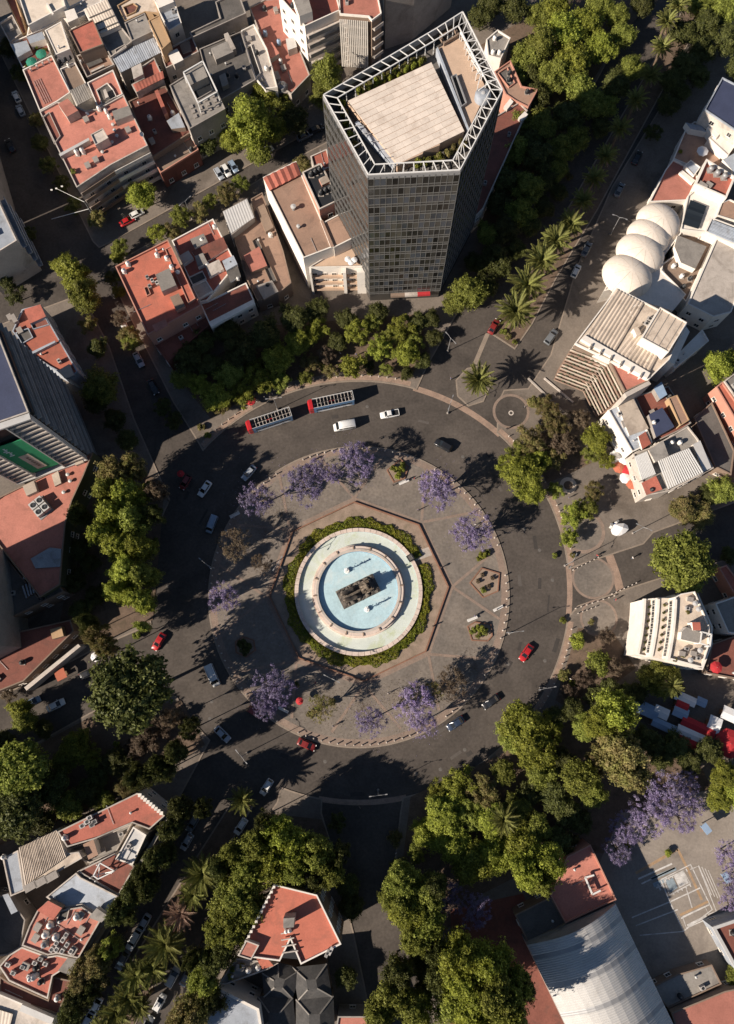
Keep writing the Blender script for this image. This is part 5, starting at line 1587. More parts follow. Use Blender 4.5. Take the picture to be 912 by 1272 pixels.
b.well([(153, 10), (166, 5), (172, 9), (169, 16), (158, 21)], mt='dull_red')
b = Bld('narrow ochre house wall next to the dark garden', [(184, 26), (198, 19), (212, 52), (201, 62)], 13, 'ochre_wall', 'ochre_wall', .2, phrase='the ochre house')
b = Bld('white and blue-grey terrace house left of the dark garden', [(188, -8), (212, -14), (226, 30), (210, 40), (198, 16)], 10, 'blue_grey', 'white_plaster', .5, phrase='the blue-grey terrace'); b.clutter(5, 6)
b.block('shed', [(192, -4), (212, -10), (216, 2), (197, 10)], 12, 'white_plaster')
b = Bld('low red roof carrying one white panel', [(200, 66), (239, 46), (247, 65), (206, 86)], 8.5, 'dull_red', 'light_concrete', .35, phrase='the low red roof with a white panel')
b.block('white_canopy', [(208, 66), (220, 60), (228, 74), (216, 80)], 10.5, 'white_plaster'); b.block('brown_slab', [(223, 55), (235, 50), (238, 62), (227, 66)], 8.9, 'brown_wall')  # low brown slab beside the white canopy
b = Bld('ribbed red roof house beside the blue sheet roof', [(164, 106), (179, 98), (176, 84), (192, 73), (203, 97), (170, 116)], 9.5, 'red_roof', 'light_concrete', .4, phrase='the ribbed red roof')
b.sheet([(165, 105), (202, 88), (204, 97), (170, 114)], 'red_roof', 9, 9.9); b.block('stair_head', [(163, 84), (175, 78), (178, 92), (166, 98)], 11, 'light_concrete')
b = Bld('grey roof with a steel frame and a dark opening', [(211, 107), (254, 80), (280, 136), (236, 161)], 12.5, 'grey_roof', 'concrete', .35, phrase='the grey roof with the steel frame')
b.block('machine_room', [(229, 92), (251, 78), (258, 95), (236, 106)], 15, 'grey_roof', 'concrete')
b.well([(236, 107), (258, 96), (266, 113), (245, 125)], mt='black_plastic')
for p0, p1 in (((228, 90), (246, 128)), ((252, 76), (270, 114)), ((246, 128), (270, 114)), ((228, 90), (252, 76))):
    MB().bar(P(*p0, 16), P(*p1, 16), .3).build('frame_beam', 'steel_white', b.root)
for p0 in ((228, 90), (252, 76), (246, 128), (270, 114)):
    q = P(*p0, 16); MB().bar((q.x, q.y, 12.5), (q.x, q.y, 16), .25).build('frame_post', 'steel_white', b.root)
for k in range(12): b.unit(238 + (k % 4) * 9 + (k // 4) * 2.5, 133 - (k % 4) * 4.5 + (k // 4) * 6, .9, .7, .25, 'box')
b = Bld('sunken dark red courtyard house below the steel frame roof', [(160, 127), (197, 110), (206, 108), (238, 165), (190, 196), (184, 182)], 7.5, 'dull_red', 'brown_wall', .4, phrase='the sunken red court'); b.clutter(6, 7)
b.block('red_wall', [(192, 113), (196, 111), (208, 140), (204, 143)], 9.5, 'red_roof', 'pink_wall'); b.block('tarp', [(207, 150), (222, 140), (230, 158), (213, 160)], 9, 'blue_grey')
b = Bld('red roofed apartment house with balconies on the street corner', [(50, 140), (72, 128), (96, 134), (108, 139), (123, 136), (154, 119), (184, 182), (138, 206), (96, 234)], 12.5, 'pink_roof', 'light_concrete', .45, name='apartment_building', cat='building', phrase='the corner apartment roof', win=False)
b.bands(b.edge_near(117, 220), 4, 1.1, 'light_concrete', rm='brown_wall', zlo=1.0); b.bands(b.edge_near(161, 194), 4, 1.1, 'white_plaster', zlo=1.0); b.windows(gap=3.3)
b.block('stair_head', [(113, 168), (128, 160), (135, 172), (119, 181)], 15, 'light_concrete', par=.3); b.block('red_shed', [(72, 129), (84, 122), (97, 137), (83, 145)], 15, 'pink_roof', 'light_concrete')
b.block('long_wall', [(73, 191), (110, 171), (111, 174), (75, 194)], 14, 'pale_metal'); b.well([(53, 147), (62, 140), (76, 170), (68, 180)], mt='dull_red')
b.block('hanging_room', [(139, 138), (160, 131), (164, 142), (143, 150)], 14.5, 'grey_roof')
for u, v in ((124, 137), (133, 140), (137, 147)): b.tank(u, v, 'white', .7, 1.4)
for u, v in ((97, 192), (104, 190)): b.tank(u, v, 'white', .8, 1.8)
for u, v in ((141, 156), (143, 163), (146, 170), (140, 178), (128, 190)): b.unit(u, v, .9, .7, .5, 'vent')
for u, v in ((110, 207), (108, 150), (160, 163), (120, 200)): b.unit(u, v, 1.6, 1.2, .7, 'box')
dish(b.at(110, 145), 2.0, b.phrase); dish(b.at(177, 170), 1.0, b.phrase)
shrub(91, 212, 5, 'leaf_mid', 'potted shrub on the corner apartment roof', b.H)
b = Bld('low red-fronted house hidden behind a street tree below the sunken court', [(190, 199), (238, 170), (247, 187), (200, 216)], 6, 'brown_wall', 'dull_red', .5, parm='pink_wall', phrase='the low red-fronted house'); b.clutter(3, 9)
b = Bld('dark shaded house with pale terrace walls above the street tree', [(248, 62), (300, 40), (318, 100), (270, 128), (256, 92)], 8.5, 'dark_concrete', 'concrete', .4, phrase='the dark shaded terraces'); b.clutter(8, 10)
b.block('terrace_wall', [(278, 42), (283, 40), (293, 60), (288, 62)], 10.5, 'light_concrete'); b.block('shed', [(262, 60), (284, 50), (290, 64), (268, 74)], 10.4, 'grey_roof'); b.block('shed', [(272, 94), (280, 90), (284, 104), (276, 108)], 10, 'grey_roof')
b = Bld('dark garden house with purple-grey roof near the top edge', [(268, 4), (296, -10), (306, 18), (240, 48), (236, 42), (274, 24)], 9, 'dark_concrete', 'concrete', .5, phrase='the purple-grey roof')
b = Bld('small white-walled court house left of the red terrace', [(300, 40), (316, 32), (332, 62), (345, 110), (330, 112), (318, 100)], 8, 'light_concrete', 'white_plaster', .6, phrase='the small white-walled court')
b.well([(302, 62), (312, 56), (324, 92), (318, 98)]); b.clutter(4, 11)
b = Bld('red terrace roof left of the tall white party wall', [(310, 10), (330, 0), (347, -2), (385, 94), (362, 118), (345, 105), (330, 60)], 6, 'pink_roof', 'light_concrete', .4, phrase='the red terrace beside the white wall')
b.block('stair_head', [(355, 48), (366, 46), (369, 58), (358, 62)], 8.2, 'pale_metal'); b.block('low_shed', [(327, 56), (338, 52), (347, 66), (335, 74)], 7.5, 'pink_roof')
for u, v in ((330, 44), (347, 55)): b.tank(u, v, 'blue', .8, 1.6)
b.tank(349, 78, 'white', .7, 1.3); b.tank(351, 110, 'grey', 1.3, 1.6); b.unit(344, 98, 2.4, 1.6, 1.2, 'box'); b.unit(343, 15, 1.4, 1.0, 1, 'box'); b.clutter(4, 12)
b = Bld('tall apartment block with a white side wall and long balconies', [(346, -4), (379, 34), (423, 14), (410, -34), (352, -34)], 17, 'red_roof', 'white_plaster', .5, name='apartment_building', cat='building', phrase='the apartment roof by the white side wall', win=False)
b.bands(b.edge_near(401, 24), 5, 1.6, 'light_concrete', rm='concrete', zlo=2.0); b.windows(gap=3.2); b.block('stair_head', [(362, -8), (380, -14), (388, 14), (372, 20)], 20, 'grey_roof'); b.clutter(4, 13)
b = Bld('apartment block with white vertical fins across its front', [(420, -30), (422, 19), (458, 22), (462, 27), (474, 18), (464, -30)], 17, 'pink_roof', 'brown_wall', .5, parm='white_plaster', name='apartment_building', cat='building', phrase='the roof of the finned block', win=False)
ei = b.edge_near(440, 20); a_, b_ = Vector(b.poly[ei]), Vector(b.poly[(ei + 1) % len(b.poly)]); d_ = (b_ - a_).normalized(); n_ = Vector((d_.y, -d_.x))
b.bands(ei, 5, 1.2, 'light_concrete', zlo=2.2, rail=.5); b.bands(b.edge_near(468, 22), 5, 1.0, 'light_concrete', zlo=2.2, rail=.8)
for k in range(15):
    q = a_.lerp(b_, (k + .5) / 15) + n_ * 1.35; MB().bar((q.x, q.y, 1.5), (q.x, q.y, 17.2), .16, .3).build('fin', 'white_plaster', b.root)
b.windows(gap=2.4); b.clutter(3, 14)
b = Bld('tall grey concrete tower block cut off by the top edge', [(478, 62), (512, 50), (560, 10), (545, -60), (474, -40)], 34, 'grey_roof', 'concrete', .6, tz=0, name='apartment_building', cat='building', phrase='the concrete tower at the top edge', win=False)
# ---- block between the side street and the roundabout
b = Bld('big bright red roof on the corner of two streets', [(144, 332), (209, 299), (250, 380), (184, 417)], 12, 'orange_roof', 'pink_wall', .5, phrase='the big bright red roof')
b.block('machine_room', [(193, 341), (210, 333), (219, 354), (201, 362)], 14.3, 'grey_roof', 'light_concrete'); b.block('raised_strip', [(205, 310), (213, 306), (243, 371), (234, 377)], 12.7, 'orange_roof', 'pink_wall', par=.25)
b.block('shed', [(211, 369), (222, 364), (230, 380), (219, 386)], 13.4, 'brown_wall'); b.clutter(3, 15, ('pipe', 'vent'))
for u, v in ((160, 329), (155, 338), (208, 322), (214, 333), (222, 340), (196, 318)): b.tank(u, v, 'white', .8, 1.2)
for u, v in ((184, 346), (190, 350), (187, 357), (196, 353)): b.unit(u, v, 1.3, 1.0, 1.0)
b.well([(179, 358), (184, 356), (188, 366), (183, 369)]); b.block('parapet_hut', [(189, 404), (205, 396), (209, 404), (193, 413)], 13.2, 'pink_roof')
b = Bld('lower shaded red terrace in front of the big red roof', [(186, 420), (253, 384), (262, 402), (209, 450)], 6, 'dull_red', 'dull_red', .5, phrase='the lower shaded red terrace'); b.clutter(4, 16)  # the shade on this terrace is put into its dull red
b = Bld('red house with many small white-walled roof courts', [(214, 300), (265, 273), (294, 329), (258, 374), (249, 376)], 8.5, 'red_roof', 'white_plaster', .5, phrase='the house of small roof courts')
b.block('room', [(222, 318), (234, 311), (240, 320), (228, 328)], 9.8, 'light_concrete'); b.block('room', [(236, 297), (253, 290), (258, 300), (242, 308)], 9.6, 'grey_roof'); b.block('room', [(242, 318), (252, 314), (258, 326), (246, 332)], 9.9, 'grey_roof')
b.block('room', [(255, 330), (272, 322), (278, 334), (260, 344)], 9.5, 'light_concrete'); b.block('room', [(276, 324), (290, 317), (295, 328), (281, 336)], 9.8, 'blue_grey'); b.block('room', [(239, 356), (256, 348), (265, 362), (247, 372)], 9.3, 'beige_roof', par=.3)
b.block('room', [(281, 337), (295, 330), (299, 342), (286, 350)], 9.2, 'dark_concrete'); b.well([(235, 345), (252, 337), (257, 347), (240, 355)])
b.block('red_room', [(238, 312), (277, 294), (283, 308), (258, 324), (254, 314), (243, 320)], 9.2, 'dull_red'); b.tank(267, 283, 'white', .7, 1.2); b.tank(296, 347, 'white', .5, .9); b.clutter(5, 17)
b = Bld('long red roof in painted shade with a white front wall facing the park', [(249, 377), (258, 375), (306, 352), (316, 374), (261, 404)], 8, 'dull_red', 'white_plaster', .4, phrase='the long red roof in painted shade'); b.clutter(2, 18)  # shade over this red roof is put into the dull red
b.block('front_coping', [(259, 400), (314, 372), (317, 377), (262, 406)], 9.0, 'white_plaster')
b = Bld('house with a pale grey sheet roof by the side street', [(277, 263), (307, 247), (316, 270), (288, 292)], 8, 'pale_metal', 'concrete', .2, phrase='the pale grey sheet roof')
b.sheet([(277, 263), (307, 247), (316, 270), (287, 290)], 'pale_metal', 10, 8.3)
b = Bld('old brown courtyard house between the grey sheet roof and the white wall', [(290, 293), (317, 272), (312, 248), (326, 240), (352, 312), (362, 352), (345, 366), (320, 374), (306, 346)], 6, 'brown_roof', 'brown_wall', .4, phrase='the old brown courtyard house')
b.well([(313, 300), (320, 295), (345, 350), (337, 354)]); b.block('wing', [(318, 258), (328, 253), (340, 282), (330, 288)], 7.2, 'brown_wall'); b.block('wing', [(302, 318), (322, 306), (332, 330), (312, 338)], 7.4, 'pink_roof'); b.block('wing', [(318, 355), (338, 348), (346, 362), (328, 372)], 7.0, 'concrete'); b.clutter(6, 19)
b = Bld('brown roofed apartment building with a tall white side wall', [(327, 221), (368, 201), (414, 307), (377, 321)], 15, 'brown_roof', 'white_plaster', .3, name='apartment_building', cat='building', phrase='the brown apartment roof', win=False)
b.sheet([(327, 221), (368, 201), (374, 217), (335, 237)], 'red_roof', 5, 15.5, lift=.25); b.unit(365, 260, 1.4, 1.0, 1.2, 'vent'); b.unit(371, 283, 1.0, .9, .8, 'vent'); b.clutter(1, 20, ('pipe',))
b.block('raised_edge', [(398, 274), (401, 273), (415, 306), (411, 307)], 15.5, 'brown_roof')
b = Bld('black roof with two rows of dark round tanks beside the glass tower', [(376, 215), (399, 204), (422, 249), (397, 261)], 18, 'black_plastic', 'pink_wall', .45, parm='light_concrete', phrase='the black roof beside the glass tower')
for u, v in ((387, 218), (392, 215.5), (397, 213), (399, 241), (404.5, 238.5), (410, 236)): b.tank(u, v, 'black', .95, 1.4)
b.block('hatch', [(396, 222), (406, 217), (410, 225), (400, 230)], 18.8, 'beige_roof')
b = Bld('small brown flat roof against the foot of the glass tower', [(401, 277), (426, 264), (441, 295), (415, 308)], 15, 'brown_roof', 'white_plaster', .25, phrase='the small brown flat roof'); b.unit(432, 281, .8, .6, .6, 'vent')
b = Bld('white framed terrace building facing the plaza beside the tower', [(384, 333), (442, 297), (457, 332)], 11, 'tower_tile', 'white_plaster', .5, name='apartment_building', cat='building', phrase='the terrace in front of the brown roofs', win=False)
ei = b.edge_near(420, 333); b.bands(ei, 3, 1.0, 'tower_tile', zlo=1.2, rail=.4); b.windows(gap=2.2)
a_, b_ = Vector(b.poly[ei]), Vector(b.poly[(ei + 1) % len(b.poly)]); d_ = (b_ - a_).normalized(); n_ = Vector((d_.y, -d_.x))
fl_ = proj((*a_, 11))[0] < proj((*b_, 11))[0]
for f, w in ((.02, .5), (.6, .8), (.9, 2.6)):
    q = (a_.lerp(b_, f) if fl_ else b_.lerp(a_, f)) + n_ * .75
    MB().box((q.x, q.y, 5.6), (w, 1.3, 10.9), math.atan2(d_.y, d_.x)).build('pier', 'white_plaster', b.root)
for u, v in ((432, 321), (436, 325), (440, 322)): umbrella(u, v, .8, 'canvas_white', 'white folded parasol on the terrace beside the glass tower', 11, 1.8)
b = Bld('small bright red roof behind the black tank roof', [(386, 195), (406, 186), (412, 208), (400, 212), (396, 205), (390, 209)], 9, 'red_roof', 'light_concrete', .4, phrase='the small bright red roof')
b.clutter(2, 21, ('vent', 'pipe'))
# ---- behind the tower
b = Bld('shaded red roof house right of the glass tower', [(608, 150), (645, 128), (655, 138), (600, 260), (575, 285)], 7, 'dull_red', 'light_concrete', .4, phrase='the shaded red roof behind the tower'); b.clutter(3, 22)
b.block('terrace_wall', [(626, 132), (634, 122), (638, 126), (630, 136)], 8, 'white_plaster'); b.block('terrace_wall', [(644, 146), (652, 138), (656, 142), (648, 150)], 8, 'white_plaster')
b = Bld('brown terraced house just behind the tower corner', [(614, 90), (634, 76), (648, 108), (668, 112), (656, 134), (640, 126), (628, 118)], 7.5, 'brown_roof', 'pink_wall', .4, phrase='the brown terraces behind the tower'); b.well([(618, 92), (630, 84), (640, 104), (632, 110)]); b.clutter(3, 23)
b = Bld('small grey house with a white terrace in the trees', [(604, 50), (618, 38), (634, 48), (622, 74), (606, 70)], 7, 'grey_roof', 'white_plaster', .4, phrase='the small grey house in the trees'); b.clutter(3, 24, ('tank_white', 'box'))
# ---- east of the avenue
b = Bld('dark navy flat roof with a pale rim at the right edge', [(897, 97), (965, 132), (935, 178), (902, 155), (875, 137)], 13, 'navy_roof', 'light_concrete', .35, parm='blue_grey', phrase='the navy roof')
b = Bld('terracotta patio house with white annexes near the right edge', [(836, 198), (852, 160), (862, 152), (878, 154), (930, 185), (930, 210), (880, 212), (864, 210)], 6.5, 'brown_roof', 'white_plaster', .4, phrase='the terracotta patio')
b.block('annex', [(879, 158), (892, 150), (900, 158), (890, 172)], 9.5, 'white_plaster'); b.block('annex', [(880, 172), (892, 163), (914, 180), (904, 194)], 9, 'white_plaster', par=.3); b.block('annex', [(852, 152), (872, 156), (878, 164), (858, 160)], 8.5, 'blue_grey')
b.block('annex', [(898, 198), (920, 186), (930, 205), (912, 214)], 9, 'blue_grey', 'white_plaster'); umbrella(874, 186, 1.5, 'canvas_white', 'pale square parasol on the terracotta patio', b.H, 2.3); shrub(846, 187, 4, 'leaf_bright', 'bright green pot plant on the terracotta patio', b.H)
b = Bld('weathered red roof house beside the white tank court', [(836, 199), (854, 208), (868, 222), (852, 250), (806, 252), (826, 212)], 7, 'pink_roof', 'white_plaster', .5, phrase='the weathered red roof by the tank court')
b.block('skylight_box', [(850, 206), (858, 199), (870, 208), (862, 219)], 8, 'blue_grey', par=.2); b.block('white_edge', [(844, 214), (848, 211), (864, 224), (860, 228)], 7.8, 'white_plaster')
b = Bld('white-walled red court holding three dark water tanks', [(876, 200), (912, 222), (901, 248), (862, 231)], 9.5, 'red_roof', 'white_plaster', .9, pt=.4, phrase='the white-walled red court')
for u, v in ((882, 212), (890, 217), (899, 221)): b.tank(u, v, 'grey', 1.1, 1.6)
b.unit(872, 232, 2.2, 1.2, .8, 'box'); b.clutter(2, 25, ('vent', 'box'))
b = Bld('low white block with a dark ribbed skylight behind the shells', [(854, 244), (866, 234), (900, 250), (880, 290), (845, 286)], 7.5, 'white_plaster', 'white_plaster', .4, phrase='the low white block behind the shells')
b.sheet([(858, 248), (878, 256), (868, 284), (848, 278)], 'dark_glass', 4, 8.2, axis=1)
b = Bld('grey glazed roof house at the right edge', [(884, 271), (930, 288), (930, 312), (876, 288)], 9, 'blue_grey', 'white_plaster', .3, phrase='the grey glazed roof'); b.sheet([(886, 273), (930, 290), (928, 308), (880, 288)], 'blue_grey', 10, 9.5, axis=1)
b = Bld('brown gabled roof near the right edge above the glazed roof', [(896, 252), (906, 248), (935, 262), (935, 282), (890, 268)], 8, 'brown_roof', 'white_plaster', .3, phrase='the brown gabled roof')
b = Bld('flat beige and white roof at the right edge below the glazed roof', [(890, 296), (935, 320), (908, 388), (886, 394), (854, 378)], 8, 'light_concrete', 'white_plaster', .3, phrase='the flat beige roof on the right edge')
b = Bld('dark courtyard buildings between the shells and the beige roof', [(842, 288), (878, 292), (886, 300), (852, 376), (830, 352), (820, 330), (838, 318)], 5.5, 'brown_wall', 'white_plaster', .4, phrase='the dark court beside the shells')
b.block('grey_hall', [(842, 292), (878, 306), (864, 334), (846, 326), (838, 306)], 7.5, 'grey_roof', 'white_plaster'); b.clutter(9, 26)
# white shell roof
b = Bld('white building carrying four round white shells beside the avenue', [(750, 362), (768, 330), (784, 296), (796, 268), (838, 262), (846, 290), (826, 316), (822, 336), (852, 366), (836, 386), (790, 372), (764, 358)], 6.5, 'white_plaster', 'white_plaster', .2, name='shell_hall', cat='building', phrase='the shell hall', win=False)
for (u, v), rr, hh in (((820, 273), 5.2, 3.6), ((807, 291), 5.0, 3.6), ((797, 312), 5.6, 4.0), ((781, 340), 5.8, 4.0)):
    p = P(u, v, 8.0); m = MB()
    prof = [(math.cos(R(t)) , math.sin(R(t))) for t in range(0, 91, 9)]
    m.lathe([(rr * c, hh * s_) for c, s_ in prof], (0, 0, 0), 28)
    o = link('shell', m.mesh('shell', 'shell_white', smooth=True), b.root, (p.x - ORG[b.root.name][0], p.y - ORG[b.root.name][1], 6.5), (0, R(4), R(-25)), (1.12, .98, 1))
    for g_ in range(10):
        a0 = g_ * .6283; link('seam', MB().tube([(rr * c_ * math.cos(a0), rr * c_ * math.sin(a0), hh * s_) for c_, s_ in prof[:-1]], [.035] * (len(prof) - 1), 4).mesh('seam', 'beige_roof'), o)
# hotel with panelled roof and stepped balconies
b = Bld('large hotel with beige panelled roof and striped balcony front', [(766, 358), (853, 403), (831, 447), (805, 472), (714, 427)], 16, 'beige_roof', 'white_plaster', .3, name='hotel_building', cat='building', phrase='the hotel roof', win=False)
b.sheet([(766, 359), (800, 377), (760, 444), (726, 419)], 'beige_roof', 9, 16.4, lift=.2, gapf=.03); b.sheet([(800, 378), (826, 391), (818, 448), (804, 466)], 'beige_roof', 5, 16.45, lift=.2, gapf=.03) if False else None
b.sheet([(762, 443), (797, 384), (832, 402), (806, 464)], 'beige_roof', 9, 16.5, lift=.2, gapf=.03, axis=1) if False else b.sheet([(796, 400), (830, 418), (806, 464), (762, 441)], 'beige_roof', 9, 16.5, lift=.2, gapf=.03)
b.block('roof_block', [(820, 382), (853, 401), (830, 438), (797, 420)], 20, 'beige_roof', 'white_plaster', par=.25)
for k in range(4):
    p0, p1 = P(820 + 33 * k / 4 + 4, 382 + 19 * k / 4 + 2, 20.05), P(797 + 33 * k / 4 + 4, 420 + 18 * k / 4 + 2, 20.05); MB().bar(p0, p1, .15, .08).build('roof_seam', 'concrete', b.root)
b.well([(781, 386), (790, 378), (795, 382), (786, 397)], mt='black_plastic'); b.block('vent_hood', [(787, 408), (792, 405), (797, 414), (791, 417)], 18, 'beige_roof'); b.unit(802, 404, 1.6, 1.2, 1.2); b.unit(806, 398, 1.6, 1.2, 1.2)
b.block('parapet_walk', [(722, 421), (727, 416), (808, 463), (804, 470)], 17.0, 'white_plaster')
for k in range(6):
    u, v = 735 + k * 12.5, 426.5 + k * 7.2
    b.block('parapet_fin', [(u, v), (u + 1.5, v + .8), (u - 1.5, v + 6), (u - 3, v + 5.2)], 17.5, 'concrete')
b.block('terrace', [(830, 449), (853, 406), (857, 412), (838, 452)], 12, 'white_plaster', z0=0.1)
hf = Bld('stepped balcony wing of the hotel with planted ledges', [(712, 431), (756, 448), (776, 487), (806, 473), (764, 450), (716, 427)], 15.2, 'pink_roof', 'brown_wall', .3, name='hotel_wing', cat='building', phrase='the hotel balcony wing', win=False)
for e_ in (hf.edge_near(734, 440), hf.edge_near(766, 468)):
    a_, b_ = Vector(hf.poly[e_]), Vector(hf.poly[(e_ + 1) % len(hf.poly)]); d_ = (b_ - a_).normalized(); n_ = Vector((d_.y, -d_.x))
    for k in range(11):
        z = 1.0 + k * 1.27
        dep = .4 + (10 - k) * .27
        q = [a_ - d_ * .3, b_ + d_ * .3, b_ + d_ * .3 + n_ * dep, a_ - d_ * .3 + n_ * dep]
        o = MB().prism([tuple(x) for x in q], z, z + .2, bottom=True).build('ledge', 'brown_roof', hf.root)
        w = [a_ - d_ * .3 + n_ * (dep - .16), b_ + d_ * .3 + n_ * (dep - .16), b_ + d_ * .3 + n_ * (dep + .02), a_ - d_ * .3 + n_ * (dep + .02)]
        MB().prism([tuple(x) for x in w], z + .04, z + .5, bottom=True).build('balustrade', 'beige_roof' if k % 3 else 'pink_band', o)
        for j in range(7):
            f = (j + .15 + .3 * ((k * 5 + j * 3) % 7) / 7) / 7; c0 = a_.lerp(b_, f) + n_ * (dep - .42); c1 = a_.lerp(b_, f + .07) + n_ * (dep - .42)
            if (k + j * 2) % 3: MB().prism([tuple(c0 - n_ * .12), tuple(c1 - n_ * .12), tuple(c1 + n_ * .12), tuple(c0 + n_ * .12)], z + .2, z + .6).build('planting', 'green_wall', o)
hf.block('pier_wall', [(776, 488), (806, 473), (809, 477), (779, 493)], 15.6, 'light_concrete', 'light_concrete', z0=.1)
b = Bld('low white annexe with a blue-shaded wall beside the hotel', [(832, 450), (872, 410), (880, 424), (838, 458)], 6, 'white_plaster', 'white_plaster', .4, phrase='the white annexe beside the hotel'); b.clutter(2, 27)
# houses below the hotel
b = Bld('house with a tan roof and a side terrace in painted blue shade below the hotel', [(755, 510), (787, 494), (810, 550), (785, 562)], 8.5, 'blue_grey', 'white_plaster', .4, phrase='the tan roof below the hotel')  # blue shade on the side terrace is put into its roof colour
b.block('tan_roof', [(768, 505), (787, 495), (806, 532), (782, 541)], 9.2, 'beige_roof'); b.block('red_room', [(793, 542), (802, 536), (809, 551), (798, 558)], 9.3, 'red_roof'); b.clutter(4, 28, ('ac', 'vent', 'box'))
b = Bld('house with a dark blue roof box and a white ring tank', [(788, 493), (830, 480), (858, 526), (846, 534), (812, 550), (806, 532)], 7, 'dull_red', 'concrete', .4, phrase='the dark blue roof box')
b.block('blue_roof_box', [(806, 515), (823, 506), (838, 530), (815, 543)], 10, 'navy_roof'); b.block('brown_room', [(830, 495), (841, 491), (856, 522), (845, 529)], 9.3, 'brown_roof', 'ochre_wall', par=.25); b.block('blue_awning', [(812, 482), (822, 474), (829, 490), (820, 496)], 9, 'canvas_blue')
b.tank(812, 525, 'white', .65, .7, 3.0); b.clutter(3, 29)
b = Bld('house with two striped pergola roofs at the plaza corner', [(786, 564), (806, 557), (826, 546), (854, 530), (866, 545), (886, 582), (832, 610), (803, 616)], 8, 'grey_roof', 'light_concrete', .4, phrase='the striped pergola house')
for pts, n in (([(789, 567), (803, 561), (814, 589), (798, 596)], 9), ([(818, 572), (855, 557), (873, 587), (831, 607)], 16)):
    q = [Vector(XY(u, v, 10)) for u, v in pts]
    for k in range(n + 1):
        p0, p1 = q[0].lerp(q[1], k / n), q[3].lerp(q[2], k / n); MB().bar((p0.x, p0.y, 10), (p1.x, p1.y, 10), .28, .2).build('pergola_slat', 'steel_white', b.root)
    for k in (0, 1):
        p0, p1 = q[3 * k], q[1 + k]; MB().bar((p0.x, p0.y, 9.85), (p1.x, p1.y, 9.85), .2, .2).build('pergola_beam', 'concrete', b.root)
    for w_ in q: MB().bar((w_.x, w_.y, 8), (w_.x, w_.y, 9.8), .2).build('pergola_post', 'concrete', b.root)
b.block('grey_room', [(806, 559), (824, 547), (831, 566), (814, 574)], 10.6, 'grey_roof'); b.block('pale_roof', [(861, 552), (870, 547), (884, 581), (874, 586)], 9.2, 'pale_metal'); b.block('red_canopy', [(797, 600), (815, 591), (823, 608), (803, 615)], 8.9, 'red_roof'); b.tank(833, 551, 'white', .7, 1.6); b.clutter(5, 30)
for k, (u, v) in enumerate(((768, 548), (772, 558), (765, 566), (776, 570), (770, 580), (780, 584), (778, 593), (786, 600))):
    umbrella(u, v, 1.5, ('canvas_white', 'canvas_orange', 'canvas_red')[k % 3 if k > 2 else 0], '%s cafe parasol in front of the striped pergola house' % ('white', 'orange', 'red')[k % 3 if k > 2 else 0])
b = Bld('long red roofed house cut off by the right edge', [(889, 481), (897, 475), (945, 545), (945, 580), (912, 520)], 8, 'orange_roof', 'pink_wall', .4, phrase='the long red roof at the right edge')
b = Bld('grey roofed house behind the long red roof', [(899, 474), (915, 462), (950, 500), (946, 540)], 8.5, 'grey_roof', 'light_concrete', .4, phrase='the grey roof behind the long red roof'); b.clutter(3, 31)
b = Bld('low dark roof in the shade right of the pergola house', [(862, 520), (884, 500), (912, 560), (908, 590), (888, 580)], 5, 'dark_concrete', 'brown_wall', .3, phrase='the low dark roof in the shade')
# white curved building
def arcpt(r, a): return (RC[0] + r * math.cos(R(a)), RC[1] + r * math.sin(R(a)))
crv = [arcpt(353, a) for a in (1.6, 4, 6.5, 9, 11.5, 12.8)]
b = Bld('white curved apartment building with stepped terraces facing the plaza', crv + [(872, 832), (884, 800), (884, 778), (864, 732), (833, 741)], 9, 'cream_roof', 'white_plaster', .5, name='apartment_building', cat='building', phrase='the white curved building')
def arcband(r0, r1, a0, a1, z0, z1, mt, name, n=8):
    pts = [arcpt(r0, a0 + (a1 - a0) * k / n) for k in range(n + 1)] + [arcpt(r1, a1 + (a0 - a1) * k / n) for k in range(n + 1)]
    return MB().prism(ccw(polyz(pts, z1)), z0, z1, 0, 1).build(name, ['white_plaster', mt], b.root)
arcband(370, 392, 1.2, 12.6, 8.98, 12, 'cream_roof', 'upper_terrace')
top_ = b.block('penthouse', [arcpt(392, 1.0), arcpt(392, 4), arcpt(392, 7), arcpt(392, 10), arcpt(392, 12.2), (871, 829), (880, 800), (880, 778), (862, 735), (845, 738)], 15, 'beige_roof', z0=8.98, par=.6)
for rr, z in ((354, 9.5), (371, 12.0), (392.5, 15.3)):
    arcband(rr, rr + 3.0, 1.4, 12.5, z - .5, z + .35, 'white_plaster', 'terrace_wall')
for k in range(9):
    a = 2.2 + k * 1.12
    for rr, zt_, z in ((370, 12, 10.4), (392, 15, 13.3)):
        p = P(*arcpt(rr, a), zt_); dirv = (Vector(XY(*RC)) - Vector((p.x, p.y))).normalized()
        link('window', window_mesh(1.7, 2.0), b.root, (p.x - ORG[b.root.name][0] + dirv.x * .05, p.y - ORG[b.root.name][1] + dirv.y * .05, z), (0, 0, math.atan2(dirv.y, dirv.x) - math.pi / 2))
bb = b; b.H = 15
b.block('roof_shed', [(847, 785), (853, 779), (872, 786), (868, 799), (846, 794)], 17.2, 'grey_roof'); b.block('red_skylight', [(860, 773), (870, 773), (871, 783), (861, 783)], 17.6, 'red_roof')
fr = [(872, 785), (884, 788), (882, 803), (870, 799)]
for k in range(4): MB().bar(P(*fr[k], 18), P(*fr[(k + 1) % 4], 18), .25).build('frame_beam', 'steel_white', b.root); q = P(*fr[k], 18); MB().bar((q.x, q.y, 15), (q.x, q.y, 18), .2).build('frame_post', 'steel_white', b.root)
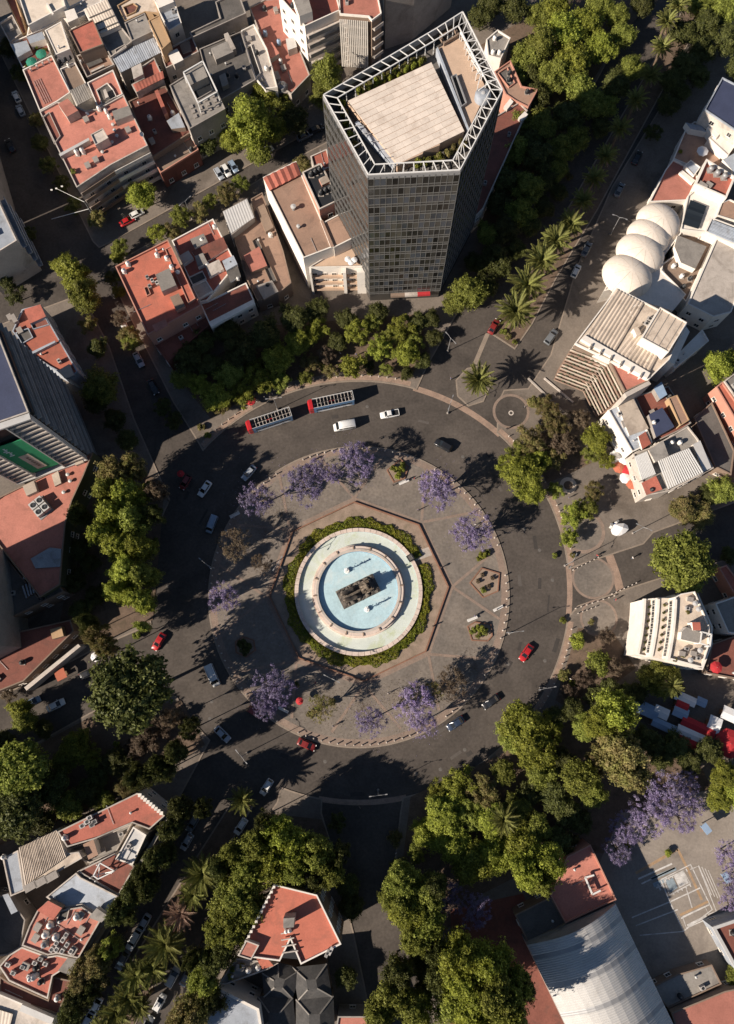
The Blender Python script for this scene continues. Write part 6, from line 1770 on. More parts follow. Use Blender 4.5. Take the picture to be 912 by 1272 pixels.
for u, v, k in ((856, 745, 'box'), (862, 750, 'vent'), (853, 756, 'ac'), (866, 757, 'vent'), (852, 806, 'ac'), (860, 812, 'box'), (866, 818, 'ac'), (856, 820, 'vent'), (846, 812, 'box'), (868, 808, 'vent')): b.unit(u, v, 1.2, .9, .8, k)
for u, v in ((840, 820), (865, 790), (856, 760), (850, 815)): shrub(u, v, 3.5, 'leaf_olive', 'potted shrub on the roof of the white curved building', 15)
for k in range(7): a = 2.5 + k * 1.4; p = arcpt(381, a); q = arcpt(362, a + .5); shrub(q[0], q[1], 2.2, 'leaf_dark', 'potted shrub on the lower terrace of the white curved building', 9); shrub(p[0], p[1], 2.6, ('leaf_olive', 'leaf_dark')[k % 2], 'potted shrub on the middle terrace of the white curved building', 12)
b = Bld('reddish patio house right of the white curved building', [(884, 800), (912, 790), (950, 800), (950, 850), (876, 836)], 4, 'dull_red', 'brown_wall', .4, phrase='the reddish patio'); b.clutter(3, 33)
umbrella(891, 829, 1.4, 'canvas_red', 'red parasol on the reddish patio by the curved building', b.H)
b = Bld('grey roof with a white edge at the right above the reddish patio', [(888, 750), (945, 730), (945, 790), (904, 786)], 7, 'grey_roof', 'white_plaster', .4, phrase='the grey roof above the patio'); b.clutter(2, 34)
b = Bld('small house with a bright red roof strip at the right edge', [(893, 706), (902, 702), (930, 740), (918, 748)], 6, 'orange_roof', 'pink_wall', .3, phrase='the bright red strip roof')
# ---- south-east: school
b = Bld('red roofed school wing beside the court', [(704, 1064), (733, 1049), (765, 1117), (702, 1146), (684, 1112)], 6, 'pink_roof', 'pink_wall', .4, parm='pink_wall', phrase='the red school wing'); b.clutter(2, 35, ('vent', 'pipe'))
for (u0, v0), (u1, v1) in (((727, 1090), (736, 1111)), ((727, 1090), (738, 1087)), ((736, 1111), (746, 1106))):
    MB().bar(P(u0, v0, 7.2), P(u1, v1, 7.2), .35).build('roof_frame', 'steel_white', b.root)
b = Bld('dark flat school roof beside the arched hall', [(640, 1136), (684, 1114), (703, 1147), (656, 1171)], 5, 'dark_concrete', 'brown_wall', .3, phrase='the dark school roof'); b.clutter(1, 36)
hall = thing('arched_hall', 'sports hall under a white corrugated arched roof', 'building', (*XY(730, 1210), .12))
A, B, Cc, D = [Vector(XY(u, v, 7)) for u, v in ((655, 1174), (765, 1123), (850, 1300), (740, 1351))]
MB().prism(ccw([tuple(A), tuple(B), tuple(Cc), tuple(D)]), .12, 7.0, 0, None, False).build('walls', 'concrete', hall)
NS = 64
def vault(g_, f_, lift=0.0):
    p = A.lerp(B, g_).lerp(D.lerp(Cc, g_), f_); return (p.x, p.y, 7.0 + 4.2 * math.sin(math.pi * g_) + lift)
for r in range(NS):
    seam = r % 13 in (5, 6)
    m = MB(); f0, fm, f1 = r / NS, (r + .5) / NS, (r + 1) / NS
    lf = .02 if seam else .16
    for c in range(12):
        g0, g1 = c / 12, (c + 1) / 12
        m.face([vault(g0, f0), vault(g1, f0), vault(g1, fm, lf), vault(g0, fm, lf)]); m.face([vault(g0, fm, lf), vault(g1, fm, lf), vault(g1, f1), vault(g0, f1)])
    m.build('roof_rib' if not seam else 'skylight_rib', 'pale_metal' if not seam else 'steel_grey', hall)
for f_ in (0.0, 1.0):
    m = MB(); top = [vault(c / 12, f_) for c in range(13)]
    m.face(top + [(top[-1][0], top[-1][1], 6.9), (top[0][0], top[0][1], 6.9)]); m.build('gable', 'concrete', hall)
b = Bld('red roof with a blue-white rim at the lower right edge', [(884, 1151), (940, 1132), (940, 1235), (912, 1202)], 5, 'dull_red', 'blue_grey', .5, pt=.6, parm='pale_metal', phrase='the red roof with the pale rim'); b.clutter(2, 37)
b = Bld('plain dusty pink roof in the lower right corner', [(834, 1258), (900, 1231), (945, 1222), (945, 1310), (850, 1310)], 5, 'pink_roof', 'brown_wall', .2, phrase='the dusty pink roof')
b = Bld('low grey shed between the court and the dusty pink roof', [(806, 1228), (842, 1210), (884, 1198), (896, 1222), (830, 1252)], 3.2, 'grey_roof', 'brown_wall', .2, phrase='the low grey shed by the court'); b.clutter(3, 38)
b = Bld('narrow shaded house behind the arched hall at the bottom edge', [(455, 1262), (420, 1262), (418, 1275), (440, 1310), (470, 1310)], 6, 'pink_roof', 'concrete', .3, phrase='the pink roof at the bottom edge')
# ---- south: wedge building between the streets
b = Bld('wedge-shaped red roof with white balustrade between two streets', [(341, 1098), (394, 1111), (424, 1172), (374, 1197), (361, 1166), (348, 1193), (296, 1186)], 14, 'orange_roof', 'brown_wall', .5, parm='white_plaster', name='apartment_building', cat='building', phrase='the wedge-shaped red roof')
for k in range(14):
    p0, p1 = Vector((341, 1098)), Vector((297, 1184)); q = p0.lerp(p1, (k + .5) / 14); w = P(q.x + 1.2, q.y + .4, 14.6)
    MB().box((w.x, w.y, 14.45), (.5, .5, .95)).build('baluster', 'white_plaster', b.root)
MB().prism(ccw(polyz([(351, 1150), (364, 1150), (362, 1166), (374, 1192), (350, 1190)], 11)), 10, 11).build('stair_court', 'black_plastic', b.root)
b.block('lift_tower', [(352, 1141), (366, 1140), (365, 1152), (352, 1153)], 17.5, 'grey_roof', 'concrete')
for u, v in ((356, 1156), (360, 1155)): b.tank(u, v, 'white', .6, 1.0)
for k in range(4): MB().bar(P(349 + k * .5, 1160 + k * 8, 14.6), P(363 + k * 2.5, 1157 + k * 8, 14.6), .22).build('stair_beam', 'light_concrete', b.root)
b.unit(407, 1183, 2.0, .8, .9); b.unit(411, 1180, 2.0, .8, .9)
b.block('side_room', [(296, 1187), (306, 1168), (322, 1174), (312, 1192)], 15.2, 'pink_roof', 'light_concrete', par=.2)
b = Bld('cluttered low terraces behind the wedge-shaped roof', [(294, 1190), (346, 1196), (332, 1204), (282, 1222), (272, 1222)], 9, 'grey_roof', 'light_concrete', .3, phrase='the cluttered terraces'); b.clutter(9, 39, ('box', 'ac', 'tank_white', 'pipe', 'vent'))
b.block('red_shed', [(318, 1190), (330, 1188), (340, 1200), (326, 1204)], 10, 'orange_roof')
for u, v in ((288, 1205), (300, 1200), (285, 1214)): shrub(u, v, 4, 'leaf_mid', 'green pot plant on the cluttered terraces', b.H)
def hip(pts, z0, z1, wall_z0, label, mt='shaded_roof_grey', phrase=None):
    """four-sided hipped roof on walls"""
    q = ccw(polyz(pts, z0)); c = centroid(q)
    t = thing('house', label, 'house', (c[0], c[1], .12))
    MB().prism(q, wall_z0, z0, 0, None, False).build('walls', 'brown_wall', t)
    q2 = offset(q, -.4); cc = [tuple(Vector(p).lerp(Vector(c), .72)) for p in q2]
    n = len(q2)
    for i in range(n):
        j = (i + 1) % n
        MB().face([(*q2[i], z0), (*q2[j], z0), (*cc[j], z1), (*cc[i], z1)]).build('roof_slope', mt, t)
        MB().bar((*q2[i], z0 + .05), (*cc[i], z1 + .05), .25, .15).build('ridge', 'grey_roof', t)
    MB().face([(*p, z1) for p in cc]).build('roof_top', mt, t)
    return t
hip([(328, 1210), (346, 1198), (372, 1205), (362, 1238), (330, 1236)], 6, 7.4, .12, 'shade-darkened hipped roof house right behind the wedge-shaped roof')
hip([(366, 1204), (404, 1200), (410, 1236), (372, 1240)], 6, 7.2, .12, 'shade-darkened hipped roof house near the south street')
hip([(322, 1240), (362, 1242), (366, 1285), (316, 1280)], 6, 7.2, .12, 'shade-darkened hipped roof house at the bottom edge left of the south street')
hip([(370, 1244), (412, 1240), (414, 1285), (370, 1285)], 6, 7.3, .12, 'shade-darkened hipped roof house at the bottom edge beside the south street')
b = Bld('house with a bluish purple roof and white wall at the bottom edge', [(271, 1226), (322, 1252), (330, 1300), (240, 1300), (250, 1272)], 9, 'blue_grey', 'white_plaster', .5, pt=.5, phrase='the bluish purple roof'); b.clutter(2, 40)
# ---- south-west block
b = Bld('long red roof with a white balustrade end beside the avenue', [(72, 1033), (171, 985), (205, 1013), (186, 1030), (165, 1022), (118, 1042), (84, 1052)], 9, 'red_roof', 'light_concrete', .35, phrase='the long red roof by the avenue')
for k in range(9):
    q = Vector((174, 985)).lerp(Vector((204, 1010)), (k + .5) / 9); w = P(q.x - 1, q.y + 1, 9.5); MB().box((w.x, w.y, 9.6), (.75, .75, 1.1)).build('baluster', 'white_plaster', b.root)
for u, v in ((104, 1025), (110, 1020), (116, 1024), (113, 1015), (119, 1020)): b.unit(u, v, 1.5, 1.2, 1.2)
b.tank(82, 1040, 'white', .8, 1.4); b.clutter(2, 41, ('pipe', 'vent'))
b = Bld('beige corrugated roof house at the lower left', [(24, 1053), (72, 1031), (84, 1060), (98, 1058), (102, 1066), (32, 1106)], 8.5, 'beige_roof', 'light_concrete', .15, phrase='the beige corrugated roof')
b.sheet([(24, 1053), (71, 1031), (83, 1064), (32, 1100)], 'beige_roof', 26, 9.0, lift=.14)
for k in range(3): b.unit(40 + k * 13, 1100 - k * 6, 2.6, 1.4, .9, 'box')
b = Bld('blue-grey strip roof left of the beige corrugated roof', [(4, 1066), (23, 1056), (31, 1106), (14, 1113)], 8, 'blue_grey', 'light_concrete', .3, phrase='the blue-grey strip roof'); b.tank(6, 1064, 'white', .7, 1.2)
b = Bld('sunken grey court under the long red roof', [(86, 1054), (118, 1043), (164, 1023), (145, 1058), (112, 1072), (100, 1066)], 5, 'grey_roof', 'light_concrete', .4, phrase='the sunken grey court')
b.block('bathroom', [(103, 1049), (116, 1043), (122, 1062), (110, 1068)], 7.5, 'brown_roof', 'white_plaster'); b.clutter(3, 42)
b = Bld('white and blue sheet roof beside the avenue', [(166, 1027), (182, 1037), (165, 1074), (144, 1067)], 9, 'pale_metal', 'white_plaster', .3, phrase='the white and blue sheet roof'); b.clutter(2, 43, ('pipe', 'ac'))
b = Bld('dark red roof with a white steel mast beside the avenue', [(97, 1082), (143, 1060), (168, 1076), (148, 1112)], 8, 'dull_red', 'light_concrete', .4, phrase='the dark red roof with the mast')
mast = [(116, 1088), (124, 1072), (142, 1082), (122, 1092)]
for k in range(4):
    for z in (10, 12): MB().bar(P(*mast[k], z), P(*mast[(k + 1) % 4], z), .22).build('mast_bar', 'steel_white', b.root)
    q = P(*mast[k], 10); MB().bar((q.x, q.y, 8), (q.x, q.y, 12), .22).build('mast_post', 'steel_white', b.root)
    MB().bar(P(*mast[k], 10), P(*mast[(k + 2) % 4], 12), .16).build('mast_brace', 'steel_white', b.root)
b = Bld('flat blue-grey roof below the steel mast', [(58, 1114), (95, 1084), (101, 1090), (147, 1113), (128, 1140), (102, 1124), (78, 1128)], 8.5, 'blue_grey', 'light_concrete', .3, phrase='the blue-grey roof below the mast'); b.clutter(1, 44)
b = Bld('cluster of red roofs crowded with pipes and tanks at the lower left', [(28, 1174), (37, 1150), (47, 1131), (60, 1119), (78, 1130), (102, 1126), (126, 1142), (98, 1190), (72, 1184), (60, 1186)], 9, 'pink_roof', 'light_concrete', .35, phrase='the crowded red roofs')
b.block('red_room', [(46, 1131), (60, 1119), (77, 1128), (66, 1143)], 11, 'red_roof', 'brown_wall'); b.block('grey_room', [(110, 1140), (120, 1128), (134, 1138), (126, 1146)], 10.5, 'grey_roof'); b.well([(74, 1132), (88, 1126), (84, 1142), (70, 1146)])
for u, v, c in ((64, 1148, 'white'), (58, 1160, 'white'), (71, 1163, 'white'), (57, 1172, 'grey'), (97, 1138, 'white')): b.tank(u, v, c, .95, 1.4)
for u, v in ((66, 1178), (72, 1178), (79, 1180), (85, 1172), (80, 1166), (84, 1160), (72, 1170), (90, 1180)): b.unit(u, v, 1.3, 1.1, 1.1)
b.clutter(16, 45, ('pipe', 'pipe', 'vent', 'pipe', 'box', 'dish'))
b = Bld('red stepped roofs near the lower left corner', [(0, 1200), (12, 1186), (28, 1176), (60, 1188), (72, 1186), (97, 1192), (66, 1212), (60, 1240), (12, 1218)], 8.5, 'red_roof', 'light_concrete', .35, phrase='the red stepped roofs')
for u, v in ((42, 1212), (46, 1211)): b.tank(u, v, 'white', .8, 2.4)
for u, v in ((45, 1195), (52, 1190), (58, 1196), (38, 1212), (30, 1200)): b.unit(u, v, 1.3, 1.1, 1.0)
b.block('grey_roof', [(98, 1192), (88, 1212), (72, 1206), (84, 1190)], 9.3, 'grey_roof'); b.clutter(5, 46)
b = Bld('dark red yard roof at the lower left corner', [(12, 1220), (60, 1242), (66, 1213), (90, 1218), (72, 1260), (30, 1246), (0, 1234), (0, 1212)], 7.5, 'dull_red', 'brown_wall', .3, phrase='the dark red yard roof'); b.clutter(2, 47)
b = Bld('beige roof with blue-white edge in the lower left corner', [(-20, 1226), (30, 1247), (68, 1264), (60, 1310), (-20, 1310)], 8.5, 'light_concrete', 'white_plaster', .3, phrase='the beige roof in the lower left corner')
b.block('white_strip', [(27, 1248), (67, 1265), (64, 1273), (24, 1256)], 9.2, 'pale_metal'); b.sheet([(-15, 1250), (16, 1260), (6, 1300), (-15, 1300)], 'cream_roof', 7, 9.0)
b = Bld('low dark sheds at the left edge above the red roofs', [(-20, 1110), (12, 1114), (32, 1142), (26, 1176), (10, 1186), (-20, 1190)], 6, 'dark_concrete', 'concrete', .3, phrase='the low dark sheds at the left edge'); b.block('pale_tank_shed', [(3, 1112), (10, 1110), (22, 1132), (14, 1136)], 8, 'blue_grey'); b.clutter(3, 48)
bw = [(206, 1016), (210, 1018), (102, 1192), (98, 1190)]
tag(MB().prism(ccw(polyz(bw, 8)), .12, 7.5).build('boundary_wall', 'grey_roof'), 'long grey wall running along the avenue below the long red roof', 'wall')
# ---- west: tall louvred block with a green hoarding, curved podium
b = Bld('tall dark louvred office block with a green hoarding at the left edge', [(-8, 398), (37, 513), (-68, 549), (-113, 434)], 40, 'navy_roof', 'black_plastic', .6, parm='light_concrete', name='office_building', cat='building', phrase='the louvred office block', win=False)  # shade lying on this roof is put into its dark blue
fa = b.edge_near(15, 455); a_, b_ = Vector(b.poly[fa]), Vector(b.poly[(fa + 1) % len(b.poly)]); d_ = (b_ - a_).normalized(); n_ = Vector((d_.y, -d_.x))
for k in range(19):
    z = 3 + k * 1.95
    o = MB(); q = [a_, b_, b_ + n_ * .9, a_ + n_ * .9]
    o.prism([tuple(x) for x in q], z, z + .16, bottom=True); o.build('louvre', 'light_concrete' if k % 2 else 'concrete', b.root)
    if k % 2 == 0:
        zz = .35 + .03 * k
        q0, q1 = a_.lerp(b_, zz % 1), a_.lerp(b_, (zz + .12) % 1)
        MB().prism([tuple(q0 + n_ * .02), tuple(q1 + n_ * .02), tuple(q1 + n_ * .5), tuple(q0 + n_ * .5)], z + .2, z + 1.9).build('stair_panel', 'black_plastic', b.root)
for k in range(10):
    for j in range(11):
        p = a_.lerp(b_, (j + .5) / 11); link('window', window_mesh(1.6, 2.0, 'brown_wall'), b.root, (p.x - ORG[b.root.name][0], p.y - ORG[b.root.name][1], 4.6 + k * 3.4), (0, 0, math.atan2(n_.y, n_.x) - math.pi / 2))
# south-east face: frame, white louvres, green hoarding with a tan sign
fb = b.edge_near(-15, 540); c_, e_ = Vector(b.poly[fb]), Vector(b.poly[(fb + 1) % len(b.poly)])
if proj((*c_, 40))[0] < proj((*e_, 40))[0]: c_, e_ = e_, c_
d2 = (e_ - c_).normalized(); n2 = Vector((-d2.y, d2.x))
if n2.dot(-c_) < 0: n2 = -n2
Lf = (e_ - c_).length
def fp(f, z, o=0.0): q = c_ + d2 * (f * Lf) + n2 * o; return (q.x, q.y, z)
zl, zh = 9.6, 40.0
def fpanel(name, f0, f1, z0, z1, o, th, mt, parent=None):
    q = [fp(f0, 0, o)[:2], fp(f1, 0, o)[:2], fp(f1, 0, o + th)[:2], fp(f0, 0, o + th)[:2]]
    return MB().prism(ccw(q), z0, z1, bottom=True).build(name, mt, parent or b.root)
hd = fpanel('hoarding', .32, .72, zl + 2.4, zl + 22, .8, .15, 'green_turf')
fpanel('sign_panel', .47, .60, zl + 4, zl + 14, .96, .06, 'beige_roof', hd)
for k in range(6): fpanel('letter', .515, .55, zl + 5.5 + k * 1.2, zl + 6.3 + k * 1.2, 1.03, .03, 'brown_wall', hd)
for k in range(7): fpanel('script_stroke', .60 + .012 * math.sin(k * 2.1), .64 + .02 * math.cos(k * 1.7), zl + 15.5 + k * .75, zl + 15.9 + k * .75, .96, .04, 'pool_floor', hd)
for k in range(13):
    z = zl + 1.2 + k * (zh - zl - 2) / 12.6
    fpanel('sun_louvre', .02, .30, z, z + .7, .3, 1.0, 'light_concrete'); fpanel('sun_louvre', .73, .98, z, z + .7, .3, 1.0, 'light_concrete')
for f in (0.0, .305, .715, .985):
    fpanel('frame_post', f, f + .015, zl, zh + .3, .25, 1.2, 'pale_metal')
for z in (zl - .2, zh):
    fpanel('frame_beam', 0, 1.0, z, z + .5, .2, 1.3, 'pale_metal')
pod = Bld('curved terracotta podium below the green hoarding', [(2, 617), (116, 562), (104, 592), (90, 622), (82, 650), (78, 690), (75, 726), (50, 742), (-30, 640)], 9, 'pink_roof', 'green_wall', .4, parm='brown_wall', name='podium_building', cat='building', phrase='the curved terracotta podium')
for pts, z in (([(64, 590), (72, 585), (76, 600), (68, 604)], 9.8), ([(28, 604), (42, 597), (46, 610), (33, 616)], 10.4), ([(92, 572), (101, 568), (104, 574), (94, 578)], 10)): pod.block('roof_hut', pts, z, 'beige_roof', 'light_concrete')
mc = thing('cooling_plant', 'large grey cooling plant standing on the curved terracotta podium', 'machine', pod.at(52, 631), pod.ang)
for k, (x, y) in enumerate(((-1.2, -.9), (-1.2, .9), (.9, -.9), (.9, .9))):
    f_ = link('fan_unit', MB().box((x, y, .8), (1.8, 1.6, 1.6)).mesh('fan_unit', 'pale_metal'), mc); link('fan', MB().lathe([(.6, 1.62), (.6, 1.72), (.1, 1.66)], (x, y, 0), 12).mesh('fan', 'black_plastic'), f_)
link('skid', MB().box((0, 0, .06), (4.6, 3.8, .12)).mesh('skid', 'steel_grey'), mc)
for u, v in ((85, 590), (88, 598), (80, 612)): pod.unit(u, v, .9, .6, .5, 'vent')
pod.block('grey_deck', [(38, 694), (62, 680), (76, 682), (75, 704), (44, 706)], 9.4, 'blue_grey')
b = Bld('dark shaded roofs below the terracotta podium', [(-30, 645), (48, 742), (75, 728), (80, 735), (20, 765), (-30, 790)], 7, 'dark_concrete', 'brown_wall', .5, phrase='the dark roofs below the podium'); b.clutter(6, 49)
for k in range(6): b.block('roof_curb', [(27 + k * 4, 728 - k * 2), (29 + k * 4, 727 - k * 2), (34 + k * 3, 742 - k * 2), (32 + k * 3, 743 - k * 2)], 8, 'blue_grey')
for k in range(8): roof_unit(b.at(10 + k * 3.5, 660 + k * 8), b.ang, 1.3, 1.3, 1.0, 'ac', b.phrase)
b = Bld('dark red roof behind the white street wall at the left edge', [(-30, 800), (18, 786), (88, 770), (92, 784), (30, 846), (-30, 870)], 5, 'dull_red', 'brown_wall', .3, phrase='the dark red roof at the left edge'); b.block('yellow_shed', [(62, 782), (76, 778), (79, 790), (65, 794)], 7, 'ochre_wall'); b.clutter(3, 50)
ww_ = ccw(polyz([(30, 854), (97, 800), (100, 803), (33, 858)], 4)); tag(MB().prism(ww_, .12, 4.0).build('street_wall', 'light_concrete'), 'pale street wall running beside the western street at the left', 'wall')
b = Bld('row of small red roofs beside the louvred block', [(28, 385), (51, 379), (60, 398), (97, 462), (88, 470), (62, 456), (38, 440), (16, 412)], 8, 'orange_roof', 'blue_grey', .35, phrase='the small red roofs beside the louvred block')
b.block('red_room', [(30, 384), (50, 378), (57, 393), (37, 402)], 9.2, 'red_roof'); b.well([(38, 402), (58, 396), (62, 404), (42, 410)], mt='dull_red'); b.block('partition', [(37, 438), (68, 423), (69, 425), (38, 441)], 9.0, 'blue_grey'); b.block('brown_room', [(72, 460), (86, 452), (92, 466), (82, 470)], 8.8, 'beige_roof')
b.well([(20, 414), (36, 408), (42, 420), (28, 428)]); b.unit(75, 450, 1.4, 1.0, 1.2); b.unit(20, 398, 2.2, 1.0, 1.2, 'box'); b.unit(14, 396, 1.6, 1.0, 1, 'box'); b.clutter(3, 51, ('vent', 'pipe', 'box'))
b = Bld('shaded apartment house with pale balcony rims at the left edge', [(-60, 268), (-6, 240), (22, 300), (-30, 332)], 14, 'blue_grey', 'light_concrete', .6, name='apartment_building', cat='building', phrase='the shaded apartment house at the left edge', win=False)
ei = b.edge_near(8, 270); b.bands(ei, 4, 1.2, 'blue_grey', zlo=1.5); b.clutter(2, 52)
# unseen houses added outside the frame, on the sunward side, to shade the left
Bld('unseen tall house added beyond the left edge to shade the dark street', [(-150, 20), (-62, -20), (-34, 60), (-36, 130), (-120, 170)], 14, 'grey_roof', 'concrete', .5, name='apartment_building', cat='building', win=False)
Bld('second unseen tall house added beyond the left edge to shade the dark street', [(-130, 168), (-40, 130), (-10, 236), (-95, 264)], 15, 'red_roof', 'concrete', .5, name='apartment_building', cat='building', win=False)
Bld('unseen tall block added beyond the left edge to shade the terracotta podium', [(-150, 710), (-52, 665), (-40, 800), (-135, 850)], 29, 'grey_roof', 'concrete', .5, name='apartment_building', cat='building', win=False)
Bld('house standing beyond the left edge below the red roofs', [(-120, 960), (-40, 930), (-30, 1040), (-110, 1060)], 12, 'grey_roof', 'concrete', .5, win=False)
Bld('house standing beyond the left edge beside the beige roof', [(-110, 1080), (-30, 1060), (-22, 1210), (-100, 1220)], 10, 'red_roof', 'concrete', .5, win=False)
# ---------------------------------------------------------------- trees
B_, M_, D_, O_, Y_ = 'leaf_bright', 'leaf_mid', 'leaf_dark', 'leaf_olive', 'leaf_dry'
LOOK = {B_: 'bright green', M_: 'green', D_: 'dark green', O_: 'olive green', Y_: 'dry brown'}
def grove(where, items, group, tops=None):
    for it in items:
        u, v, r, kind, leaf = it[:5]; top = it[5] if len(it) > 5 else tops
        tree(u, v, r, kind, leaf, '%s %s %s' % (LOOK[leaf], {'small': 'small tree', 'tall': 'upright tree', 'dense': 'dense tree'}.get(kind, 'leafy tree'), where), top, name={'small': 'small_tree'}.get(kind, 'broadleaf_tree'), group=group)
grove('on the upper side street', [(312, 150, 34, 'tall', B_), (330, 118, 22, 'broad', B_), (290, 172, 22, 'broad', B_), (340, 160, 22, 'broad', B_), (322, 190, 20, 'broad', M_), (352, 130, 20, 'loose', M_), (256, 180, 18, 'broad', D_), (272, 150, 16, 'broad', D_), (408, 92, 26, 'tall', M_), (400, 120, 20, 'broad', M_), (368, 150, 22, 'broad', D_), (376, 205, 14, 'broad', O_)], 'street trees by the side street')
grove('near the corner apartments', [(176, 243, 22, 'broad', B_), (121, 272, 15, 'loose', O_), (225, 268, 18, 'loose', M_), (246, 262, 16, 'loose', O_), (196, 290, 16, 'loose', B_), (150, 308, 15, 'loose', M_), (147, 318, 12, 'small', B_), (215, 285, 14, 'loose', O_), (282, 240, 18, 'loose', O_), (298, 228, 14, 'loose', M_), (262, 250, 13, 'loose', M_)], 'street trees by the side street')
grove('at the upper left junction', [(92, 340, 24, 'tall', B_), (104, 366, 24, 'tall', M_), (80, 330, 18, 'broad', B_), (42, 62, 14, 'loose', D_), (25, 90, 16, 'loose', D_), (45, 150, 12, 'small', O_), (10, 60, 16, 'broad', D_), (90, 255, 14, 'loose', D_), (36, 290, 12, 'loose', D_), (8, 318, 18, 'broad', D_), (6, 345, 16, 'broad', D_), (20, 365, 16, 'loose', D_)], 'trees of the upper left junction')
grove('along the street left of the big red roof', [(160, 420, 18, 'loose', O_), (148, 395, 12, 'loose', Y_), (163, 425, 14, 'broad', M_), (148, 362, 10, 'small', M_), (126, 480, 27, 'broad', M_), (118, 500, 18, 'broad', D_)], 'street trees by the big red roof')
grove('in the northern park strip', [(232, 445, 22, 'broad', D_), (250, 425, 20, 'broad', D_), (225, 470, 16, 'broad', M_), (246, 478, 18, 'loose', B_), (268, 492, 22, 'broad', B_), (285, 465, 20, 'broad', M_), (300, 490, 20, 'loose', B_), (322, 470, 22, 'loose', B_), (345, 445, 22, 'broad', B_), (348, 475, 16, 'loose', M_), (372, 425, 20, 'broad', B_), (300, 435, 24, 'broad', D_), (330, 415, 24, 'broad', D_), (285, 415, 20, 'broad', D_), (262, 455, 18, 'broad', D_), (365, 395, 22, 'broad', D_), (395, 385, 18, 'broad', D_), (395, 410, 18, 'loose', B_), (405, 440, 14, 'loose', Y_), (385, 450, 14, 'loose', O_), (445, 412, 20, 'loose', B_), (440, 455, 18, 'small', B_, 4), (470, 432, 20, 'loose', B_), (500, 408, 20, 'loose', B_), (505, 440, 18, 'broad', B_), (485, 420, 16, 'loose', M_), (515, 425, 14, 'loose', M_), (462, 400, 16, 'loose', M_), (420, 425, 14, 'broad', D_), (505, 465, 10, 'small', D_, 2.5), (275, 505, 12, 'loose', O_), (315, 455, 14, 'loose', M_)], 'trees of the northern park strip')
grove('at the right foot of the glass tower', [(583, 365, 26, 'broad', M_), (566, 375, 18, 'broad', M_), (603, 355, 18, 'broad', D_)], 'trees at the tower')
grove('in the top right gardens', [(598, 22, 20, 'broad', D_), (612, 5, 22, 'broad', D_), (640, 12, 22, 'broad', D_), (655, 70, 24, 'broad', M_), (640, 95, 20, 'broad', M_), (672, 55, 24, 'tall', M_), (700, 40, 30, 'broad', B_), (730, 30, 26, 'broad', B_), (712, 75, 28, 'broad', B_), (745, 60, 24, 'broad', B_), (690, 95, 26, 'broad', M_), (668, 120, 22, 'broad', D_), (765, 20, 20, 'broad', M_), (775, 45, 20, 'broad', M_), (720, 110, 24, 'broad', M_), (660, 95, 18, 'broad', D_), (690, 10, 24, 'broad', B_), (668, 18, 20, 'broad', M_), (745, 5, 22, 'broad', M_), (800, 5, 20, 'broad', D_)], 'garden trees at the top right')
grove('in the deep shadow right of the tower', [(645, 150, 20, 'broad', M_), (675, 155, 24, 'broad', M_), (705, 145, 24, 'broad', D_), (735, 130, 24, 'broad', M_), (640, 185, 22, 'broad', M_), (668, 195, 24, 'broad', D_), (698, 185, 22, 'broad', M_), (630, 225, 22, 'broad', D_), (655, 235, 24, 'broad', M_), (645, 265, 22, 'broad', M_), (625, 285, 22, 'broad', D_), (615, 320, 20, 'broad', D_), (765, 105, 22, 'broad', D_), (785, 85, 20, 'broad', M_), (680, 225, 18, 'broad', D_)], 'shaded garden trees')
grove('along the upper right avenue', [(850, 40, 22, 'broad', D_), (872, 62, 22, 'broad', D_), (880, 30, 24, 'broad', D_), (905, 50, 24, 'broad', D_), (900, 10, 26, 'broad', M_), (870, 8, 22, 'broad', M_), (850, 80, 22, 'broad', D_), (835, 100, 20, 'broad', D_), (868, 95, 18, 'broad', D_), (830, 130, 18, 'broad', D_), (812, 165, 14, 'loose', D_), (920, 85, 22, 'broad', D_), (845, 115, 16, 'broad', D_)], 'avenue trees at the upper right')
grove('on the eastern plaza', [(650, 590, 26, 'broad', B_), (632, 580, 18, 'loose', B_), (668, 575, 20, 'loose', B_), (660, 612, 18, 'broad', B_), (640, 560, 14, 'loose', M_), (690, 570, 16, 'loose', O_), (662, 545, 22, 'loose', O_), (690, 525, 22, 'loose', O_), (700, 548, 20, 'loose', Y_), (680, 505, 16, 'loose', O_), (720, 520, 16, 'loose', Y_), (742, 545, 20, 'broad', B_), (752, 570, 14, 'loose', B_), (735, 565, 14, 'loose', M_), (714, 640, 18, 'loose', B_), (706, 668, 14, 'loose', B_), (728, 632, 16, 'loose', M_), (690, 610, 12, 'loose', M_), (738, 610, 14, 'loose', O_), (664, 500, 10, 'small', O_)], 'trees of the eastern plaza')
grove('near the eastern street', [(846, 698, 40, 'dense', M_), (850, 632, 20, 'broad', O_), (870, 640, 18, 'broad', O_), (898, 608, 20, 'broad', M_), (893, 456, 22, 'broad', B_), (912, 450, 18, 'broad', B_), (905, 690, 12, 'broad', D_), (880, 615, 14, 'broad', D_)], 'trees of the eastern street')
grove('below the white curved building', [(718, 796, 11, 'small', B_), (742, 824, 16, 'small', M_), (702, 838, 8, 'small', O_), (762, 830, 14, 'loose', Y_), (752, 790, 12, 'loose', Y_), (820, 842, 24, 'broad', M_), (838, 850, 14, 'loose', O_), (805, 838, 14, 'broad', D_)], 'trees of the lower right plaza')
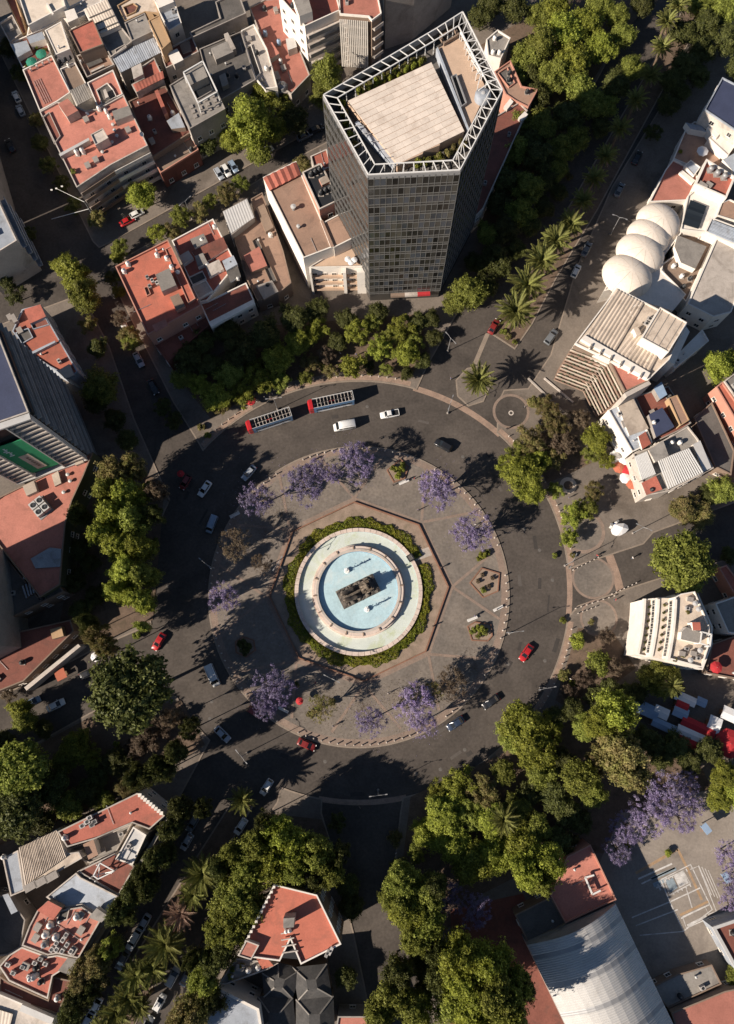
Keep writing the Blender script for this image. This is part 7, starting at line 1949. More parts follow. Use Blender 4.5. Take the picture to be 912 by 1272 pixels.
grove('in the southern wood', [(648, 900, 28, 'broad', B_), (665, 930, 26, 'broad', B_), (635, 915, 20, 'broad', M_), (680, 905, 20, 'loose', B_), (672, 960, 20, 'broad', M_), (765, 885, 26, 'broad', B_, 12), (745, 900, 20, 'broad', B_, 11), (768, 930, 30, 'broad', O_, 12), (780, 955, 26, 'broad', O_, 12), (750, 945, 20, 'loose', O_, 10), (720, 965, 22, 'broad', M_, 10), (735, 985, 18, 'broad', M_), (690, 990, 20, 'broad', D_), (705, 1010, 18, 'broad', D_), (545, 985, 18, 'loose', B_), (572, 975, 22, 'loose', B_), (600, 985, 22, 'loose', O_), (552, 1010, 24, 'broad', B_), (530, 1035, 18, 'broad', B_), (585, 1010, 22, 'loose', M_), (560, 1045, 24, 'broad', B_), (610, 1020, 22, 'broad', B_), (585, 1070, 26, 'broad', B_), (615, 1060, 24, 'broad', B_), (645, 1045, 24, 'broad', B_), (640, 1005, 20, 'broad', M_), (665, 1030, 20, 'broad', M_), (680, 1070, 22, 'broad', B_, 12), (655, 1080, 20, 'broad', B_, 13), (668, 1095, 14, 'broad', M_, 12), (695, 1045, 18, 'broad', D_), (625, 960, 16, 'broad', M_), (660, 985, 16, 'broad', D_), (700, 945, 16, 'broad', D_), (518, 1060, 12, 'loose', M_), (490, 1042, 10, 'small', O_), (720, 1020, 16, 'broad', D_)], 'trees of the southern wood')
grove('beside the south street', [(500, 1095, 22, 'broad', M_), (525, 1110, 24, 'broad', M_), (508, 1130, 26, 'broad', B_), (530, 1145, 22, 'broad', M_), (515, 1165, 18, 'broad', M_), (490, 1115, 18, 'broad', M_), (540, 1100, 16, 'broad', D_), (570, 1185, 26, 'broad', B_, 14), (605, 1200, 28, 'broad', B_, 14), (580, 1220, 30, 'broad', B_, 14), (610, 1235, 26, 'broad', M_, 16), (640, 1222, 18, 'broad', M_, 13), (560, 1245, 24, 'broad', M_), (630, 1260, 24, 'broad', M_, 16), (590, 1262, 26, 'broad', B_, 14), (490, 1235, 24, 'broad', M_), (470, 1262, 20, 'broad', M_), (515, 1255, 24, 'broad', M_), (545, 1215, 18, 'broad', D_), (495, 1205, 18, 'broad', D_), (650, 1225, 14, 'broad', D_), (540, 1180, 14, 'broad', D_)], 'trees beside the south street', 10.5)
grove('around the school court', [(902, 965, 20, 'broad', B_), (895, 992, 18, 'broad', B_), (920, 985, 20, 'broad', B_), (830, 1060, 5, 'small', B_), (915, 1210, 12, 'broad', M_), (915, 1235, 12, 'broad', B_), (815, 1262, 14, 'broad', O_), (795, 1272, 14, 'loose', M_), (858, 945, 16, 'broad', D_), (880, 930, 16, 'broad', D_), (840, 925, 18, 'broad', D_), (815, 925, 16, 'broad', D_)], 'trees around the school court')
grove('west of the ring road', [(145, 590, 24, 'broad', O_), (165, 580, 18, 'loose', O_), (135, 610, 20, 'tall', M_), (160, 615, 22, 'tall', B_), (140, 640, 24, 'tall', B_), (165, 645, 24, 'tall', M_), (130, 665, 20, 'tall', B_), (150, 680, 24, 'tall', B_), (175, 680, 20, 'tall', B_), (160, 710, 24, 'tall', B_), (180, 715, 18, 'tall', M_), (150, 735, 20, 'tall', B_), (175, 745, 18, 'tall', B_), (195, 610, 14, 'loose', Y_), (190, 640, 14, 'loose', D_), (120, 790, 16, 'loose', O_), (132, 805, 14, 'loose', O_), (178, 778, 8, 'small', M_), (110, 775, 12, 'broad', D_), (100, 640, 14, 'broad', D_)], 'trees west of the ring', 11)
grove('south of the western street', [(165, 858, 48, 'dense', D_, 16.0), (25, 880, 16, 'tall', B_), (32, 895, 16, 'tall', M_), (95, 925, 20, 'broad', B_), (112, 940, 16, 'loose', B_), (80, 945, 16, 'broad', M_), (28, 955, 34, 'dense', M_, 12.0), (20, 1005, 34, 'dense', D_, 11.0), (62, 975, 24, 'broad', D_), (85, 1000, 20, 'broad', M_), (110, 985, 18, 'broad', D_), (130, 995, 14, 'broad', M_), (155, 975, 14, 'broad', O_), (180, 920, 20, 'loose', Y_), (200, 905, 16, 'loose', Y_), (165, 930, 16, 'loose', Y_), (5, 925, 18, 'broad', D_), (50, 1020, 18, 'broad', D_), (145, 945, 18, 'broad', D_), (122, 965, 14, 'broad', D_), (55, 905, 12, 'broad', D_), (10, 865, 10, 'loose', Y_)], 'trees south of the western street')
grove('around the wedge-shaped red roof', [(345, 1035, 22, 'broad', B_), (320, 1050, 22, 'broad', M_), (365, 1050, 22, 'broad', B_), (392, 1060, 22, 'broad', M_), (410, 1080, 18, 'broad', M_), (340, 1070, 24, 'broad', B_), (370, 1080, 20, 'broad', M_), (310, 1080, 22, 'broad', M_), (298, 1105, 26, 'broad', M_), (312, 1125, 22, 'broad', M_), (285, 1130, 24, 'broad', M_), (295, 1155, 22, 'broad', M_), (272, 1155, 18, 'broad', M_), (280, 1180, 16, 'broad', D_), (395, 1090, 14, 'broad', D_), (240, 1255, 22, 'broad', O_), (225, 1272, 18, 'broad', O_), (330, 1020, 14, 'loose', D_), (420, 1060, 14, 'loose', D_)], 'trees around the wedge roof', 11)
grove('by the long grey wall', [(125, 1190, 18, 'broad', O_), (110, 1210, 20, 'broad', O_), (140, 1175, 14, 'loose', M_), (100, 1235, 16, 'broad', D_), (90, 1260, 16, 'broad', D_), (120, 1225, 14, 'loose', D_), (205, 1060, 14, 'broad', D_), (225, 1005, 16, 'broad', D_), (165, 1110, 16, 'broad', D_), (180, 1085, 14, 'broad', D_)], 'trees by the grey wall', 9.5)
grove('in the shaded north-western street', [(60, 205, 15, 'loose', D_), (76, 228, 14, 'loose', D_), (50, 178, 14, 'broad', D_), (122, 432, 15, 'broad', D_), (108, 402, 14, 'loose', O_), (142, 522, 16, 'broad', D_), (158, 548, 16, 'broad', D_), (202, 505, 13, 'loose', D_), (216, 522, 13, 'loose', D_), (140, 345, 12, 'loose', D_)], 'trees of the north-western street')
grove('lining the lower left avenue', [(214, 1030, 15, 'broad', D_), (196, 1066, 15, 'broad', D_), (184, 1102, 14, 'broad', D_), (152, 1132, 16, 'broad', D_), (252, 1004, 12, 'loose', D_), (268, 1192, 18, 'broad', D_), (254, 1218, 18, 'broad', M_), (264, 1242, 16, 'broad', D_), (290, 1060, 16, 'broad', M_), (274, 1078, 14, 'broad', D_), (238, 1190, 12, 'loose', D_)], 'trees of the lower left avenue', 10.5)
grove('overhanging the south street', [(432, 1102, 16, 'broad', D_), (436, 1125, 16, 'broad', D_), (512, 1150, 14, 'broad', D_), (522, 1195, 16, 'broad', D_), (528, 1225, 14, 'broad', D_), (430, 1215, 14, 'broad', D_), (418, 1022, 12, 'loose', D_), (498, 1078, 14, 'broad', D_), (508, 1130, 14, 'broad', D_)], 'trees of the south street')
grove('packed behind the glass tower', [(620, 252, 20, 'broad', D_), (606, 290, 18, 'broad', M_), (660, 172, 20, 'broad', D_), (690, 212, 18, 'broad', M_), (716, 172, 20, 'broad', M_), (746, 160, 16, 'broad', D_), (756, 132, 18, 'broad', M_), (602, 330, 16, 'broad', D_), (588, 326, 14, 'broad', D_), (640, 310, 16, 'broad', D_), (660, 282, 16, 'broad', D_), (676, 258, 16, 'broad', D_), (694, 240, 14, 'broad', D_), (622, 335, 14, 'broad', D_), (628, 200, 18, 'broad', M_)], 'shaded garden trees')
grove('at the foot of the terrace buildings', [(430, 395, 15, 'broad', D_), (470, 388, 15, 'broad', D_), (520, 400, 15, 'broad', D_), (540, 420, 13, 'broad', D_), (536, 396, 13, 'broad', D_), (410, 462, 11, 'loose', O_), (480, 460, 11, 'loose', M_), (525, 448, 12, 'broad', D_), (380, 470, 11, 'loose', M_)], 'trees below the tower')
grove('in the added shade grove left of the ring', [(236, 905, 14, 'loose', D_), (218, 935, 15, 'broad', D_), (196, 952, 14, 'broad', D_), (214, 890, 13, 'loose', Y_), (172, 965, 15, 'broad', D_), (188, 962, 15, 'broad', D_), (205, 958, 14, 'broad', D_)], 'trees of the south-west tip', 11.5)  # dark trees added to shade the pavement and the road
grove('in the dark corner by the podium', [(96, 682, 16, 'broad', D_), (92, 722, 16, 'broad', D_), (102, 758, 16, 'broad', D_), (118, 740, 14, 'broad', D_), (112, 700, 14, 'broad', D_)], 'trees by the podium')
grove('between the ring and the market', [(775, 862, 14, 'broad', D_), (792, 862, 14, 'broad', D_), (758, 858, 15, 'broad', D_), (712, 882, 16, 'broad', D_), (690, 892, 15, 'broad', D_), (726, 902, 18, 'broad', M_), (738, 868, 14, 'loose', D_), (725, 845, 13, 'loose', Y_), (708, 862, 12, 'loose', Y_), (800, 915, 16, 'broad', D_), (822, 940, 16, 'broad', D_), (885, 935, 14, 'broad', D_)], 'trees by the market')
# jacarandas in bloom
def bloom(where, items, top=None):
    for u, v, r, lf in items:
        tree(u, v, r, 'jacaranda', lf, 'purple blossoming jacaranda %s' % where if lf == 'blossom' else 'nearly bare jacaranda %s' % where, top, group='jacarandas')
bloom('on the upper side of the plaza island', [(440, 574, 29, 'blossom'), (377, 602, 29, 'blossom'), (412, 588, 14, 'blossom'), (318, 620, 24, 'blossom'), (396, 582, 16, 'blossom')], 7.4)
bloom('on the right side of the plaza island', [(545, 609, 28, 'blossom'), (541, 602, 22, 'blossom'), (588, 660, 27, 'blossom'), (584, 668, 18, 'blossom')], 7.4)
bloom('at the left edge of the plaza island', [(278, 742, 20, 'blossom')], 7.0)
bloom('on the lower side of the plaza island', [(338, 856, 29, 'blossom'), (330, 880, 16, 'blossom'), (460, 897, 20, 'blossom'), (516, 876, 27, 'blossom'), (526, 900, 18, 'blossom')], 7.4)
bloom('beside the school court', [(830, 985, 28, 'blossom'), (850, 975, 20, 'blossom'), (810, 1010, 26, 'blossom'), (780, 1025, 22, 'blossom'), (768, 1055, 18, 'blossom'), (845, 1015, 20, 'blossom'), (860, 1000, 16, 'blossom'), (905, 1060, 18, 'blossom'), (912, 1095, 18, 'blossom'), (905, 1120, 12, 'blossom')])
bloom('in the shade above the red yard', [(560, 1115, 20, 'blossom'), (590, 1130, 22, 'blossom')])
bloom('left of the fountain on the island', [(292, 676, 22, Y_), (325, 700, 14, Y_)], 6.5)
bloom('at the lower edge of the island', [(560, 850, 22, Y_), (400, 880, 18, O_), (540, 860, 14, O_)], 6.0)
# palms
for u, v, r, tp in ((640, 388, 29, 9), (655, 355, 27, 9.5), (672, 325, 26, 9.5), (690, 300, 24, 9.5), (708, 280, 22, 9.5), (724, 250, 18, 9), (738, 222, 18, 9), (752, 195, 18, 9), (770, 160, 18, 9), (790, 125, 18, 9), (808, 95, 18, 9), (822, 60, 18, 9), (828, 28, 18, 9), (842, 8, 18, 9)):
    palm(u, v, r, 'feathery palm in the median of the upper right avenue', tp, group='avenue palms')
palm(594, 473, 24, 'single green palm on the small kerbed island by the ring road', 6.5, 52)
for u, v, r, dry in ((252, 1085, 27, False), (240, 1112, 18, False), (225, 1135, 19, True), (206, 1172, 27, False), (190, 1202, 20, False), (170, 1212, 22, False), (160, 1238, 22, False), (145, 1258, 22, False), (130, 1278, 20, False), (175, 1250, 16, False)):
    palm(u, v, r, 'dry brown palm in the median of the lower left avenue' if dry else 'green palm in the median of the lower left avenue', 8, 46, dry, group='avenue palms')
palm(301, 994, 18, 'small palm at the tip of the lower left median beside the ring', 6, 40)
palm(834, 852, 15, 'thin palm among the trees below the white curved building', 9, 36)
palm(625, 1018, 20, 'palm among the leafy trees of the southern wood', 8, 40)
# shrubs and planting beds on the island
def bed(pts, label, sh, edge='brick_edge'):
    q = ccw(polyz(pts, IZ)); c = centroid(q)
    t = thing('planting_bed', label, 'planting bed', (c[0], c[1], IZ))
    MB().ring(q, offset(q, .28), IZ - .02, IZ + .3).build('edging', edge, t); MB().face([(x, y, IZ + .18) for x, y in offset(q, .27)]).build('bed_soil', 'bed_soil', t)
    for u, v, r, lf in sh: shrub(u, v, r, lf, '%s shrub in the bed %s' % (LOOK[lf], label.split(' bed ')[-1]), IZ + .18)
bed([(583, 724), (598, 705), (621, 712), (619, 735), (600, 743)], 'brown diamond-shaped planting bed right of the fountain', [(601, 733, 5, M_), (612, 718, 4, Y_), (594, 722, 4, Y_), (600, 714, 4, Y_), (608, 728, 4, Y_)])
bed([(580, 778), (590, 772), (610, 775), (612, 790), (606, 797), (586, 796)], 'small green planting bed below the diamond-shaped one', [(588, 784, 6, M_), (596, 781, 7, B_), (603, 785, 6, M_), (595, 789, 5, M_)])
bed([(480, 584), (489, 600), (503, 595), (508, 580), (498, 570)], 'small hexagonal green bed above the fountain', [(489, 582, 6, B_), (497, 584, 7, B_), (494, 591, 6, B_), (501, 577, 5, M_)])
bed([(292, 797), (302, 790), (316, 795), (318, 808), (306, 817), (293, 811)], 'round dark bed in the shade left of the fountain', [(300, 799, 8, D_), (308, 804, 8, D_), (303, 809, 7, D_)])
for u, v, r, lf in ((600, 690, 7, B_), (606, 686, 5, M_), (595, 694, 4, B_), (385, 888, 6, O_), (412, 872, 6, O_), (395, 880, 5, M_), (368, 850, 5, D_)): shrub(u, v, r, lf, '%s low shrub on the edge of the plaza island' % LOOK[lf], IZ)
for u, v, r, lf in ((505, 463, 8, D_), (460, 463, 6, O_), (700, 770, 6, M_), (698, 840, 8, M_), (712, 850, 7, M_), (735, 772, 5, O_), (625, 412, 6, M_), (632, 418, 6, O_), (640, 424, 5, M_), (685, 505, 7, B_), (250, 530, 7, O_), (258, 540, 6, M_), (690, 690, 5, M_), (712, 690, 5, O_), (780, 1050, 6, B_), (170, 790, 7, M_)): shrub(u, v, r, lf, '%s low shrub near the ring road' % LOOK[lf])
rg = random.Random(5)
for k in range(46):
    z = rg.choice(((230, 520, 400, 470), (560, 720, 960, 1080), (120, 195, 580, 760), (20, 180, 900, 1000), (280, 400, 1030, 1090), (630, 760, 70, 250)))
    shrub(rg.uniform(z[0], z[1]), rg.uniform(z[2], z[3]), rg.uniform(5, 10), rg.choice((D_, M_, D_, O_)), 'undergrowth shrub below the park trees', PZ)

# ---------------------------------------------------------------- traffic
tour_bus(334, 521, -55, 18, 'open-top tour bus with red nose, nearer the left of two')
tour_bus(411, 498, -57, 12, 'open-top tour bus with red nose parked behind the other')
T = lambda *a, **k: car(*a, **k)
T(428, 529, -28, 5, 'van', 'paint_white', 'long white van driving beside the parked tour buses', scale=1.05)
T(484, 514, -22, 4, 'pickup', 'paint_white', 'small white pickup driving ahead of the shaded black car')
T(551, 553, -16, -9, 'suv', 'paint_black', 'black car at the upper right of the ring road')
T(309, 587, -14, 16, 'sedan', 'paint_silver', 'silver car in the tree shadow at the upper left of the ring')
T(254, 607, -9, 13, 'sedan', 'paint_white', 'white car with a bright nose at the left of the ring')
T(263, 651, -7, 17, 'van', 'paint_steel_blue', 'blue van with white nose at the left of the ring', scale=.85)
T(230, 599, -6, 10, 'hatch', 'paint_dark_red', 'dark red car in deep shade at the left of the ring')
T(197, 797, -8, 13, 'sedan', 'paint_red', 'red car leaving the ring by the western street')
T(264, 839, 10, 24, 'van', 'paint_white', 'white van in the shade at the lower left of the ring')
T(276, 912, 14, 14, 'sedan', 'paint_silver', 'silver blue car at the lower left of the ring')
T(317, 885, 16, 10, 'hatch', 'paint_dark_red', 'red car half hidden by a jacaranda at the lower left')
T(381, 925, 22, 10, 'sedan', 'paint_dark_red', 'dark red car under a jacaranda at the bottom of the ring')
T(331, 978, -14, 22, 'hatch', 'paint_white', 'white car entering the lower left avenue')
T(299, 1027, -9, 14, 'hatch', 'paint_white', 'white car behind the small palm in the lower left avenue')
T(654, 811, -12, 18, 'sedan', 'paint_red', 'red car on the sunny right side of the ring road')
T(610, 872, -18, 13, 'sedan', 'paint_black', 'black car at the lower right of the ring')
T(566, 899, -18, 12, 'sedan', 'paint_navy', 'dark navy car ahead of the black one at the lower right')
for (u, v, du, dv, k, c, w) in ((240, 1022, -8, 14, 'sedan', 'paint_grey', 'grey car parked at the top of the lower left avenue'), (232, 1046, -8, 14, 'hatch', 'paint_silver', 'silver car parked second in the lower left avenue'), (178, 1148, -9, 16, 'sedan', 'paint_silver', 'silver car parked by the grey wall, uppermost of three'), (166, 1168, -9, 16, 'suv', 'paint_white', 'white car parked by the grey wall, middle of three'), (152, 1193, -9, 16, 'sedan', 'paint_grey', 'grey car parked by the grey wall, lowest of three'), (118, 1252, -8, 16, 'sedan', 'paint_white', 'white car near the bottom of the lower left avenue'), (108, 1270, -8, 16, 'sedan', 'paint_silver', 'silver car at the bottom edge of the lower left avenue'),
        (215, 1213, 8, -15, 'suv', 'paint_silver', 'silver car parked beside the median palms'), (232, 1213, 8, -15, 'sedan', 'paint_grey', 'grey car next to the silver one beside the palms'), (198, 1246, 8, -15, 'hatch', 'paint_white', 'white car below the palms near the bottom edge'), (182, 1275, 8, -15, 'sedan', 'paint_grey', 'grey car at the bottom edge right of the palms'),
        (716, 336, 8, -16, 'hatch', 'paint_white', 'white car waiting in the upper right avenue'), (729, 309, 8, -16, 'sedan', 'paint_grey', 'grey car ahead of the white one in the avenue'), (770, 235, 8, -16, 'sedan', 'paint_grey', 'grey car in the deep shade of the upper right avenue'), (792, 195, 8, -16, 'sedan', 'paint_black', 'black car in the deep shade of the upper right avenue'),
        (685, 418, 12, -16, 'suv', 'paint_grey', 'grey car at the forecourt of the hotel'), (614, 405, 6, -10, 'sedan', 'paint_dark_red', 'dark red car half hidden behind the lowest median palm'),
        (20, 119, -6, -12, 'hatch', 'paint_white', 'white car in the dark street near the left edge'), (25, 136, -6, -12, 'hatch', 'paint_silver', 'silver car behind the white one in the dark street'), (12, 180, -6, -12, 'sedan', 'paint_black', 'black car parked in the dark street at the left edge'), (16, 339, 5, -8, 'hatch', 'paint_white', 'white car parked at the upper left junction'), (26, 337, 5, -8, 'hatch', 'paint_white', 'second white car parked at the upper left junction'), (12, 350, 10, -6, 'sedan', 'paint_silver', 'silver car parked at the left edge of the junction'),
        (158, 274, 14, -7, 'sedan', 'paint_red', 'dark red car under the tree on the side street'), (170, 265, 14, -7, 'hatch', 'paint_white', 'white car ahead of the dark red one on the side street'), (272, 215, 6, 10, 'hatch', 'paint_silver', 'silver car parked in the row on the side street'), (281, 211, 6, 10, 'hatch', 'paint_white', 'white car parked in the row on the side street'), (290, 206, 6, 10, 'hatch', 'paint_steel_blue', 'pale blue car parked in the row on the side street'), (330, 187, 14, -8, 'suv', 'paint_white', 'white car below the green tree on the side street'), (378, 168, 14, -7, 'sedan', 'paint_grey', 'grey car parked near the tower on the side street'), (392, 160, 14, -7, 'sedan', 'paint_black', 'black car parked nearest the tower on the side street'),
        (156, 408, 6, 12, 'hatch', 'paint_white', 'white car half under a tree beside the big red roof'), (172, 446, 6, 12, 'sedan', 'paint_silver', 'silver car parked in the street beside the big red roof'), (190, 480, 6, 12, 'sedan', 'paint_black', 'black car in the dark street mouth at the upper left'),
        (69, 876, 18, -9, 'sedan', 'paint_white', 'white car parked on the western street'), (40, 872, 18, -9, 'hatch', 'paint_steel_blue', 'bluish car under the tree on the western street'), (110, 836, 18, -9, 'sedan', 'paint_black', 'black car in the western street')):
    T(u, v, du, dv, k, c, w)
# ---- market stalls under white awnings; the blue cloth holds painted shade
def stall(u, v, du, dv, L, W, col, label, h=2.5):
    p = P(u, v, h); t = thing('market_stall', label, 'stall', (p.x, p.y, PZ), heading(u, v, du, dv), 'market stalls')
    m = MB()
    m.face([(-L / 2, -W / 2, h - .25), (L / 2, -W / 2, h - .25), (L / 2, 0, h), (-L / 2, 0, h)]); m.face([(-L / 2, 0, h), (L / 2, 0, h), (L / 2, W / 2, h - .25), (-L / 2, W / 2, h - .25)])
    for s in (-1, 1): m.face([(-L / 2, s * W / 2, h - .25), (L / 2, s * W / 2, h - .25), (L / 2, s * W / 2, h - .5), (-L / 2, s * W / 2, h - .5)])
    link('awning', m.mesh('awning', col), t)
    for x in (-L / 2 + .1, L / 2 - .1):
        for y in (-W / 2 + .1, W / 2 - .1): link('post', MB().bar((x, y, 0), (x, y, h - .27), .06).mesh('post', 'steel_grey'), t)
    link('counter', MB().box((0, 0, .45), (L * .85, W * .4, .9)).mesh('counter', 'wood'), t)
for u, v, L, W, c, w in ((800, 880, 7, 3, 'canvas_blue', 'long awning in painted blue shade at the upper end of the market'), (822, 885, 3.5, 2.6, 'canvas_white', 'pale awning in the middle of the market'), (846, 885, 3.5, 2.6, 'canvas_blue', 'awning in painted blue shade beside the middle one in the market'), (852, 868, 5, 2.2, 'canvas_white', 'white awning nearest the white curved building'), (872, 872, 2.4, 2, 'canvas_blue', 'short awning in painted blue shade near the white curved building'), (826, 902, 6, 2.2, 'canvas_blue', 'long awning in painted blue shade on the lower side of the market'), (862, 914, 8, 2.2, 'canvas_white', 'longest white awning between red ones in the market'), (848, 876, 3, 2.2, 'canvas_red', 'red awning in the middle of the market'), (868, 903, 8, 2.4, 'canvas_red', 'red awning above the longest white one'), (858, 924, 8, 2.2, 'canvas_red', 'red awning below the longest white one'), (888, 900, 3, 3.6, 'canvas_white', 'square white awning at the right end of the market'), (908, 888, 4, 3, 'canvas_white', 'white awning cut off by the right edge')):
    stall(u, v, 20, 9, L, W, c, w)
umbrella(908, 924, 3.4, 'canvas_red', 'big red parasol at the right end of the market', PZ, 3.2)
umbrella(311, 497, 1.3, 'canvas_red', 'red parasol on the pavement by the tour bus nose')
umbrella(224, 588, .9, 'canvas_red', 'small bright red parasol at the dark left kerb')
umbrella(372, 871, .9, 'canvas_red', 'red parasol under the jacaranda on the island', IZ)
stall(75, 838, 18, -9, 2.4, 2.4, 'canvas_orange', 'orange awning of a stall on the western street')
umbrella(118, 816, 1.2, 'canvas_white', 'white round parasol at the corner of the western street')
# white kiosk tent at the eastern street
p = P(772, 657, 2.2); kt = thing('kiosk_tent', 'white kiosk tent at the mouth of the eastern street', 'tent', (p.x, p.y, PZ), .5)
m = MB(); rg = random.Random(8); rim_ = []
for k in range(10): a = k * .6283; q = 2.0 + rg.uniform(-.35, .3); rim_.append((q * math.cos(a), q * .8 * math.sin(a), 1.9 + rg.uniform(-.15, .15)))
for k in range(10):
    a, c = rim_[k], rim_[(k + 1) % 10]; m.face([(.25, .1, 2.75), a, c]); m.face([a, (a[0], a[1], .1), (c[0], c[1], .1), c])
link('canopy', m.mesh('canopy', 'canvas_white'), kt)
for k in range(5): link('sack', MB().box((-1.4 + k * .55, 1.7 + rg.uniform(-.3, .4), .4), (.6, .5, rg.uniform(.5, .9)), rg.uniform(0, 2)).mesh('sack', ('white_plastic', 'cloth_grey', 'cloth_blue')[k % 3]), kt)
# repair patches, manhole covers, fallen blossom and dry litter
rg = random.Random(21)
for k in range(26):
    a, rr = rg.uniform(0, 360), rg.uniform(196, 254); u, v = RC[0] + rr * math.cos(R(a)), RC[1] + rr * math.sin(R(a)); w, h = rg.uniform(3, 11), rg.uniform(2, 6); t = R(a + 90 + rg.uniform(-8, 8))
    flat('road_patch', [(u + x * math.cos(t) - y * math.sin(t), v + x * math.sin(t) + y * math.cos(t)) for x, y in ((-w, -h / 2), (w, -h / 2), (w * .96, h / 2), (-w, h * .45))], rg.choice(('patch_dark', 'patch_light', 'patch_dark')), .0035 + .0005 * k)
mh = MB().lathe([(.02, .012), (.34, .012), (.36, .004), (.42, .004), (.42, 0)], n=18).mesh('manhole_cover', 'dark_concrete')
for k in range(16):
    a, rr = rg.uniform(0, 360), rg.uniform(200, 250); p = P(RC[0] + rr * math.cos(R(a)), RC[1] + rr * math.sin(R(a))); tag(link('manhole_cover', mh, None, (p.x, p.y, .005)), 'round iron manhole cover in the ring road', 'manhole cover', 'manhole covers', True)
def litter(name, label, spots, n, ls, mt, z=IZ + .045):
    rs = np.random.RandomState(n); C, Nn = [], []
    for i in range(n):
        u, v, r_ = spots[rs.randint(len(spots))]; d = abs(rs.normal()) * r_ * .55; a = rs.uniform(0, 6.283); u, v = u + d * np.cos(a), v + d * np.sin(a)
        q = math.hypot(u - RC[0], v - RC[1]); p = P(u, v, z)
        if q < 116: continue
        C.append((p.x, p.y, z if q < 186 else .012)); Nn.append((rs.normal() * .15, rs.normal() * .15, 1))
    Nn = np.array(Nn); o = link(name, quads_mesh(name, leaf_quads(rs, np.array(C), Nn / np.linalg.norm(Nn, axis=1)[:, None], rs.uniform(.5, 1.2, len(C)) * ls), [mt])); o['kind'] = 'stuff'; o['label'] = label; o['category'] = 'litter'
litter('fallen_petals', 'fallen purple petals scattered under the jacarandas', [(440, 574, 40), (377, 602, 40), (318, 620, 36), (545, 609, 40), (588, 660, 40), (278, 742, 30), (338, 860, 42), (460, 897, 32), (516, 880, 40)], 5200, .09, 'blossom')
litter('fallen_leaves', 'dry brown leaf litter scattered over the plaza island', [(292, 676, 40), (330, 660, 40), (400, 870, 50), (450, 880, 50), (560, 860, 46), (500, 870, 40), (350, 640, 40), (590, 830, 36)], 6000, .10, 'leaf_dry')


# ---------------------------------------------------------------- street furniture
bo = MB().lathe([(.17, 0), (.17, .1), (.12, .14), (.12, .62), (.16, .68), (.12, .78), (.02, .82)], n=8).mesh('bollard', 'light_concrete')
for k in range(118):
    a = 2 * math.pi * k / 118
    if k % 59 in (3, 4, 5, 20, 21, 38, 39, 40, 52): continue
    x, y = C0.x + (RI - .75) * math.cos(a), C0.y + (RI - .75) * math.sin(a)
    o = link('bollard', bo, None, (x, y, IZ), None, (1.2, 1.2, 1.1)); tag(o, 'short pale bollard on the rim of the plaza island', 'bollard', 'bollards round the island', True)
for a0, a1, n in ((-46, -8, 22), (10, 48, 20), (-136, -78, 26)):
    for k in range(n):
        q = P(*arc(268, a0, a1)[0]) if False else P(RC[0] + 268 * math.cos(R(a0 + (a1 - a0) * k / n)), RC[1] + 268 * math.sin(R(a0 + (a1 - a0) * k / n)), PZ)
        o = link('bollard', bo, None, (q.x, q.y, PZ)); tag(o, 'short pale bollard on the outer pavement of the ring', 'bollard', 'bollards outside the ring', True)
for (u0, v0), (u1, v1), n in (((712, 708), (748, 690), 7), ((715, 756), (770, 738), 8), ((718, 762), (745, 752), 5), ((760, 738), (795, 722), 7)):
    for k in range(n):
        q = P(u0 + (u1 - u0) * k / n, v0 + (v1 - v0) * k / n, .1); o = link('bollard', bo, None, (q.x, q.y, .008)); tag(o, 'short bollard at the mouth of the eastern street', 'bollard', 'bollards of the eastern street', True)
# benches
def bench(u, v, du, dv, label):
    p = P(u, v, IZ + .4); t = thing('bench', label, 'bench', (p.x, p.y, IZ), heading(u, v, du, dv))
    for k in range(3): link('seat_slat', MB().box((0, -.2 + k * .2, .46), (2.6, .16, .06)).mesh('seat_slat', 'white_plastic'), t)
    for k in range(2): link('back_slat', MB().box((0, .36, .68 + k * .2), (2.6, .05, .15)).mesh('back_slat', 'white_plastic'), t)
    for x in (-1.1, 1.1): link('leg', MB().box((x, .05, .22), (.1, .6, .44)).box((x, .34, .62), (.1, .08, .5)).mesh('leg', 'steel_grey'), t)
bench(502, 599, 14, -6, 'white bench below the small hexagonal bed above the fountain'); bench(587, 769, 12, -5, 'white bench beside the small green bed right of the fountain'); bench(619, 756, 8, -4, 'white bench near the right rim of the plaza island')
bench(352, 882, 10, 5, 'white bench under the jacaranda at the lower left'); bench(292, 640, 10, -5, 'white bench under the bare tree at the left')
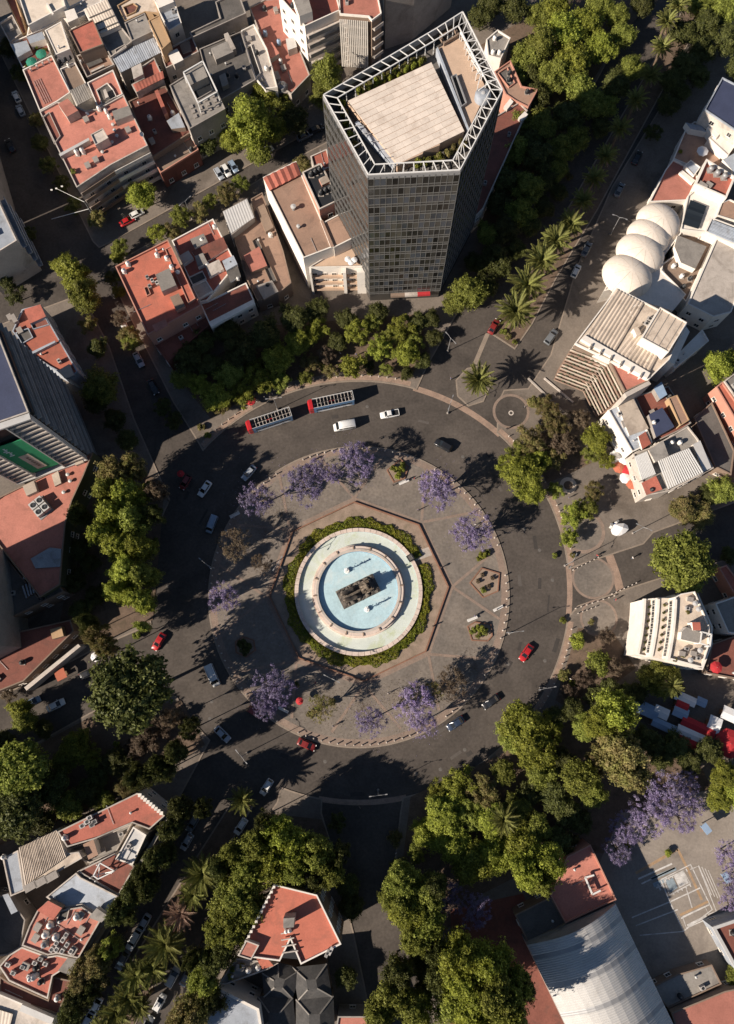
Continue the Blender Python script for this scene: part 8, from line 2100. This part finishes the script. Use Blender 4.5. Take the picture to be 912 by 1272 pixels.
# lamp posts
def lamp(u, v, label, h=8.0, arms=2, rz=0.4, z=PZ):
    p = P(u, v, h); t = thing('street_lamp', label, 'street lamp', (p.x, p.y, z), rz, 'street lamps')
    link('pole', MB().tube([(0, 0, 0), (0, 0, .6), (0, 0, h)], [.16, .1, .06], 8).mesh('pole', 'steel_grey'), t)
    link('base', MB().lathe([(.3, 0), (.3, .25), (.15, .5)], n=8).mesh('base', 'concrete'), t)
    for k in range(arms):
        s = 1 if k == 0 else -1
        a = link('arm', MB().tube([(0, 0, h - .2), (s * .8, 0, h + .15), (s * 1.5, 0, h + .1)], [.05, .04, .04], 6).mesh('arm', 'steel_grey'), t)
        link('lamp_head', MB().box((s * 1.75, 0, h + .08), (.55, .2, .1)).mesh('lamp_head', 'steel_grey'), a)
for u, v, w in ((712, 697, 'street lamp at the upper corner of the eastern street mouth'), (800, 655, 'pale lamp mast beside the white kiosk tent'), (640, 785, 'street lamp at the right rim of the plaza island'), (560, 500, 'street lamp at the upper right kerb of the ring'), (255, 700, 'street lamp in the shade at the left of the ring'), (300, 940, 'street lamp at the lower left of the ring'), (470, 988, 'street lamp at the bottom kerb of the ring'), (340, 495, 'street lamp behind the first tour bus'), (680, 855, 'street lamp at the lower right kerb of the ring'), (770, 270, 'street lamp on the avenue beside the shells'), (230, 250, 'street lamp on the side street near the corner apartments'), (560, 420, 'street lamp at the foot of the tower'), (412, 843, 'street lamp below the fountain hedge'), (345, 700, 'street lamp left of the fountain hedge')):
    lamp(u, v, w, 8, 2, random.uniform(0, 3), IZ if w.endswith(('hedge', 'island')) else PZ)
# tall signal mast at the upper left junction with a long cable arm
p = P(112, 262, 5); t = thing('signal_mast', 'tall pale signal mast with long arms at the upper left junction', 'signal mast', (p.x, p.y, PZ), 0)
tip = P(70, 234, 9) - Vector((p.x, p.y, PZ)); tip2 = P(64, 272, 6) - Vector((p.x, p.y, PZ))
link('pole', MB().tube([(0, 0, 0), (0, 0, 9)], [.13, .08], 8).mesh('pole', 'steel_grey'), t); link('arm', MB().tube([(0, 0, 8.8), tuple(tip)], [.06, .04], 6).mesh('arm', 'steel_white'), t); link('arm', MB().tube([(0, 0, 5.8), tuple(tip2)], [.09, .06], 6).mesh('arm', 'steel_white'), t)
for k, q in enumerate((tip, tip + Vector((1.4, .6, 0)), tip + Vector((-1.2, -.4, 0)))): link('lamp_head', MB().box(tuple(q), (.5, .3, .2)).mesh('lamp_head', 'white_plastic'), t)
# basketball goals on the court
def goal(u, v, du, dv, label):
    p = P(u, v, 2.9); t = thing('basketball_goal', label, 'basketball goal', (p.x, p.y, PZ), heading(u, v, du, dv))
    link('post', MB().tube([(-1.2, 0, 0), (-1.2, 0, 2.6), (-.1, 0, 3.2)], [.1, .09, .07], 8).mesh('post', 'steel_grey'), t); link('backboard', MB().box((0, 0, 3.2), (.06, 1.8, 1.1)).mesh('backboard', 'canvas_blue'), t)
    m = MB()
    for k in range(12): m.bar((.45 + .24 * math.cos(k * .5236), .24 * math.sin(k * .5236), 2.95), (.45 + .24 * math.cos(k * .5236 + .5236), .24 * math.sin(k * .5236 + .5236), 2.95), .04)
    link('hoop', m.mesh('hoop', 'canvas_orange'), t); link('roof_box', MB().box((-.5, 0, 3.85), (1.5, 2.2, .08)).mesh('roof_box', 'canvas_blue'), t)
goal(873, 1030, -10, 8, 'blue basketball goal at the upper end of the school court'); goal(898, 1090, -10, 6, 'blue basketball goal at the right side of the school court')
# tables and flags of the cafe, people
for k, (u, v, kk, w) in enumerate(((548, 705, 1, 'walking between the fountain and the right-hand jacaranda'), (538, 778, 1, 'walking along the garden wall right of the fountain'), (515, 594, 2, 'near the small hexagonal bed above the fountain'), (590, 765, 3, 'beside the small green bed'), (617, 757, 0, 'near the right rim of the island'), (786, 693, 0, 'crossing the eastern street'), (630, 532, 1, 'on the paved circle by the ring'), (652, 505, 4, 'beside the paved circle below the hotel ramp'), (742, 690, 2, 'at the bollards of the eastern street'), (492, 1060, 0, 'in the shade of the south street'), (447, 1003, 4, 'waiting at the bottom kerb of the ring'), (345, 838, 3, 'under the lower left jacaranda'), (360, 660, 4, 'at the left corner of the garden wall'), (705, 640, 1, 'on the eastern plaza under the trees'), (765, 745, 2, 'near the flower box at the eastern street'), (240, 1000, 0, 'crossing at the lower left avenue'), (300, 805, 0, 'beside the round dark bed'), (560, 470, 3, 'on the corner by the single palm'))):
    person(u, v, kk, w, IZ if 260 < u < 630 and 560 < v < 910 else PZ if not (430 < u < 500 and v > 990) else .01, k * 1.3)

rg = random.Random(77)
for k in range(22):
    a = rg.uniform(0, 6.283); q = rg.uniform(120, 180) if k < 12 else rg.uniform(270, 300)
    if k >= 12: a = rg.uniform(-.75, .75) if k % 2 else rg.uniform(-2.2, -1.4)
    kk = rg.randrange(5); person(RC[0] + q * math.cos(a), RC[1] + q * math.sin(a), kk, 'walking on the plaza island' if k < 12 else 'on the outer pavement', IZ if k < 12 else PZ, rg.uniform(0, 6))

# ---------------------------------------------------------------- finish: drop templates, single out look-alikes
for r in PROTOS:
    for ch in list(r.children_recursive): bpy.data.objects.remove(ch)
    bpy.data.objects.remove(r)
bpy.context.view_layer.update()
from collections import defaultdict
byl = defaultdict(list)
for o in SC.objects:
    if o.parent is None and o.get('label') and o.name not in SHARED: byl[o['label']].append(o)
ORD = ['first', 'second', 'third', 'fourth', 'fifth', 'sixth', 'seventh', 'eighth', 'ninth', 'tenth', 'eleventh', 'twelfth']
for lb, os_ in byl.items():
    if len(os_) < 2: continue
    pr = [(proj(o.matrix_world.translation), o) for o in os_]
    us, vs = [q[0][0] for q in pr], [q[0][1] for q in pr]
    hor = (max(us) - min(us)) >= (max(vs) - min(vs))
    pr.sort(key=lambda q: q[0][0] if hor else q[0][1])
    n = len(pr)
    for i, (_, o) in enumerate(pr):
        side = ('left', 'right') if hor else ('top', 'bottom')
        if i == 0: t_ = 'first from %s' % side[0]
        elif i == n - 1: t_ = 'last towards %s' % side[1]
        else: t_ = '%s from %s' % (ORD[i] if i < 12 else '%dth' % (i + 1), side[0])
        o['label'] = '%s, %s' % (lb, t_)
        if not o.get('group'): o['group'] = 'alike: ' + lb[:40]
